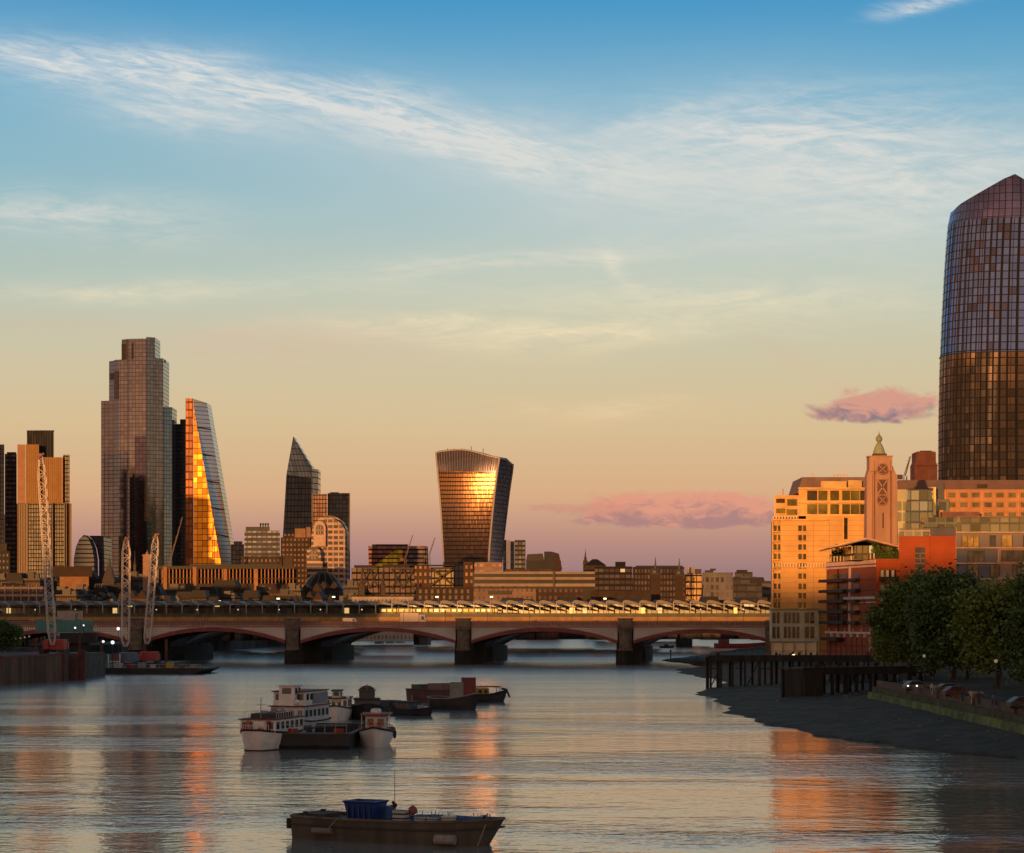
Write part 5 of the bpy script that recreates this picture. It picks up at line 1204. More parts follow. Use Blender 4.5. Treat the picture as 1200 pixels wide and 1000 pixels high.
# brown chimney block
t_ = TH('brown_block_tower','plain dark red-brown windowless block between the clock tower and the glass skyscraper','tower',1085,900,RZ); X_, Z_ = t_.x, t_.z
MB().slab([(X_(1071.8),0),(X_(1098.5),0),(X_(1098.5),Z_(545)),(X_(1096.8),Z_(541)),(X_(1096.8),Z_(530.5)),(X_(1095.5),Z_(529.2)),(X_(1075),Z_(529.2)),(X_(1073.6),Z_(530.5)),(X_(1073.6),Z_(541)),(X_(1071.8),Z_(545))],0,10).build('block', mat('redbrown_brick',(0.14,0.055,0.045),0.9,var=0.25,vs=0.3), t_.r)
t_.box('ledge', mat('redbrown_ledge',(0.10,0.04,0.035),0.9), 1071.2, 1099, 545, 546.2, -0.4, 0)
t_.box('roof_vent', mat('redbrown_ledge',(0.10,0.04,0.035),0.9), 1078, 1092, 528.2, 529.1, 2, 8)

# clock-like stone tower with letter-shaped windows
t_ = TH('stone_tower','pink stone tower with round and crossed window openings and a green copper spire','tower',1034,628,RZ); X_, Z_ = t_.x, t_.z
pst = mat('tower_stone',(0.42,0.25,0.17),0.8,var=0.22,vs=0.25,streak=True); pst2 = mat('tower_relief',(0.28,0.15,0.11),0.8)
cx = 1034.0
def tw(p0, p1, y0, y1, d0, d1, name='shaft', m_=pst): return t_.box(name, m_, p0, p1, y0, y1, d0, d1)
MB().slab([(X_(1015.2),Z_(650)),(X_(1053),Z_(650)),(X_(1050.3),Z_(556)),(X_(1016.8),Z_(556))],0,5.0).build('shaft', pst, t_.r)
MB().slab([(X_(1016.8),Z_(555.95)),(X_(1050.3),Z_(555.95)),(X_(1046.5),Z_(546)),(X_(1019.8),Z_(546))],0.3,4.8).build('shoulder', pst, t_.r)
tw(1018.8,1045.8,535,552,-0.25,4.6,'top_stage'); tw(1018,1046.6,534,535.2,-0.5,4.4,'cap_ledge')
tw(1015.7,1022.2,556,650,-0.55,-0.02,'buttress'); tw(1046,1051.6,556,650,-0.55,-0.02,'buttress')
tw(1024.2,1039.4,531.6,533.9,0.6,4.2,'lantern_base',mat('dark_base',(0.08,0.05,0.05)))
cu = mat('copper_green',(0.28,0.34,0.20),0.6,var=0.2)
zc_ = Z_(531.6); cxx = X_(1031.8)
MB().rev([(1.75,Z_(531.5)),(1.55,Z_(528)),(1.15,Z_(523)),(0.72,Z_(519.5)),(0.45,Z_(518.3)),(0.5,Z_(517.6)),(0.85,Z_(515.5)),(0.95,Z_(513.3)),(0.7,Z_(511)),(0.3,Z_(509.3)),(0.15,Z_(507.5)),(0.03,Z_(504.5))], cxx, 2.4, 14).build('spire', cu, t_.r)
dk_ = mat('opening_dark',(0.10,0.05,0.04),0.7)
def disc(cx_, cz_, r_, y_, n=24): return [(cx_+r_*math.cos(2*math.pi*k/n), cz_+r_*math.sin(2*math.pi*k/n)) for k in range(n)]
for py in (549.8, 586.2):
    zc_ = Z_(py); R0 = 1.36
    g = MB().ring((X_(cx), -0.35 if py < 560 else -0.12, zc_), R0, 0.20, 'y', 28, 6).ring((X_(cx), -0.35 if py < 560 else -0.12, zc_), R0*0.50, 0.10, 'y', 20, 5).build('round_window_frame', pst2, t_.r)
    MB().slab(disc(X_(cx), zc_, R0*0.92, 0), -0.30 if py < 560 else -0.05, -0.262 if py < 560 else -0.01).build('pane', dk_, g)
    mb = MB(); d_ = -0.36 if py < 560 else -0.12
    for q in range(4):
        an = math.pi/4+q*math.pi/2; mb.tube((X_(cx),d_,zc_),(X_(cx)+R0*0.95*math.cos(an),d_,zc_+R0*0.95*math.sin(an)),0.10,n=4)
    mb.build('glazing_bars', mat('bar_pink',(0.55,0.32,0.24)), g)
zx = Z_(571); hx = 1.35; hz = 2.0
mb = MB()
for s_ in (1,-1): mb.tube((X_(cx)-hx*s_, -0.15, zx-hz),(X_(cx)+hx*s_,-0.15,zx+hz),0.26,n=4)
mb.tube((X_(cx)-hx-.2,-0.15,zx+hz+.15),(X_(cx)+hx+.2,-0.15,zx+hz+.15),0.16,n=4).tube((X_(cx)-hx-.2,-0.15,zx-hz-.15),(X_(cx)+hx+.2,-0.15,zx-hz-.15),0.16,n=4)
g = mb.build('crossed_window_frame', mat('cross_stone',(0.40,0.24,0.17),0.8), t_.r)
MB().slab([(X_(cx)-hx,zx-hz),(X_(cx)+hx,zx-hz),(X_(cx)+hx,zx+hz),(X_(cx)-hx,zx+hz)],-0.06,-0.01).build('pane', mat('opening_mid',(0.13,0.07,0.055),0.8), g)
tw(1034.1,1035.6,601,619,-0.1,-0.01,'slot_window',dk_)
for p_ in (1024.5,1043.6): tw(p_-0.3,p_+0.3,540,650,-0.32,-0.26 if False else -0.005,'flute',pst2)

# red brick warehouse
brickR = facade('warehouse_brick',(0.36,0.105,0.050),(0.30,0.085,0.042),fh=0.9,bw=400,wy=(0,0.08),wx=(0,1),gm=0,gr=0.85,wr=0.85,jit=0,wallvar=0.22,brick=True,gvar=0.1)
brickB = facade('bright_brick',(0.40,0.088,0.030),(0.34,0.075,0.026),fh=0.9,bw=400,wy=(0,0.08),wx=(0,1),gm=0,gr=0.85,wr=0.85,jit=0,wallvar=0.14,brick=False,gvar=0.05)
Yc = 610.0; Xl, Yl = WX(968.5,650), 650.0; Xc, Yc0 = WX(1026.5,610), 610.0
wh = thing('brick_warehouse','red brick riverside warehouse with dark balconies and a winged roof restaurant','warehouse',(Xc,Yc0,RZ),0)
dirv = Vector((Xl-Xc, Yl-Yc0, 0)); LL = dirv.length; dn = dirv.normalized(); nrm = Vector((-dn.y, dn.x, 0)); nrm = nrm if nrm.y < 0 or nrm.x < 0 else -nrm
def wl(s, o, z): p = dn*s + nrm*o; return (p.x, p.y, z)     # along the river face from the corner, o outwards
def lbox(name, m_, s0, s1, o0, o1, z0, z1, par=None):
    vs = [wl(s0,o0,z0),wl(s1,o0,z0),wl(s1,o1,z0),wl(s0,o1,z0),wl(s0,o0,z1),wl(s1,o0,z1),wl(s1,o1,z1),wl(s0,o1,z1)]
    return MB().add(vs,[(0,3,2,1),(4,5,6,7),(0,1,5,4),(1,2,6,5),(2,3,7,6),(3,0,4,7)]).build(name, m_, par or wh)
def zc(py, Y=Yc): return WZ(py,Y)-RZ
ztop = zc(655)
poly = [(0,0),(WX(1056,Yc)-Xc,0),(WX(1056,Yc)-Xc,45),(dirv.x+12,45),(dirv.x,dirv.y)]
MB().prism([(x_,y_) for x_,y_ in poly], 0, ztop).build('wall', brickR, wh)
whiteM = mat('white_stone_band',(0.72,0.52,0.45),0.6,var=0.15)
for y_, h_ in ((656,1.0),(662,0.5)): lbox('stone_band', whiteM, 0, LL, 0.003, 0.35, zc(y_)-h_, zc(y_))
lbox('stone_band', whiteM, 0, LL*0.62, 0.003, 0.3, zc(702), zc(699)); lbox('stone_band', whiteM, 0, LL*0.62, 0.003, 0.25, zc(706.5), zc(705.3))
lbox('stone_band', whiteM, 0, LL, 0.003, 0.5, zc(743.5), zc(741))
mb = MB()
for k in range(15):
    s_ = LL*(k+0.3)/15
    for a_, o_, z0_, z1_ in ((0.25,0.38,ztop,ztop+1.5),):
        mb = MB()
        vs = [wl(s_,0.05,z0_),wl(s_+a_,0.05,z0_),wl(s_+a_,o_,z0_),wl(s_,o_,z0_),wl(s_,0.05,z1_),wl(s_+a_,0.05,z1_),wl(s_+a_,o_,z1_),wl(s_,o_,z1_)]
        mb.add(vs,[(0,3,2,1),(4,5,6,7),(0,1,5,4),(1,2,6,5),(2,3,7,6),(3,0,4,7)]); mb.build('parapet_post', whiteM, wh)
for k in range(7): lbox('stone_bracket', whiteM, LL*(k+0.3)/7.4, LL*(k+0.3)/7.4+1.0, 0.003, 0.6, zc(747.5), zc(743.6))
for k in range(6): lbox('balcony_post', whiteM, LL*(k+0.5)/6, LL*(k+0.5)/6+0.22, 0.3, 0.5, zc(741), zc(737))
dkm = mat('dark_balcony',(0.014,0.011,0.011),0.6)
for y_ in (676.5,689.5,702,715,728):
    lbox('balcony', dkm, LL*0.52, LL*1.03, 0.3, 2.0, zc(y_+4), zc(y_+0.3)); lbox('balcony', dkm, LL*0.30, LL*0.46, 0.3, 1.5, zc(y_+4), zc(y_+0.3))
    lbox('window', mat('dark_glass',(0.03,0.03,0.035),0.1), LL*0.56, LL*0.97, 0.004, 0.1, zc(y_), zc(y_-6)); lbox('window', mat('dark_glass',(0.03,0.03,0.035),0.1), LL*0.32, LL*0.44, 0.004, 0.1, zc(y_), zc(y_-6))
    lbox('brick_course', mat('course_dark',(0.16,0.05,0.03),0.9), 0, LL*0.29, 0.004, 0.1, zc(y_+3), zc(y_+2))
for s0 in (0.485, 0.495): pass
lbox('drainpipe', whiteM, LL*0.485, LL*0.505, 0.05, 0.5, zc(741), zc(662))
lbox('drainpipe', dkm, LL*0.74, LL*0.75, 0.05, 0.3, zc(741), zc(662))
for k in range(9): lbox('ground_pilaster', mat('pilaster_red',(0.28,0.09,0.06),0.85), LL*(k+0.4)/9.3, LL*(k+0.4)/9.3+0.35, 0.004, 0.3, 0.5, zc(748))
lbox('ground_band', mat('course_dark',(0.16,0.05,0.03),0.9), 0, LL, 0.31, 0.4, zc(758), zc(757)); lbox('awning', dkm, LL*0.62, LL*0.95, 0.41, 2.4, zc(752.5), zc(748.6))
def fb(name, m_, px0, px1, py0, py1, o0, o1, par=None):
    return bx(WX(px0,Yc)-Xc, WX(px1,Yc)-Xc, -o1, -o0, zc(py1) if py1 else 0, zc(py0)).build(name, m_, par or wh)
fb('sunlit_brick_skin', brickB, 1026.6, 1030.5, 655.2, None, 0.004, 0.35); fb('sunlit_brick_skin', brickB, 1050.5, 1056, 655.2, None, 0.004, 0.35); fb('sunlit_brick_skin', brickB, 1030.6, 1050.4, 655.2, 666, 0.004, 0.35)  # sun on this face put into a skin of brighter brick
for y_ in (668, 684, 700, 716):
    g = fb('window', mat('dark_glass',(0.03,0.03,0.035),0.1), 1030.8, 1050.2, y_, y_+12, 0.004, 0.06)
    for k in range(3): fb('blind', mat('pale_blind',(0.62,0.55,0.48),0.7), 1032+k*6.3, 1035.2+k*6.3, y_+0.6, y_+8, 0.065, 0.12, g)
    fb('balcony', dkm, 1030, 1051.5, y_+8.5, y_+13, 0.4, 2.0)
# sign letters on the corner: O over X over O
sg = fb('sign_panel', mat('sign_red',(0.42,0.12,0.08),0.7), 1016.5, 1024.5, 744.2, 769, 0.5, 0.8)
sgm = mat('sign_white',(0.72,0.60,0.52),0.6)
scx = WX(1020.5,Yc)-Xc
for py in (749.5, 761): MB().ring((scx,-0.85,zc(py)),0.55,0.16,'y',18,5).build('letter_o', sgm, wh)
zq = zc(755.3); MB().tube((scx-0.5,-0.85,zq-0.5),(scx+0.5,-0.85,zq+0.5),0.14,n=4).tube((scx-0.5,-0.85,zq+0.5),(scx+0.5,-0.85,zq-0.5),0.14,n=4).build('letter_x', sgm, wh)
# roof restaurant with wing roof
rg_ = bx(0.5-5.5, WX(1053,Yc)-Xc-0.3, 4.5, 34, ztop+0.004, ztop+3.6).build('roof_glazing', facade('restaurant_glass',(0.09,0.08,0.06),(0.16,0.14,0.07),fh=4.0,bw=1.6,wy=(0.05,0.9),wx=(0.12,0.9),gm=0.4,gr=0.15,jit=0.04,gvar=0.7,lit=0.06), wh)
zr = lambda py: WZ(py,Yc)-RZ
xr = lambda px: WX(px,Yc)-Xc
mb = MB().add([(xr(974),4,zr(641)),(xr(1014),-2.5,zr(631)),(xr(1054),1,zr(640)),(xr(1054),30,zr(643)),(xr(1014),30,zr(633)),(xr(980),34,zr(641)),
               (xr(974),4,zr(642.6)),(xr(1014),-2.5,zr(633.2)),(xr(1054),1,zr(642)),(xr(1054),30,zr(645)),(xr(1014),30,zr(635)),(xr(980),34,zr(642.6))],
      [(0,1,4,5),(1,2,3,4),(6,11,10,7),(7,10,9,8),(0,6,7,1),(1,7,8,2),(2,8,9,3),(3,9,10,4),(4,10,11,5),(5,11,6,0)])
mb.build('wing_roof', mat('wing_roof',(0.34,0.22,0.17),0.5,var=0.2), wh)
MB().tube((xr(974),3.9,zr(641.2)),(xr(1014),-2.7,zr(631.4)),0.22,n=5).tube((xr(1014),-2.7,zr(631.4)),(xr(1054),0.9,zr(640.6)),0.32,n=5).build('wing_edge', mat('pale_edge',(0.70,0.50,0.38),0.5), wh)
rp = random.Random(5); mb = MB()
for k in range(5200):
    q_ = rp.random(); 
    if q_ < 0.65:
        s_ = rp.random()*LL*0.95; p = Vector(wl(s_, -0.6+rp.uniform(-.5,.5), ztop)); hmax = 3.3+0.8*math.sin(s_*0.8)+0.9*math.sin(s_*2.1)
    else: p = Vector((rp.uniform(0.2,6.2), 0.8+rp.uniform(-.4,.4), ztop)); hmax = 2.3+0.8*math.sin(p.x*2)
    p.z += rp.random()*max(0.6,hmax); a_ = Vector((rp.gauss(0,1),rp.gauss(0,1),rp.gauss(0,1))).normalized()*0.28; b_ = a_.cross(Vector((rp.gauss(0,1),rp.gauss(0,1),1))).normalized()*0.18
    mb.add([p-a_,p+b_,p+a_,p-b_],[(0,1,2,3)])
mb.build('roof_planting', leafB, wh, fix=False)
# bright brick stair tower
t_ = TH('brick_tower_block','bright orange-red brick block with a dark slot window beside the roof restaurant','tower',1087,600,RZ)
t_.box('left_wall', brickB, 1053.5, 1089.8, 628.5, None, 0, 18); t_.box('right_wall', brickB, 1090.2, 1120, 628, None, -0.5, 18); t_.box('joint', mat('course_dark',(0.16,0.05,0.03)), 1089.81, 1090.19, 628.5, None, 0.2, 10)
w_ = t_.box('slot_window', mat('slot_glass',(0.10,0.10,0.11),0.2,0.3), 1072.5, 1084, 641.5, 690, -0.12, 0.0)
for k in range(7): t_.box('bar', mat('slot_bar',(0.28,0.17,0.13),0.6), 1072.3, 1084.2, 648+k*6, 649+k*6, -0.3, -0.121, w_)
t_.box('bar', mat('slot_bar',(0.28,0.17,0.13),0.6), 1077.8, 1078.5, 648, 690, -0.3, -0.121, w_)
t_.box('dark_cap', mat('slate_blue',(0.09,0.09,0.11),0.6), 1090.3, 1120.2, 618.5, 627.9, -0.8, 17); t_.box('terrace_glass', facade('terrace_glass',(0.5,0.42,0.34),(0.22,0.24,0.20),fh=2.4,bw=2.2,wy=(0.1,0.92),wx=(0.12,0.94),gm=0.3,gr=0.2,jit=0.02), 1054, 1090, 620.5, 628.4, 0.3, 14)
t_.box('rear_glass_storey', facade('rear_storey_glass',(0.2,0.2,0.16),(0.14,0.17,0.13),fh=3.3,bw=2.4,wy=(0.1,0.95),wx=(0.07,0.95),gm=0.4,gr=0.2,jit=0.03,gvar=0.5), 1083, 1121, 606.5, 618, 19, 24)
t_.box('terrace_rail', mat('rail_grey',(0.2,0.18,0.17)), 1053.5, 1090, 619.4, 620.4, -0.1, 0.2)
# modern apartment block
t_ = TH('apartment_block','modern grey and brown apartment block with wide dark windows above the trees','apartment building',1165,565,RZ)
gr_ = mat('grey_cladding',(0.19,0.17,0.18),0.6,var=0.12,vs=0.1); bl_ = mat('blue_grey_cladding',(0.125,0.135,0.16),0.6,var=0.12); br_ = mat('pink_brown_cladding',(0.36,0.23,0.19),0.7,var=0.12)
t_.box('upper_wall', gr_, 1120.5, 1230, 624.5, 641.5, 0, 18); t_.box('left_wall', bl_, 1120.5, 1169.5, 643, None, 0, 18); t_.box('right_wall', br_, 1170, 1230, 643, None, 0, 18)
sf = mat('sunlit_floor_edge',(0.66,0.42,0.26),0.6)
for y in (623.2,641.6,659.6,678): t_.box('floor_edge', sf, 1120.3, 1230, y, y+1.2, -0.5, -0.01)
wg = mat('apartment_glass',(0.075,0.085,0.08),0.12,0.4,var=0.6,vs=0.3); wgl = mat('apartment_glass_gold',(0.42,0.33,0.12),0.15,0.7,var=0.5,vs=0.4)
for a0,a1,b0,b1,mm in ((1127,1147,627.5,641,wgl),(1160,1166.5,627.5,640.5,wg),(1173.5,1186,627.5,641,wgl),(1199,1214,627.5,641,wg),
                       (1134,1153,645.5,658.5,wg),(1173.5,1214,645,658,wg),(1134,1146.5,662,675.5,wg),(1160.5,1171,662,675.5,wg),(1187,1196,662,675.5,wg),(1204,1214,662,675.5,wg),
                       (1150,1168,680,692,wg),(1180,1200,680,692,wg)):
    q = t_.box('window', mm, a0, a1, b0, b1, -0.12, 0.0)
    n_ = max(2, int((a1-a0)/6)); mb = MB()
    for k in range(n_+1): p_ = lerp(a0,a1,k/n_); mb.box(t_.x(p_)-0.07,t_.x(p_)+0.07,-0.2,-0.121,t_.z(b1),t_.z(b0))
    mb.build('window_frame', mat('frame_dark',(0.05,0.045,0.045),0.5), q)
t_.box('penthouse_glass', facade('penthouse_glass',(0.15,0.14,0.11),(0.24,0.26,0.17),fh=3.8,bw=2.4,wy=(0.06,0.93),wx=(0.08,0.93),gm=0.6,gr=0.2,jit=0.03,gvar=0.5), 1121, 1230, 606.5, 623, 1.5, 16)
t_.box('roof_edge', mat('roof_edge_brown',(0.22,0.16,0.14),0.7), 1120.5, 1230, 605, 606.4, 1.0, 17)

# shops / people / vehicles at the head of the jetty
def person(label, x_, y_, z_, shirt, trousers, rz=0.0, group='people strolling on the riverside walk'):
    r_ = thing('person', label, 'person', (x_, y_, z_), rz, group)
    bm_ = bpy.data.meshes.new('body')
    vs = [(0,0,.95),(0,0,1.2),(0,0,1.42),(0,0,1.52),(0,0,1.66),(.2,0,1.4),(.27,.03,1.12),(.25,-.08,.86),(-.2,0,1.4),(-.27,.03,1.12),(-.25,-.08,.86),(.1,0,.9),(.12,-.06,.5),(.12,.03,.06),(.12,-.15,.04),(-.1,0,.9),(-.12,.1,.5),(-.12,.16,.06),(-.12,-.02,.04)]
    es = [(0,1),(1,2),(2,3),(3,4),(2,5),(5,6),(6,7),(2,8),(8,9),(9,10),(0,11),(11,12),(12,13),(13,14),(0,15),(15,16),(16,17),(17,18)]
    rad = [.15,.14,.15,.06,.11,.07,.05,.035,.07,.05,.035,.09,.065,.045,.035,.09,.065,.045,.035]
    bm_.from_pydata(vs, es, []); o = bpy.data.objects.new('body', bm_); COL.objects.link(o); o.parent = r_; bm_.materials.append(shirt)
    md = o.modifiers.new('skin','SKIN'); 
    for i, v in enumerate(bm_.skin_vertices[0].data if len(bm_.skin_vertices) else []): v.radius = (rad[i], rad[i])
    MB().ball((0,0,1.70),0.115,8,6,1.15).build('hair', mat('hair_dark',(0.04,0.03,0.02),0.8), r_)
    MB().rev([(0.11,0.45),(0.13,0.7),(0.17,0.98)],0,0,10).build('trousers', trousers, r_)
    return r_
# ================================================================ LEFT BANK WORKS
rust = mat('rusty_sheet_pile',(0.14,0.095,0.07),0.85,var=0.5,vs=0.25,streak=True,bump=0.05)
cof = thing('cofferdam','rusty brown sheet-pile river works platform at the left edge','platform',(-112,560,0),0)
mb = MB(); pts = []
A_, B_ = Vector((-8,-27)), Vector((1,8)); n_ = 60
d_ = (B_-A_)/n_; nn = Vector((d_.y,-d_.x)).normalized()
def sheet(mb, P, Q, z0, z1, step=0.7, amp=0.28):
    L_ = (Q-P).length; n = int(L_/step); dd = (Q-P)/n; nr = Vector((dd.y,-dd.x)).normalized(); vs = []
    for k in range(n+1):
        off = amp if (k//2)%2 else 0.0; p = P+dd*k+nr*off; vs.append((p.x,p.y,z0)); vs.append((p.x,p.y,z1))
    mb.add(vs, [(2*k,2*k+2,2*k+3,2*k+1) for k in range(n)])
zt = 6.6
sheet(mb, Vector((-60,-29)), Vector((-6,-27)), -1, zt); sheet(mb, Vector((-6,-27)), Vector((1.5,6)), -1, zt); sheet(mb, Vector((1.5,6)), Vector((3,30)), -1, zt)
mb.build('sheet_piles', rust, cof)
MB().prism([(-60,-28.6),(-6.3,-26.6),(1.1,6),(2.6,60),(-60,60)], 0, zt-0.3).build('deck', mat('works_deck',(0.09,0.085,0.08),0.9,var=0.4,vs=0.3), cof)
mb = MB(); 
for P,Q in (((-60,-29.3),(-6,-27.3)),((-6,-27.3),(1.7,6))): mb.tube((P[0],P[1],zt),(Q[0],Q[1],zt),0.3,n=4)
mb.build('capping_beam', mat('red_capping',(0.20,0.06,0.045),0.7), cof)
for px, Y, w_, y0 in ((72,566,1.0,765),(96,575,0.9,762),(88,572,0.6,766)):
    x_ = WX(px,Y)+112; y_ = Y-560
    bx(x_-w_, x_+w_, y_-w_, y_+w_, -1, WZ(y0,Y)).build('pile_column', mat('red_brown_column',(0.11,0.045,0.035),0.8,var=0.4), cof)
mb = MB()
for k in range(16): x_ = -50+k*3.2; mb.tube((x_,-27.8,zt),(x_,-27.8,zt+1.1),0.05,n=4)
mb.tube((-50,-27.8,zt+1.1),(-6,-27,zt+1.1),0.05,n=4).tube((-50,-27.8,zt+.6),(-6,-27,zt+.6),0.05,n=4); mb.build('railing', mat('rail_grey',(0.2,0.18,0.17)), cof)

latm = mat('white_lattice',(0.64,0.56,0.49),0.5,var=0.15)
def crane(label, px0, py0, px1, py1, Y, wpx, z0, bodyc):
    t = TH('crawler_crane', label, 'crane', px0, Y, z0, 'tall white lattice cranes on the left bank')
    p0, p1 = Vector((0,-1.5,t.z(py0)+1.8)), Vector((t.x(px1),3.0,t.z(py1))); ax = (p1-p0).normalized(); L_ = (p1-p0).length
    sx = Vector((1,0,0)); sx = (sx-ax*sx.dot(ax)).normalized(); sy = ax.cross(sx); hw = wpx*Y/FPX/2*0.78
    def w_at(q): return hw*(min(1,0.45+q*9) if q < 0.061 else (1 if q < 0.90 else lerp(1,0.45,(q-0.90)/0.10)))
    n = int(L_/(hw*1.7)); mb = MB(); br_ = MB()
    C4 = [(-1,-1),(1,-1),(1,1),(-1,1)]
    for k in range(n):
        q0, q1 = k/n, (k+1)/n; w0, w1 = w_at(q0), w_at(q1); a_, b_ = p0+ax*L_*q0, p0+ax*L_*q1
        for i,(cx_,cy_) in enumerate(C4):
            A1 = a_+sx*cx_*w0+sy*cy_*w0; B1 = b_+sx*cx_*w1+sy*cy_*w1; mb.tube(A1,B1,0.12,n=4)
            c2 = C4[(i+1)%4]; A2 = a_+sx*c2[0]*w0+sy*c2[1]*w0; B2 = b_+sx*c2[0]*w1+sy*c2[1]*w1
            br_.tube(A1 if k%2 else A2, B2 if k%2 else B1, 0.07, n=4)
            if k%2 == 0: br_.tube(A1,A2,0.06,n=4)
    bo = mb.build('boom', latm, t.r); br_.build('lacing', latm, bo)
    mb = MB().tube(p1+Vector((-0.8,-0.5,-0.6)), p1+Vector((0.9,-0.5,0.7)),0.35).tube(p1+Vector((0,-.9,.3)),p1+Vector((0,.9,.3)),0.45,n=10); mb.build('boom_head', mat('boom_head',(0.20,0.10,0.07),0.6), t.r)
    MB().tube(p1, (t.x(px1)*0.25, 3.4, 5.0), 0.05, n=4).tube(p1+Vector((0,-1,0)), (p0.x+0.6, p0.y+2, p0.z+1), 0.05, n=4).build('hoist_rope', mat('rope',(0.15,0.14,0.13)), t.r)
    MB().box(-2.4,2.4,0.2,5.6,1.3,3.8).box(-2.6,2.6,5.0,6.4,1.4,3.2).build('machine_house', bodyc, t.r)
    MB().slab([(-2.5,1.5),(-1.2,1.5),(-1.2,3.7),(-2.2,3.7),(-2.5,2.6)],-1.2,0.15).build('cab', bodyc, t.r)
    for s_ in (-1,1):
        MB().slab([(0,0)],0,0) if False else bx(s_*2.6-0.5, s_*2.6+0.5, -2.8, 4.8, 0, 1.2).build('crawler_track', mat('track_black',(0.03,0.03,0.03),0.8), t.r)
    return t
redb = mat('red_body',(0.42,0.05,0.045),0.5)
crane('tallest white lattice crane leaning left in front of the golden finned tower', 63, 764, 45, 534, 575, 10.6, 6.3, redb)
crane('upright white lattice crane in front of the tallest stepped skyscraper', 148, 765, 146, 632, 642, 11.0, 2.0, mat('crane_blue_red',(0.10,0.16,0.22),0.5))
crane('white lattice crane leaning right beside the bright church tower', 173, 762, 181, 628, 655, 9.4, 2.0, redb)

def container(label, x_, y_, z_, L_, m_, rz=0.0, group='site cabins and containers', H_=2.6, W_=2.44):
    r_ = thing('container', label, 'container', (x_, y_, z_), rz, group)
    mb = MB(); n = int(L_/0.5)
    sheet(mb, Vector((-L_/2,-W_/2)), Vector((L_/2,-W_/2)), 0.15, H_-0.1, 0.25, 0.05); mb.box(-L_/2,L_/2,-W_/2+0.08,W_/2,0.1,H_-0.05).build('body', m_, r_)
    mb = MB()
    for x0 in (-L_/2,L_/2-0.15): mb.box(x0,x0+0.15,-W_/2-0.08,-W_/2+0.079,0,H_)
    mb.box(-L_/2,L_/2,-W_/2-0.07,-W_/2+0.05,0,0.16).box(-L_/2,L_/2,-W_/2-0.07,-W_/2+0.05,H_-0.12,H_+0.02)
    mb.build('corner_frame', m_, r_); return r_
teal = mat('teal_paint',(0.07,0.24,0.22),0.6); blue_ = mat('blue_paint',(0.04,0.10,0.30),0.5); redp = mat('red_box_paint',(0.30,0.035,0.035),0.6); creamp = mat('cream_panel',(0.42,0.37,0.31),0.7)
# hoarding and cabins at the bridge foot
t_ = TH('site_hoarding','teal green site hoarding below the cream cabin at the left','hoarding',72,700,5.5)
for k in range(9): t_.box('panel', teal, 42+k*7.5, 49.2+k*7.5, 727 if k%3 else 726, 741, 0, 0.4)
t_.box('walkway', mat('walkway_dark',(0.03,0.03,0.035)), 70, 112, 742, 754, -1, 3); t_.box('support', mat('walkway_dark',(0.03,0.03,0.035)), 66, 104, 754, None, 1, 2)
t_ = TH('site_cabin','plain cream site cabin above the teal hoarding','cabin',83,720,5.5)
t_.box('body', creamp, 67, 97, 715.5, None, 0, 8); t_.box('roof_edge', mat('grey_plain',(0.26,0.25,0.26)), 66.5, 97.5, 714.6, 715.4, -0.3, 8.2); t_.box('door', mat('door_grey',(0.2,0.2,0.2)), 88, 91, 719, 727, -0.1, -0.005)
t_ = TH('banded_red_office','office with cream floor bands and dark red windows at the left edge','office building',20,880,5.5)
t_.box('block', mat('maroon_wall',(0.15,0.06,0.05),0.7), -20, 50, 687, None, 0, 20)
for y in (688,696.5,705,713.5,722): t_.box('floor_band', mat('cream_band',(0.42,0.33,0.28),0.7), -20, 50.5, y, y+2.6, -0.6, 0)
for k in range(7): t_.box('column', mat('cream_band',(0.42,0.33,0.28),0.7), -4+k*9.3, -3.1+k*9.3, 686, None, -0.9, -0.61)
for j,y in enumerate((691.5,700,708.5,717)):
    for k in range(12): t_.box('window', mat('win_black',(0.03,0.025,0.03),0.2), -1+k*4.3, 1.4+k*4.3, y, y+4, -0.1, 0.0)
t_.box('roof_plant', mat('roof_grey',(0.14,0.12,0.12)), 2, 30, 684, 687, 4, 14)
# festoon lamps
for k in range(7):
    lamp('small festoon lamp on the left riverside walk, number %s from the left edge' % ('one two three four five six seven'.split()[k],), WX(3+k*5.2,610+k*3), 610+k*3, 5.5, WZ(752-k*1.0,610+k*3)-5.5, 'festoon lamps on the left walk', 1.6)
def flood(label, px, py, Y, z0, s_=0.45, st=9):
    r_ = thing('floodlight', label, 'floodlight', (WX(px,Y),Y,z0), 0, 'white floodlights on the river works'); zz = WZ(py,Y)-z0
    MB().tube((0,0,0),(0,0,zz-0.3),0.09,n=5).build('mast', mat('lamp_iron',(0.02,0.02,0.02),0.5), r_); MB().ball((0,0,zz),s_,10,6).build('lamp_head', emit('white_flood',(0.95,0.88,1.0),st), r_)
flood('white floodlight high above the river works barge', 138.5, 737, 640, 2.0, 0.45, 1.3); flood('left lower white floodlight of the river works', 121, 752, 630, 2.0, 0.35, 1.3); flood('right lower white floodlight of the river works', 132, 753, 630, 2.0, 0.5, 1.6)
flood('small white lamp above the teal hoarding', 88, 736, 690, 5.5, 0.3, 2); flood('tiny white lamp right above the teal hoarding', 98, 733, 690, 5.5, 0.25, 2)

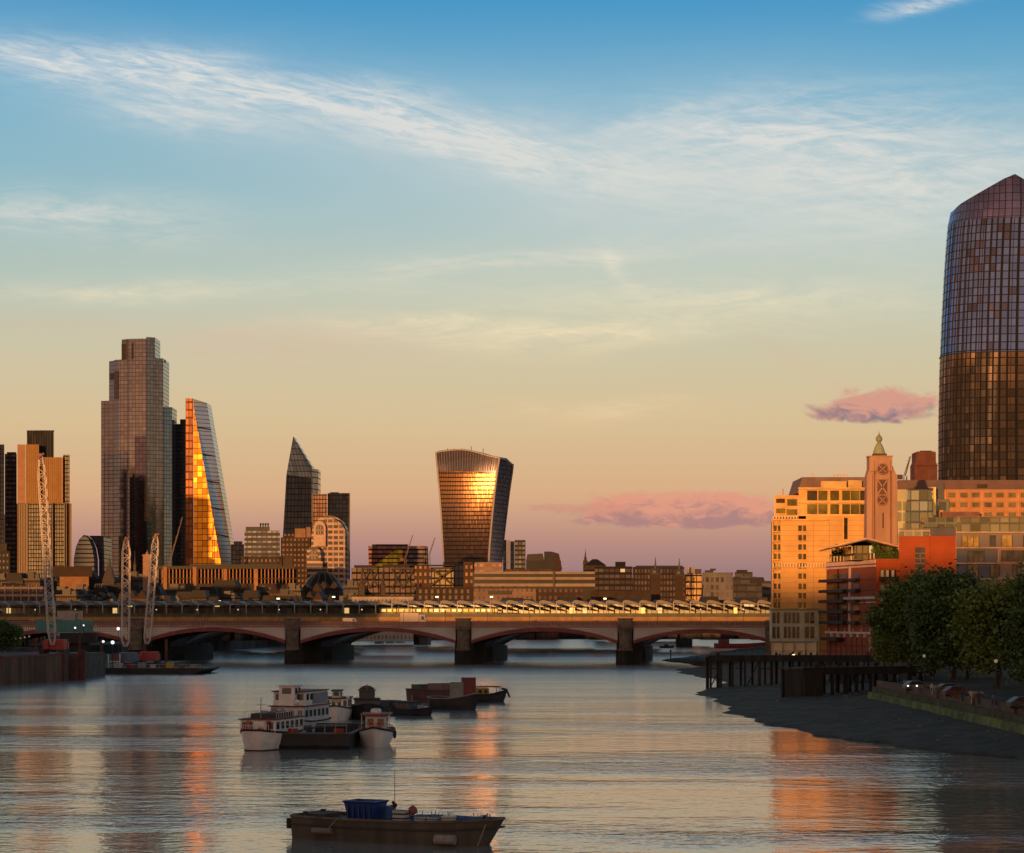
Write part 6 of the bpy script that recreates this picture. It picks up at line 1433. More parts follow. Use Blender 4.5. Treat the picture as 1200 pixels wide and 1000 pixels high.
# works barge with clutter
wb_ = thing('works_barge','flat works barge crowded with plant below the two right-hand cranes','barge',(WX(165,640),640,0),R(-4))
hullb = mat('black_hull',(0.028,0.028,0.032),0.6,var=0.5,vs=0.4)
MB().slab([(-15,0.3),(-13,-0.6),(15,-0.6),(19,1.2),(19,1.6),(-15,1.6)],-8,16).build('hull', hullb, wb_)
MB().box(-15.2,19.2,-8.3,-8.0,1.2,1.75).build('rubbing_strake', mat('strake',(0.05,0.045,0.04),0.8), wb_)
mb = MB()
for k in range(18): mb.tube((-14+k*1.9,-7.7,1.6),(-14+k*1.9,-7.7,2.7),0.05,n=4)
mb.tube((-14,-7.7,2.7),(18,-7.7,2.7),0.05,n=4); mb.build('railing', mat('rail_pale',(0.45,0.42,0.40)), wb_)
cl = random.Random(9); WB = wb_.matrix_basis.copy()
items = [(-11,-4,'grey'),(-8.5,-3,'teal'),(-5,-5.5,'white'),(-2.0,-3,'red'),(1.5,-5,'grey'),(4.5,-4.5,'white'),(7.5,-3.5,'rust'),(9.5,-5.5,'yellow'),(12.5,-5,'rust'),(15.5,-4,'grey')]
cm_ = {'grey':mat('grey_box',(0.25,0.25,0.26),0.6),'teal':teal,'white':mat('offwhite_box',(0.5,0.48,0.45),0.6),'red':redp,'rust':mat('rust_box',(0.20,0.10,0.06),0.8),'yellow':mat('yellow_box',(0.5,0.34,0.05),0.6)}
nm = ['leftmost grey site box on the works barge','dark teal site box beside the leftmost one on the works barge','white site box left of the centre crane foot','small red site box between the crane feet','grey skip right of the centre crane foot','white tank box under the right-hand crane','rust coloured bin right of the right-hand crane','yellow machine box at the front of the works barge','rusty bin beside the yellow machine box','grey box at the right tip of the works barge']
for (x_,y_,c_), n_ in zip(items, nm):
    p = WB @ Vector((x_, y_, 1.61)); container(n_, p.x, p.y, p.z, cl.uniform(1.2,2.2), cm_[c_], R(-4)+cl.uniform(-.2,.2), 'boxes and bins on the works barge', cl.uniform(0.9,1.9), 1.5)
t_ = TH('trestle','small white tubular frame standing at the front of the works barge','frame',134,633,1.6)
MB().tube((t_.x(127),0,0),(t_.x(127),0,3.9),0.16).tube((t_.x(140.5),0,0),(t_.x(140.5),0,3.9),0.16).tube((t_.x(127),0,1.9),(t_.x(140.5),0,1.9),0.12).tube((t_.x(127),0,0.2),(t_.x(140.5),0,1.9),0.1).build('frame', mat('frame_white',(0.6,0.58,0.56),0.5), t_.r)
container('red container beside a blue one behind the centre crane foot', WX(139,668), 668, 1.6, 2.6, redp, 0, 'containers behind the crane feet', 3.4)
container('blue container beside a red one behind the centre crane foot', WX(131,670), 670, 1.6, 3.0, mat('blue_teal',(0.07,0.16,0.20),0.6), 0, 'containers behind the crane feet', 3.4)
pier_ = thing('works_pier','dark steel works pontoon behind the barge reaching to the road bridge','pontoon',(WX(120,690),690,0),0)
bx(-22,22,0,30,-0.5,2.0).build('deck', hullb, pier_)
mb = MB()
for k in range(7): mb.tube((-20+k*6.5,1,-1),(-20+k*6.5,1,9+(k%3)),0.45,n=8)
mb.build('piles', mat('red_brown_column',(0.11,0.045,0.035),0.8), pier_)

# unseen blocks added behind the camera and left of the frame to cast shade
shadeM = facade('shadow_block_wall',(0.35,0.31,0.26),(0.08,0.08,0.09),fh=3.8,bw=3.2,wy=(0.25,0.8),wx=(0.3,0.7),gm=0.1,gr=0.3,jit=0)
s1_ = thing('rear_shadow_block','long unseen block added behind the viewpoint to shade the river','office building',(-240,-230,5),0); bx(-240,150,-20,20,-4,82.5).build('wall', shadeM, s1_); bx(-234,144,-14,14,82.5,84.5).build('roof', roofbr, s1_)
s2_ = thing('left_shadow_block','tall unseen block added left of the view to shade the bridges','office building',(-330,330,5),0); bx(-90,118,13,25,0,60).build('wall', shadeM, s2_); bx(-86,114,15,23,60,61.5).build('roof', roofbr, s2_)

s3_ = thing('far_left_shadow_block','tall unseen block added left of the view to shade the rooftops','office building',(-330,955,5.5),0); bx(-110,108,-10,10,0,42).build('wall', shadeM, s3_); bx(-106,104,-8,8,42,44).build('roof', roofbr, s3_)
# ================================================================ BOATS
def hull(parent, L_, B_, D_, m_, sheer=0.5, bow=0.18, stern=0.75, flare=0.25, z0=-0.3, name='hull', rake=0.8, deckm=None, deck=0.25, ns=22):
    """lofted hull along x, bow at +x; returns the sheer line so rails can follow it"""
    secs = []; line = []
    for i in range(ns+1):
        q = i/ns; 
        if q < 0.12: w_ = lerp(stern, 1, (q/0.12)**0.6)
        elif q > 0.62: w_ = max(bow*0.2, (1-((q-0.62)/0.38)**2.1)*(1-bow)+bow) if q < 1 else bow
        else: w_ = 1
        hb = B_/2*w_; zt_ = D_+sheer*(max(0,q-0.45)/0.55)**2*1.0+sheer*0.25*(max(0,0.2-q)/0.2)
        x_ = -L_/2+L_*q; xb = x_-rake*max(0,(q-0.7)/0.3)**1.5
        secs.append([(x_,-hb,zt_),(lerp(x_,xb,0.5),-hb*(1-flare*0.35),zt_*0.45+z0*0.3),(xb,-hb*(1-flare),z0),(xb,hb*(1-flare),z0),(lerp(x_,xb,0.5),hb*(1-flare*0.35),zt_*0.45+z0*0.3),(x_,hb,zt_)])
        line.append((x_,hb,zt_))
    mb = MB(); mb.v = [p for s_ in secs for p in s_]; n = 6
    for i in range(ns):
        for j in range(5): mb.f.append((i*n+j,(i+1)*n+j,(i+1)*n+j+1,i*n+j+1))
    mb.f.append(tuple(range(n))); mb.f.append(tuple(range(ns*n,ns*n+n))[::-1])
    h_ = mb.build(name, m_, parent)
    if deckm:
        mb = MB()
        for x_,hb,zt_ in line: mb.v += [(x_,-hb*0.97,zt_-deck),(x_,hb*0.97,zt_-deck)]
        mb.f = [(2*i,2*i+2,2*i+3,2*i+1) for i in range(ns)]; mb.build('deck', deckm, parent, fix=False)
    return line
def rail(parent, line, h=0.0, r_=0.09, m_=None, name='gunwale'):
    mb = MB()
    for s_ in (-1,1):
        for (a0,b0,c0),(a1,b1,c1) in zip(line, line[1:]): mb.tube((a0,b0*s_,c0+h),(a1,b1*s_,c1+h),r_,n=5)
    a0,b0,c0 = line[-1]; mb.tube((a0,-b0,c0+h),(a0,b0,c0+h),r_,n=5); a0,b0,c0 = line[0]; mb.tube((a0,-b0,c0+h),(a0,b0,c0+h),r_,n=5)
    mb.build(name, m_, parent)
wht = mat('boat_white',(0.80,0.75,0.69),0.45,var=0.15,vs=0.8); wht2 = mat('boat_grey_white',(0.58,0.56,0.56),0.5,var=0.2,vs=0.6); tarp = mat('dark_tarp',(0.05,0.05,0.045),0.8)
gls = mat('dark_glass',(0.03,0.03,0.035),0.1); reddk = mat('maroon_trim',(0.20,0.035,0.035),0.6); orr = mat('lifebuoy_orange',(0.65,0.13,0.04),0.5); blk = mat('rubber_black',(0.02,0.02,0.02),0.8)
deckw = mat('deck_grey',(0.16,0.15,0.14),0.8,var=0.3)
def cabin(parent, x0, x1, hw, z0, z1, m_, nx=4, nf=3, roofm=None, wz=(0.35,0.8), name='cabin', front=0.25, framem=None):
    c_ = MB().slab([(x0,z0),(x1,z0),(x1-front,z1),(x0,z1)],-hw,hw).build(name, m_, parent)
    H_ = z1-z0
    for k in range(nx):
        xa, xb = lerp(x0,x1-front,(k+0.2)/nx), lerp(x0,x1-front,(k+0.8)/nx)
        for s_ in (-1,1): bx(xa,xb,*(sorted((s_*hw,s_*(hw+0.04)))),z0+H_*wz[0],z0+H_*wz[1]).build('window', gls, c_)
    for k in range(nf):
        ya, yb = lerp(-hw,hw,(k+0.2)/nf), lerp(-hw,hw,(k+0.8)/nf); za, zb = z0+H_*wz[0], z0+H_*wz[1]; xa, xb = x1-front*wz[0]+0.02, x1-front*wz[1]+0.02
        MB().add([(xa,ya,za),(xa,yb,za),(xb,yb,zb),(xb,ya,zb),(xa-0.1,ya,za),(xa-0.1,yb,za),(xb-0.1,yb,zb),(xb-0.1,ya,zb)],[(0,1,2,3),(4,7,6,5),(0,4,5,1),(1,5,6,2),(2,6,7,3),(3,7,4,0)]).build('window', gls, c_)
    if roofm: bx(x0-0.25,x1-front+0.35,-hw-0.2,hw+0.2,z1,z1+0.14).build('roof', roofm, c_)
    return c_
def buoyring(parent, c_, ax='x', r_=0.36): MB().ring(c_, r_, 0.09, ax, 16, 6).build('lifebuoy', orr, parent)

# 1 white passenger boat, bow to the viewer-left
CG = 'boats moored together in mid river'
def boat(name, label, px, Y, hdg): return thing(name, label, 'boat', (WX(px,Y),Y,0), R(hdg), CG)
b = boat('passenger_boat','white passenger boat with lifebuoys on its cabin at the left end of the moored boats',317,279,-104)
ln = hull(b,13,5.2,1.95,wht,0.5,0.42,0.9,0.28,deckm=deckw,deck=0.1); rail(b, ln, 0.02, 0.13, blk); 
hull(b,12.6,4.4,0.12,blk,0.0,0.42,0.9,0.1,z0=-0.4,name='bootstripe')
cabin(b,-5.8,4.6,2.2,1.9,3.6,wht,6,4,reddk,(0.34,0.84)); cabin(b,-4.0,3.2,1.4,3.76,4.3,tarp,0,0,None,name='roof_cover')
for y_ in (-1.6,0.5): buoyring(b,(4.82,y_,2.3))
bx(4.3,4.62,-0.55,0.9,2.0,3.45).build('white_panel', wht, b); bx(4.3,4.65,-1.35,-0.9,2.0,3.45).build('orange_door', mat('door_orange',(0.45,0.15,0.06),0.6), b); bx(4.3,4.65,1.2,1.6,2.0,3.45).build('red_door', reddk, b)
mb = MB()
for k in range(9): mb.tube((5.9-abs(k-4)*0.2,-1.6+k*0.4,2.2),(5.9-abs(k-4)*0.2,-1.6+k*0.4,3.0),0.03,n=4)
mb.tube((5.1,-1.6,3.0),(5.9,0,3.0),0.035,n=4).tube((5.9,0,3.0),(5.1,1.6,3.0),0.035,n=4); mb.build('bow_rail', wht, b)
mb = MB()
for s_ in (-1,1):
    for k in range(12): mb.tube((-5.6+k*0.85,s_*2.1,3.76),(-5.6+k*0.85,s_*2.1,4.45),0.025,n=4)
    mb.tube((-5.6,s_*2.1,4.45),(3.75,s_*2.1,4.45),0.03,n=4)
mb.build('roof_rail', wht, b)
MB().box(-1.5,-0.9,-0.3,0.3,4.3,4.75).box(1.6,2.2,-0.5,0.2,4.3,4.6).rev([(0.14,4.3),(0.14,4.9),(0.24,4.95),(0.24,5.1)],-3.2,0.4,8).build('roof_vents', mat('vent_grey',(0.3,0.29,0.28)), b)
MB().tube((3.4,0,3.76),(3.3,0,6.2),0.05,n=5).tube((3.35,-0.6,5.4),(3.35,0.6,5.4),0.03,n=4).build('mast', mat('vent_grey',(0.3,0.29,0.28)), b)
for x_ in (-3.5,-0.5,2.5): MB().tube((x_,2.62,0.6),(x_,2.62,1.5),0.16,n=8).build('fender', blk, b)
# 2 two-deck boat behind
b = boat('houseboat','tall white two-deck boat with a boxy wheelhouse behind the passenger boat',349,303,-104)
ln = hull(b,14,5.0,2.2,wht2,0.5,0.4,0.9,0.25,deckm=deckw,deck=0.1); rail(b, ln, 0.02, 0.1, blk)
cabin(b,-6,4.2,2.3,2.15,4.2,wht2,6,4,reddk,(0.35,0.78),'cabin'); cabin(b,-5.6,3.4,2.2,4.35,6.1,wht,6,3,mat('maroon_roof',(0.17,0.07,0.07),0.7),(0.4,0.85),'upper_cabin')
cabin(b,1.8,4.6,1.05,4.36,6.9,wht,2,1,wht,(0.6,0.9),'wheelhouse',0.3)
bx(-5.5,0.5,2.25,2.32,4.5,5.9).build('side_screen', mat('screen_blue',(0.25,0.26,0.30),0.5), b)
MB().ball((5.1,1.7,4.9),0.32,8,6).build('fender', wht, b); MB().tube((3,0,7.0),(3,0,8.2),0.05).build('mast', wht, b)
# 3 open lighter
b = boat('open_barge','big empty black open barge moored between the white boats',385,289,-93)
L_, B_ = 27, 8.6
mb = MB(); mb.box(-L_/2,L_/2-1.6,-B_/2,-B_/2+0.5,-0.4,1.75).box(-L_/2,L_/2-1.6,B_/2-0.5,B_/2,-0.4,1.75).box(-L_/2,L_/2-1.6,-B_/2+0.5,B_/2-0.5,-0.4,0.25)
mb.slab([(L_/2-1.6,-0.4),(L_/2-0.6,-0.4),(L_/2,0.5),(L_/2,1.85),(L_/2-1.6,1.85)],-B_/2,B_/2).slab([(-L_/2-1,0.6),(-L_/2-0.01,-0.4),(-L_/2-0.01,1.9),(-L_/2-1,1.9)],-B_/2,B_/2); mb.build('hull', hullb, b)
MB().box(L_/2-1.7,L_/2+0.1,-B_/2-0.1,B_/2+0.1,1.86,1.98).box(-L_/2,L_/2-1.71,-B_/2-0.1,-B_/2+0.6,1.751,1.85).box(-L_/2,L_/2-1.71,B_/2-0.6,B_/2+0.1,1.751,1.85).build('coaming', mat('coaming_grey',(0.10,0.095,0.09),0.7), b)
mb = MB()
for k in range(7): mb.tube((L_/2-0.3,-B_/2+0.4+k*1.3,1.98),(L_/2-0.3,-B_/2+0.4+k*1.3,2.95),0.04,n=4)
mb.tube((L_/2-0.3,-B_/2+.4,2.95),(L_/2-0.3,B_/2-.4,2.95),0.04,n=4); mb.build('railing', mat('rail_pale',(0.45,0.42,0.40)), b)
for y_ in (-2.6,2.9): MB().box(L_/2-0.9,L_/2-0.4,y_-0.6,y_+0.6,1.99,2.5).build('orange_bundle', mat('orange_net',(0.36,0.07,0.03),0.9,bump=0.1), b)
MB().tube((-2,-4.1,1.8),(9,3.6,2.6),0.16).build('spar', mat('spar',(0.06,0.05,0.05)), b)
# 4 white cabin cruiser
b = boat('cabin_boat','white wheelhouse boat moored bow-on behind the open barge',396,356,-91)
ln = hull(b,12,4.3,1.7,wht,0.6,0.2,0.85,0.3,deckm=deckw,deck=0.1); rail(b, ln, 0.02, 0.12, blk); cabin(b,-4.5,2.6,1.75,1.65,3.3,wht,5,4,tarp,(0.3,0.85))
cabin(b,-0.5,2.9,0.65,3.45,4.5,mat('cream_boat',(0.55,0.48,0.40),0.5),1,1,tarp,(0.3,0.85),'wheelhouse',0.2)
for s_ in (-1,1): MB().ball((2.5,s_*1.75,3.5),0.3,8,6).build('fender', wht, b)
bx(2.35,2.45,-0.55,0.55,1.7,3.2).build('front_door', mat('cream_boat',(0.55,0.48,0.40),0.5), b)
# 5 small white workboat
b = boat('work_boat','small white workboat with red rails and a white raft on its red roof',441,284,-90)
ln = hull(b,11,4.1,1.75,wht,0.7,0.06,0.9,0.38,deckm=deckw,deck=0.15,rake=1.4); rail(b, ln, 0.04, 0.13, blk)
cabin(b,-4.2,1.6,1.25,1.7,3.7,wht2,3,2,mat('red_roof_boat',(0.30,0.09,0.07),0.7),(0.45,0.85)); MB().slab([(-3.9,3.85),(1.9,3.85),(1.7,4.0),(-3.7,4.0)],-1.85,1.85).build('canopy', mat('red_roof_boat',(0.30,0.09,0.07),0.7), b)
MB().rev([(0.6,4.02),(0.68,4.2),(0.68,4.45),(0.5,4.6)],0.6,0,14).build('life_raft', wht, b)
for y_ in (-0.55,0.55): buoyring(b,(2.0,y_,2.75),'x',0.3)
mb = MB()
for k in range(6):
    x_, hb, zz = ln[13+k] if 13+k < len(ln) else ln[-1]
    for s_ in (-1,1): mb.tube((x_,hb*s_,zz),(x_,hb*s_,zz+0.75),0.035,n=4)
for k in range(13,21):
    for s_ in (-1,1): mb.tube((ln[k][0],ln[k][1]*s_,ln[k][2]+.75),(ln[k+1][0],ln[k+1][1]*s_,ln[k+1][2]+.75),0.04,n=4)
mb.build('bow_rail', mat('red_rail',(0.35,0.07,0.06),0.5), b)
for s_ in (-1,1): MB().tube((1.6,s_*1.7,1.9),(1.6,s_*1.7,3.85),0.05).build('canopy_post', wht, b)
for x_ in (-1.5,-3.2): MB().ring((x_,2.15,1.3),0.35,0.16,'y',12,6).build('tyre_fender', blk, b)
# 6 dark tug with mast
b = boat('tug_boat','dark tug with a stubby mast and folded awning in the middle of the moored boats',430,362,-85)
ln = hull(b,15,5.6,1.5,hullb,0.9,0.2,0.85,0.2,deckm=tarp,deck=0.1); cabin(b,-4,2.4,1.9,1.4,2.9,mat('tug_grey',(0.12,0.12,0.13),0.6),4,3,tarp); cabin(b,-1.5,1.5,1.2,3.05,4.3,mat('tug_dark',(0.07,0.06,0.06),0.6),2,3,mat('tug_grey',(0.12,0.12,0.13),0.6),(0.4,0.85),'wheelhouse')
MB().tube((1.2,0,1.5),(1.0,0,5.3),0.1).tube((1.0,-1.2,4.7),(1.0,1.2,4.7),0.07).build('mast', mat('red_mast',(0.30,0.08,0.07),0.6), b)
MB().rev([(1.1,4.45),(1.25,4.6),(0.7,4.95),(0.2,5.05)],-0.6,0,10).build('awning', tarp, b)
rail(b, ln, 0.03, 0.12, blk)
# 7-8 low dark boats
b = boat('low_barge','low flat dark barge with boxes between the tug and the small dark launch',461,385,-50)
ln = hull(b,11,4.2,1.0,hullb,0.3,0.4,0.9,0.15,deckm=tarp); MB().box(-3,0.5,-1.3,1.3,0.8,1.9).box(1,3,-1,1,0.8,1.5).build('deck_box', mat('navy_box',(0.03,0.04,0.06),0.6), b); rail(b, ln, 0.02, 0.1, blk)
b = boat('dark_launch','small dark launch with a low olive cabin in front of the maroon barge',485,371,-50)
ln = hull(b,9.5,3.4,0.9,hullb,0.5,0.15,0.85,0.2,deckm=tarp); cabin(b,-3.6,0.6,1.1,0.8,2.1,mat('olive_box',(0.10,0.11,0.09),0.7),3,2,tarp); MB().tube((-0.5,0,2.2),(-0.5,0,3.3),0.06).box(1.4,2.2,-0.4,0.4,0.8,1.7).build('mast', mat('rail_pale',(0.45,0.42,0.40)), b); rail(b, ln, 0.02, 0.1, blk)
# 9 maroon barge
b = boat('cargo_barge','maroon cargo barge loaded with dark boxes at the far end of the moored boats',517,425,-48)
ln = hull(b,15,5.0,2.3,mat('maroon_hull',(0.10,0.04,0.04),0.7,var=0.4,vs=0.3),0.3,0.4,0.9,0.15,deckm=tarp,deck=0.2); rail(b, ln, 0.02, 0.12, mat('strake',(0.05,0.045,0.04),0.8))
MB().box(-6.2,-3.5,-2,2,2.1,3.3).build('hatch', mat('green_hatch',(0.07,0.09,0.07),0.7), b); MB().box(-1.5,2.5,-2,2,2.1,3.6).build('hatch', mat('brown_hatch',(0.22,0.14,0.11),0.8), b); MB().box(-3.4,-1.6,-2,2,2.1,2.8).build('hatch', mat('brown_hatch2',(0.10,0.06,0.05),0.8), b)
b = boat('black_barge','black round-bowed barge with a grey rim in front of the maroon barge',533,394,-40)
ln = hull(b,10.0,5.0,1.9,hullb,0.9,0.22,0.5,0.25,deckm=tarp,deck=0.3); rail(b, ln, 0.03, 0.13, mat('rim_grey',(0.22,0.20,0.19),0.6))
container('upright grey steel container on the black barge', WX(535,397), 397, 1.62, 2.3, mat('grey_green_steel',(0.26,0.29,0.27),0.6), 0, 'containers on the barges', 3.0, 2.2)
container('upright dark red container beside the grey one on the barges', WX(549,405), 405, 2.1, 2.4, mat('dark_red_steel',(0.20,0.04,0.04),0.6), 0.1, 'containers on the barges', 3.1, 2.2)
b = boat('yellow_tug','small black tug with a yellow cabin at the right end of the moored boats',574,428,14)
ln = hull(b,6.6,3.0,1.4,hullb,0.8,0.2,0.8,0.2,deckm=tarp); rail(b, ln, 0.03, 0.12, blk)
cabin(b,-2.6,-0.2,1.0,1.2,2.6,mat('yellow_cabin',(0.45,0.28,0.03),0.6),2,2,None); bx(-2.8,1.8,-1.2,1.2,2.75,3.0).build('canopy', mat('ochre_canopy',(0.30,0.19,0.05),0.7), b)
MB().tube((2.2,0,2.5),(3.2,0,2.3),0.2).tube((3.2,0,2.3),(3.8,0,0.9),0.18).build('bow_hook', mat('strake',(0.05,0.045,0.04),0.8), b)
for x_ in (1.6,): MB().tube((x_,-1.2,1.7),(x_,-1.2,2.7),0.06).tube((x_,1.2,1.7),(x_,1.2,2.7),0.06).build('canopy_post', blk, b)

# foreground lighter
ltm = mat('weathered_hull',(0.10,0.086,0.066),0.8,var=0.45,vs=0.5,streak=True,bump=0.03)
fgz = thing('flat_lighter','weathered grey-brown flat lighter with a blue tub and crates nearest the viewer','boat',(-7.9,163.8,0),R(-27))
L_, B_, D_ = 15.9, 4.4, 1.55
ln = hull(fgz,L_,B_,D_,ltm,0.30,0.30,0.92,0.12,z0=-0.4,deckm=mat('lighter_deck',(0.13,0.10,0.08),0.85,var=0.5,vs=0.8),deck=0.12,rake=1.4)
rail(fgz, ln, 0.03, 0.10, mat('gunwale_brown',(0.16,0.11,0.08),0.8,var=0.4,vs=1)); rail(fgz, [(x_,y_+0.02,z_-0.55) for x_,y_,z_ in ln], 0, 0.07, mat('strake',(0.05,0.045,0.04),0.8), 'rubbing_strake')
FG = Matrix.Translation((-7.9,163.8,0)) @ Matrix.Rotation(R(-27),4,'Z')
def onfg(x_, y_, z_=1.44): p = FG @ Vector((x_,y_,z_)); return (p.x,p.y,p.z)
MB().tube((-5.9,-2.32,0.7),(-4.3,-2.34,0.7),0.24,n=10).build('grey_fender', mat('fender_grey',(0.22,0.20,0.18),0.7), fgz)
MB().tube((4.0,-2.22,0.5),(5.5,-2.1,0.5),0.34,n=10).build('white_fender', mat('fender_pale',(0.32,0.29,0.26),0.7,var=0.3,vs=2), fgz)
MB().tube((-4.6,-2.38,0.85),(-3.9,-2.3,1.6),0.05).tube((-3.9,-2.3,1.6),(-3.6,-1.9,1.65),0.05).tube((7.0,-1.6,0.1),(7.5,-1.3,1.6),0.05).build('rope', mat('rope_tan',(0.30,0.25,0.18),0.9), fgz)
MB().tube((-8.3,-1.5,0.7),(-8.3,-1.5,1.4),0.3,n=8).tube((-8.3,1.4,0.7),(-8.3,1.4,1.4),0.3,n=8).build('stern_tyres', blk, fgz)
MB().rev([(0.15,1.45),(0.15,1.8),(0.22,1.85),(0.22,1.92)],-7.2,-1.2,8).rev([(0.15,1.45),(0.15,1.8),(0.22,1.85),(0.22,1.92)],-7.2,1.2,8).rev([(0.14,1.6),(0.14,2.05),(0.2,2.1)],6.7,0,8).build('bollards', mat('bollard',(0.05,0.045,0.04),0.7), fgz)
MB().box(-7.9,-5.8,-1.0,1.1,1.44,1.75).build('stern_hatch', mat('tarp_brown',(0.08,0.06,0.05),0.9), fgz)
tub = thing('blue_tub','large deep blue tub standing on the deck of the nearest lighter','tub',onfg(-2.9,0.0),R(-27))
mb = MB(); n = 4
vs = []
for z_, hx_, hy_ in ((0,1.0,0.75),(1.15,1.22,0.95),(1.3,1.32,1.05),(1.36,1.32,1.05),(1.36,1.18,0.92),(0.2,0.95,0.7)):
    vs += [(-hx_,-hy_,z_),(hx_,-hy_,z_),(hx_,hy_,z_),(-hx_,hy_,z_)]
fs = [(j*4+k,j*4+(k+1)%4,(j+1)*4+(k+1)%4,(j+1)*4+k) for j in range(5) for k in range(4)]+[(20,21,22,23),(3,2,1,0)]
mb.add(vs, fs).build('tub_shell', mat('blue_plastic',(0.02,0.055,0.24),0.45,var=0.15), tub)
mb = MB()
for x_ in (-0.9,-0.45,0,0.45,0.9): mb.box(x_-0.05,x_+0.05,-1.03,-0.80,0.1,1.1)
mb.build('ribs', mat('blue_plastic_dark',(0.015,0.04,0.18),0.5), tub)
tb2 = thing('blue_barrel','lighter blue drum beside the big blue tub on the nearest lighter','barrel',onfg(-1.1,0.35),0)
MB().rev([(0.40,0),(0.44,0.12),(0.44,0.42),(0.47,0.45),(0.44,0.48),(0.44,0.9),(0.40,1.0),(0.30,1.0)],0,0,16).build('drum', mat('blue_drum',(0.03,0.12,0.30),0.5), tb2)
MB().rev([(0.1,1.0),(0.1,1.06)],0.15,0,8).build('bung', blk, tb2)
def crate(label, x_, y_, lx_, ly_, h_, m_, z_=1.44, stripes=False, group='crates on the nearest lighter'):
    r_ = thing('crate', label, 'crate', onfg(x_,y_,z_), R(-27), group)
    n = 5; mb = MB()
    for k in range(3):
        z0 = h_*k/3+0.02; mb.box(-lx_/2,lx_/2,-ly_/2,-ly_/2+0.04,z0,z0+h_/3*0.62).box(-lx_/2,lx_/2,ly_/2-0.04,ly_/2,z0,z0+h_/3*0.62).box(-lx_/2,-lx_/2+0.04,-ly_/2+.041,ly_/2-.041,z0,z0+h_/3*0.62).box(lx_/2-0.04,lx_/2,-ly_/2+.041,ly_/2-.041,z0,z0+h_/3*0.62)
    mb.build('slatted_side', m_, r_)
    MB().box(-lx_/2+0.05,lx_/2-0.05,-ly_/2+0.05,ly_/2-0.05,0.0,h_*(0.9 if stripes else 0.3)).build('contents', mat('crate_dark',(0.03,0.04,0.07),0.7) if stripes else m_, r_); return r_
bc = mat('crate_blue',(0.03,0.14,0.32),0.5,var=0.3,vs=2); wc_ = mat('crate_white',(0.50,0.48,0.46),0.6)
cn = ['blue crate nearest the drum','second blue crate from the drum','third blue crate from the drum','fourth blue crate from the drum','fifth blue crate, towards the bow','blue crate farthest towards the bow']
for k in range(6): crate(cn[k]+' on the nearest lighter', 1.2+k*1.0, 0.75-(0.05*k), 0.92, 1.5, 0.42+0.05*(k%2), bc)
crate('tall white and black striped crate left of the blue crates on the lighter', 0.55, -0.95, 0.95, 0.8, 0.95, wc_, stripes=True)
crate('low white striped crate in the middle of the lighter deck', 2.3, -1.05, 0.85, 0.7, 0.5, wc_, stripes=True); crate('low white striped crate right of the middle one on the lighter', 3.3, -1.05, 0.8, 0.7, 0.5, wc_, stripes=True)
bk = thing('white_bucket','round white tub on the lighter deck right of the striped crates','tub',onfg(4.5,-1.15),0); MB().rev([(0.46,0),(0.52,0.5),(0.56,0.52),(0.56,0.58),(0.4,0.6)],0,0,18).build('tub_shell', mat('bucket_white',(0.58,0.55,0.50),0.5), bk); MB().ring((0,0,0.5),0.58,0.02,'z',16,4).build('handle', blk, bk)
by = thing('red_float','dull red and brown net float heap on the striped crates of the lighter','float',onfg(1.2,-0.4,1.9),0); MB().ball((0,0,0.35),0.33,12,8).ball((-0.35,0.1,0.15),0.22,10,6).build('float', mat('float_red',(0.38,0.10,0.06),0.7,var=0.4,vs=2), by); MB().ring((0,0,0.7),0.07,0.03,'x',10,4).build('eye', blk, by)
ms = thing('thin_mast','thin pole with a black ball shape standing on the lighter deck','mast',onfg(-0.1,-0.7),0); MB().tube((0,0,0),(0,0,3.6),0.03,0.02,6).build('pole', mat('pole_grey',(0.25,0.22,0.19),0.6), ms); MB().ball((0,0,1.15),0.18,10,8).ball((-0.12,0,1.35),0.11,8,6).build('ball_shape', blk, ms)
rp2 = random.Random(4); tw_ = MB()
for k in range(40):
    x_ = rp2.uniform(-0.5,6.0); p = Vector((x_, rp2.uniform(0.1,1.4), 0)); h_ = rp2.uniform(0.35,0.75); tw_.tube((p.x,p.y,0),(p.x+rp2.uniform(-.1,.1),p.y,h_),0.03,n=4)
nb_ = thing('blue_poles','bundle of upright pale blue rods among the blue crates on the lighter','rods',onfg(1.0,0.0),R(-27)); tw_.build('rods', mat('pale_blue_rod',(0.12,0.28,0.42),0.5), nb_); MB().box(-0.6,6.0,0.7,0.76,0.3,0.34).build('tie_bar', mat('crate_blue',(0.03,0.14,0.32),0.5), nb_)

# small things on the water
d = thing('dinghy','tiny black dinghy on the water through the right-hand arch','boat',(WX(782,1150),1150,0),0.2)
hull(d,7.5,3,1.0,hullb,0.4,0.15,0.8,0.2,deckm=tarp); MB().box(-1.5,0.5,-0.8,0.8,0.8,1.8).build('engine_box', blk, d)
d = thing('red_barge','low red barge moored beyond the right-hand arch','boat',(WX(868,1150),1150,0),0.05)
hull(d,26,7,2.2,mat('red_barge_hull',(0.36,0.05,0.04),0.6),0.8,0.3,0.9,0.2,deckm=tarp); MB().box(-11,-6,-2,2,2,5).build('cabin', mat('dark_red_steel',(0.20,0.04,0.04),0.6), d)
d = thing('river_marker','small dark beacon post at the tip of the mud spit','beacon',(WX(786,840),840,-0.5),0); MB().tube((0,0,0),(0,0,3.6),0.2).build('post', blk, d); MB().ball((0,0,3.8),0.4).build('topmark', blk, d)
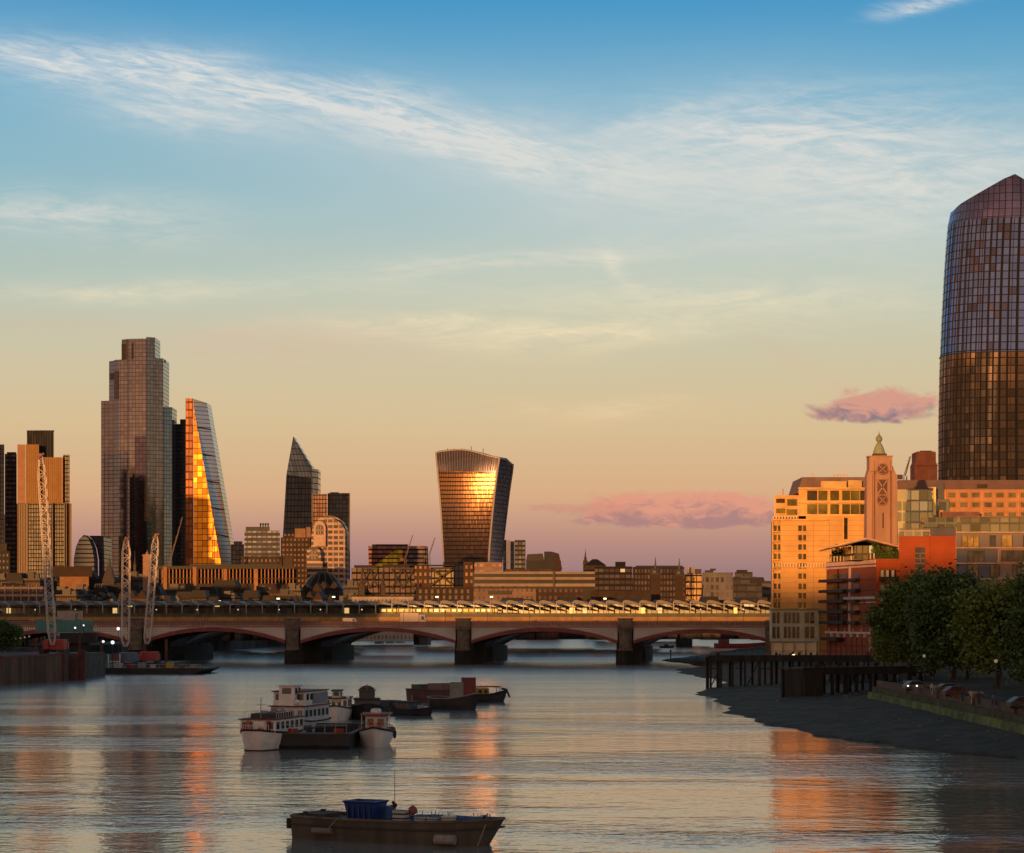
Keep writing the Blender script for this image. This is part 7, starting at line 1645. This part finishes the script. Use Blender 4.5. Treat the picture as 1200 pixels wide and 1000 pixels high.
for px, Y, nmx in ((445,1330,'left'),(458,1345,'middle'),(470,1360,'right')):
    d = thing('moored_cruiser','small pale cruiser beyond the bridge, %s of the three together' % nmx,'boat',(WX(px,Y),Y,0),0.1,'cruisers moored beyond the bridges'); hull(d,6,2.6,1.2,wht2,0.5,0.15,0.8,0.25); MB().box(-2,0.8,-0.9,0.9,1.2,2.2).build('cabin', wht, d)
d = thing('mid_river_pier','lone dark stone bridge pier standing beyond the railway bridge','pier',(WX(801,1180),1180,0),R(-7))
MB().prism([(-4,0),(0,-4),(4,0),(4,12),(-4,12)],-1,6).build('base', stoneDk, d); bx(-3.4,3.4,0.5,11.5,6.002,9.5).build('shaft', mat('pier_blue_dark',(0.05,0.06,0.075),0.8), d)
d = thing('mid_river_pier','stone pier beyond the railway bridge seen under the arch left of centre','pier',(WX(493,1300),1300,0),R(-7))
MB().prism([(-4,0),(0,-4),(4,0),(4,12),(-4,12)],-1,6).build('base', mat('brown_pier',(0.12,0.08,0.06),0.8), d); bx(-3.2,3.2,0.5,11.5,6.002,12).build('shaft', mat('brown_pier',(0.12,0.08,0.06),0.8), d)

# promenade vehicles and people
van = car('small yellow van with a lit lamp on the riverside walk below the green glass bay', (WX(931,610),610,RZ), math.pi, mat('yellow_van',(0.5,0.36,0.08),0.5), 'vehicles by the riverside', 4.2, 2.1, True)
MB().ball((0.3,1.0,1.0),0.30).build('lit_lamp', emit('warm_lamp',(1.0,0.85,0.6),5), van)
cs = [('dull grey car with two dim lights parked under the left trees', WX(1066,352), 352, mat('dull_silver_paint',(0.16,0.16,0.16),0.4,0.2)),('red car parked behind the second wall pier', WX(1113,325), 325, mat('dull_red_paint',(0.12,0.02,0.018),0.4)),('dark grey car parked behind the wall left of the red car', WX(1104,338), 338, mat('grey_paint',(0.12,0.12,0.13),0.4,0.1)),('dark car parked at the right edge behind the river wall', WX(1190,283), 283, mat('dark_paint',(0.04,0.04,0.05),0.3))]
for l_, x_, y_, m_ in cs: 
    c_ = car(l_, (x_+1.2,y_,RZ), R(8), m_, 'cars parked under the trees')
    if 'dim lights' in l_:
        for yy in (-1,1): MB().ball((-1.1+yy*0.7,-0.93,0.75),0.14,8,5,0.7).build('lit_reflector', emit('car_light',(1.0,0.9,0.75),2.5), c_)
cols = [mat('shirt_dark',(0.05,0.05,0.07)),mat('shirt_red',(0.35,0.06,0.05)),mat('shirt_pale',(0.42,0.40,0.38)),mat('shirt_blue',(0.08,0.12,0.22))]
pl = [(921,608,1,'red top near the yellow van'),(914,606,0,'dark top at the left end of the walk'),(917.5,607,2,'pale top left of the person in red'),(926,609,0,'dark coat right beside the yellow van'),(944,605,3,'blue top right of the yellow van'),(950,604,2,'pale top under the green bay corner post'),(957,603,0,'dark top nearest the warehouse corner'),
      (1138,300,2,'pale top behind the wall under the trees'),(1147,297,0,'dark coat behind the wall under the trees'),(1164,288,3,'blue top beside the right globe lamp'),(1128,306,0,'dark top behind the second wall pier'),(1092,333,2,'pale top behind the first wall pier'),(1052,385,3,'blue top at the left end of the parapet')]
for px, Y, c_, l_ in pl: person('person in a '+l_, WX(px,Y), Y, RZ, cols[c_], cols[0], random.uniform(-1.5,1.5))
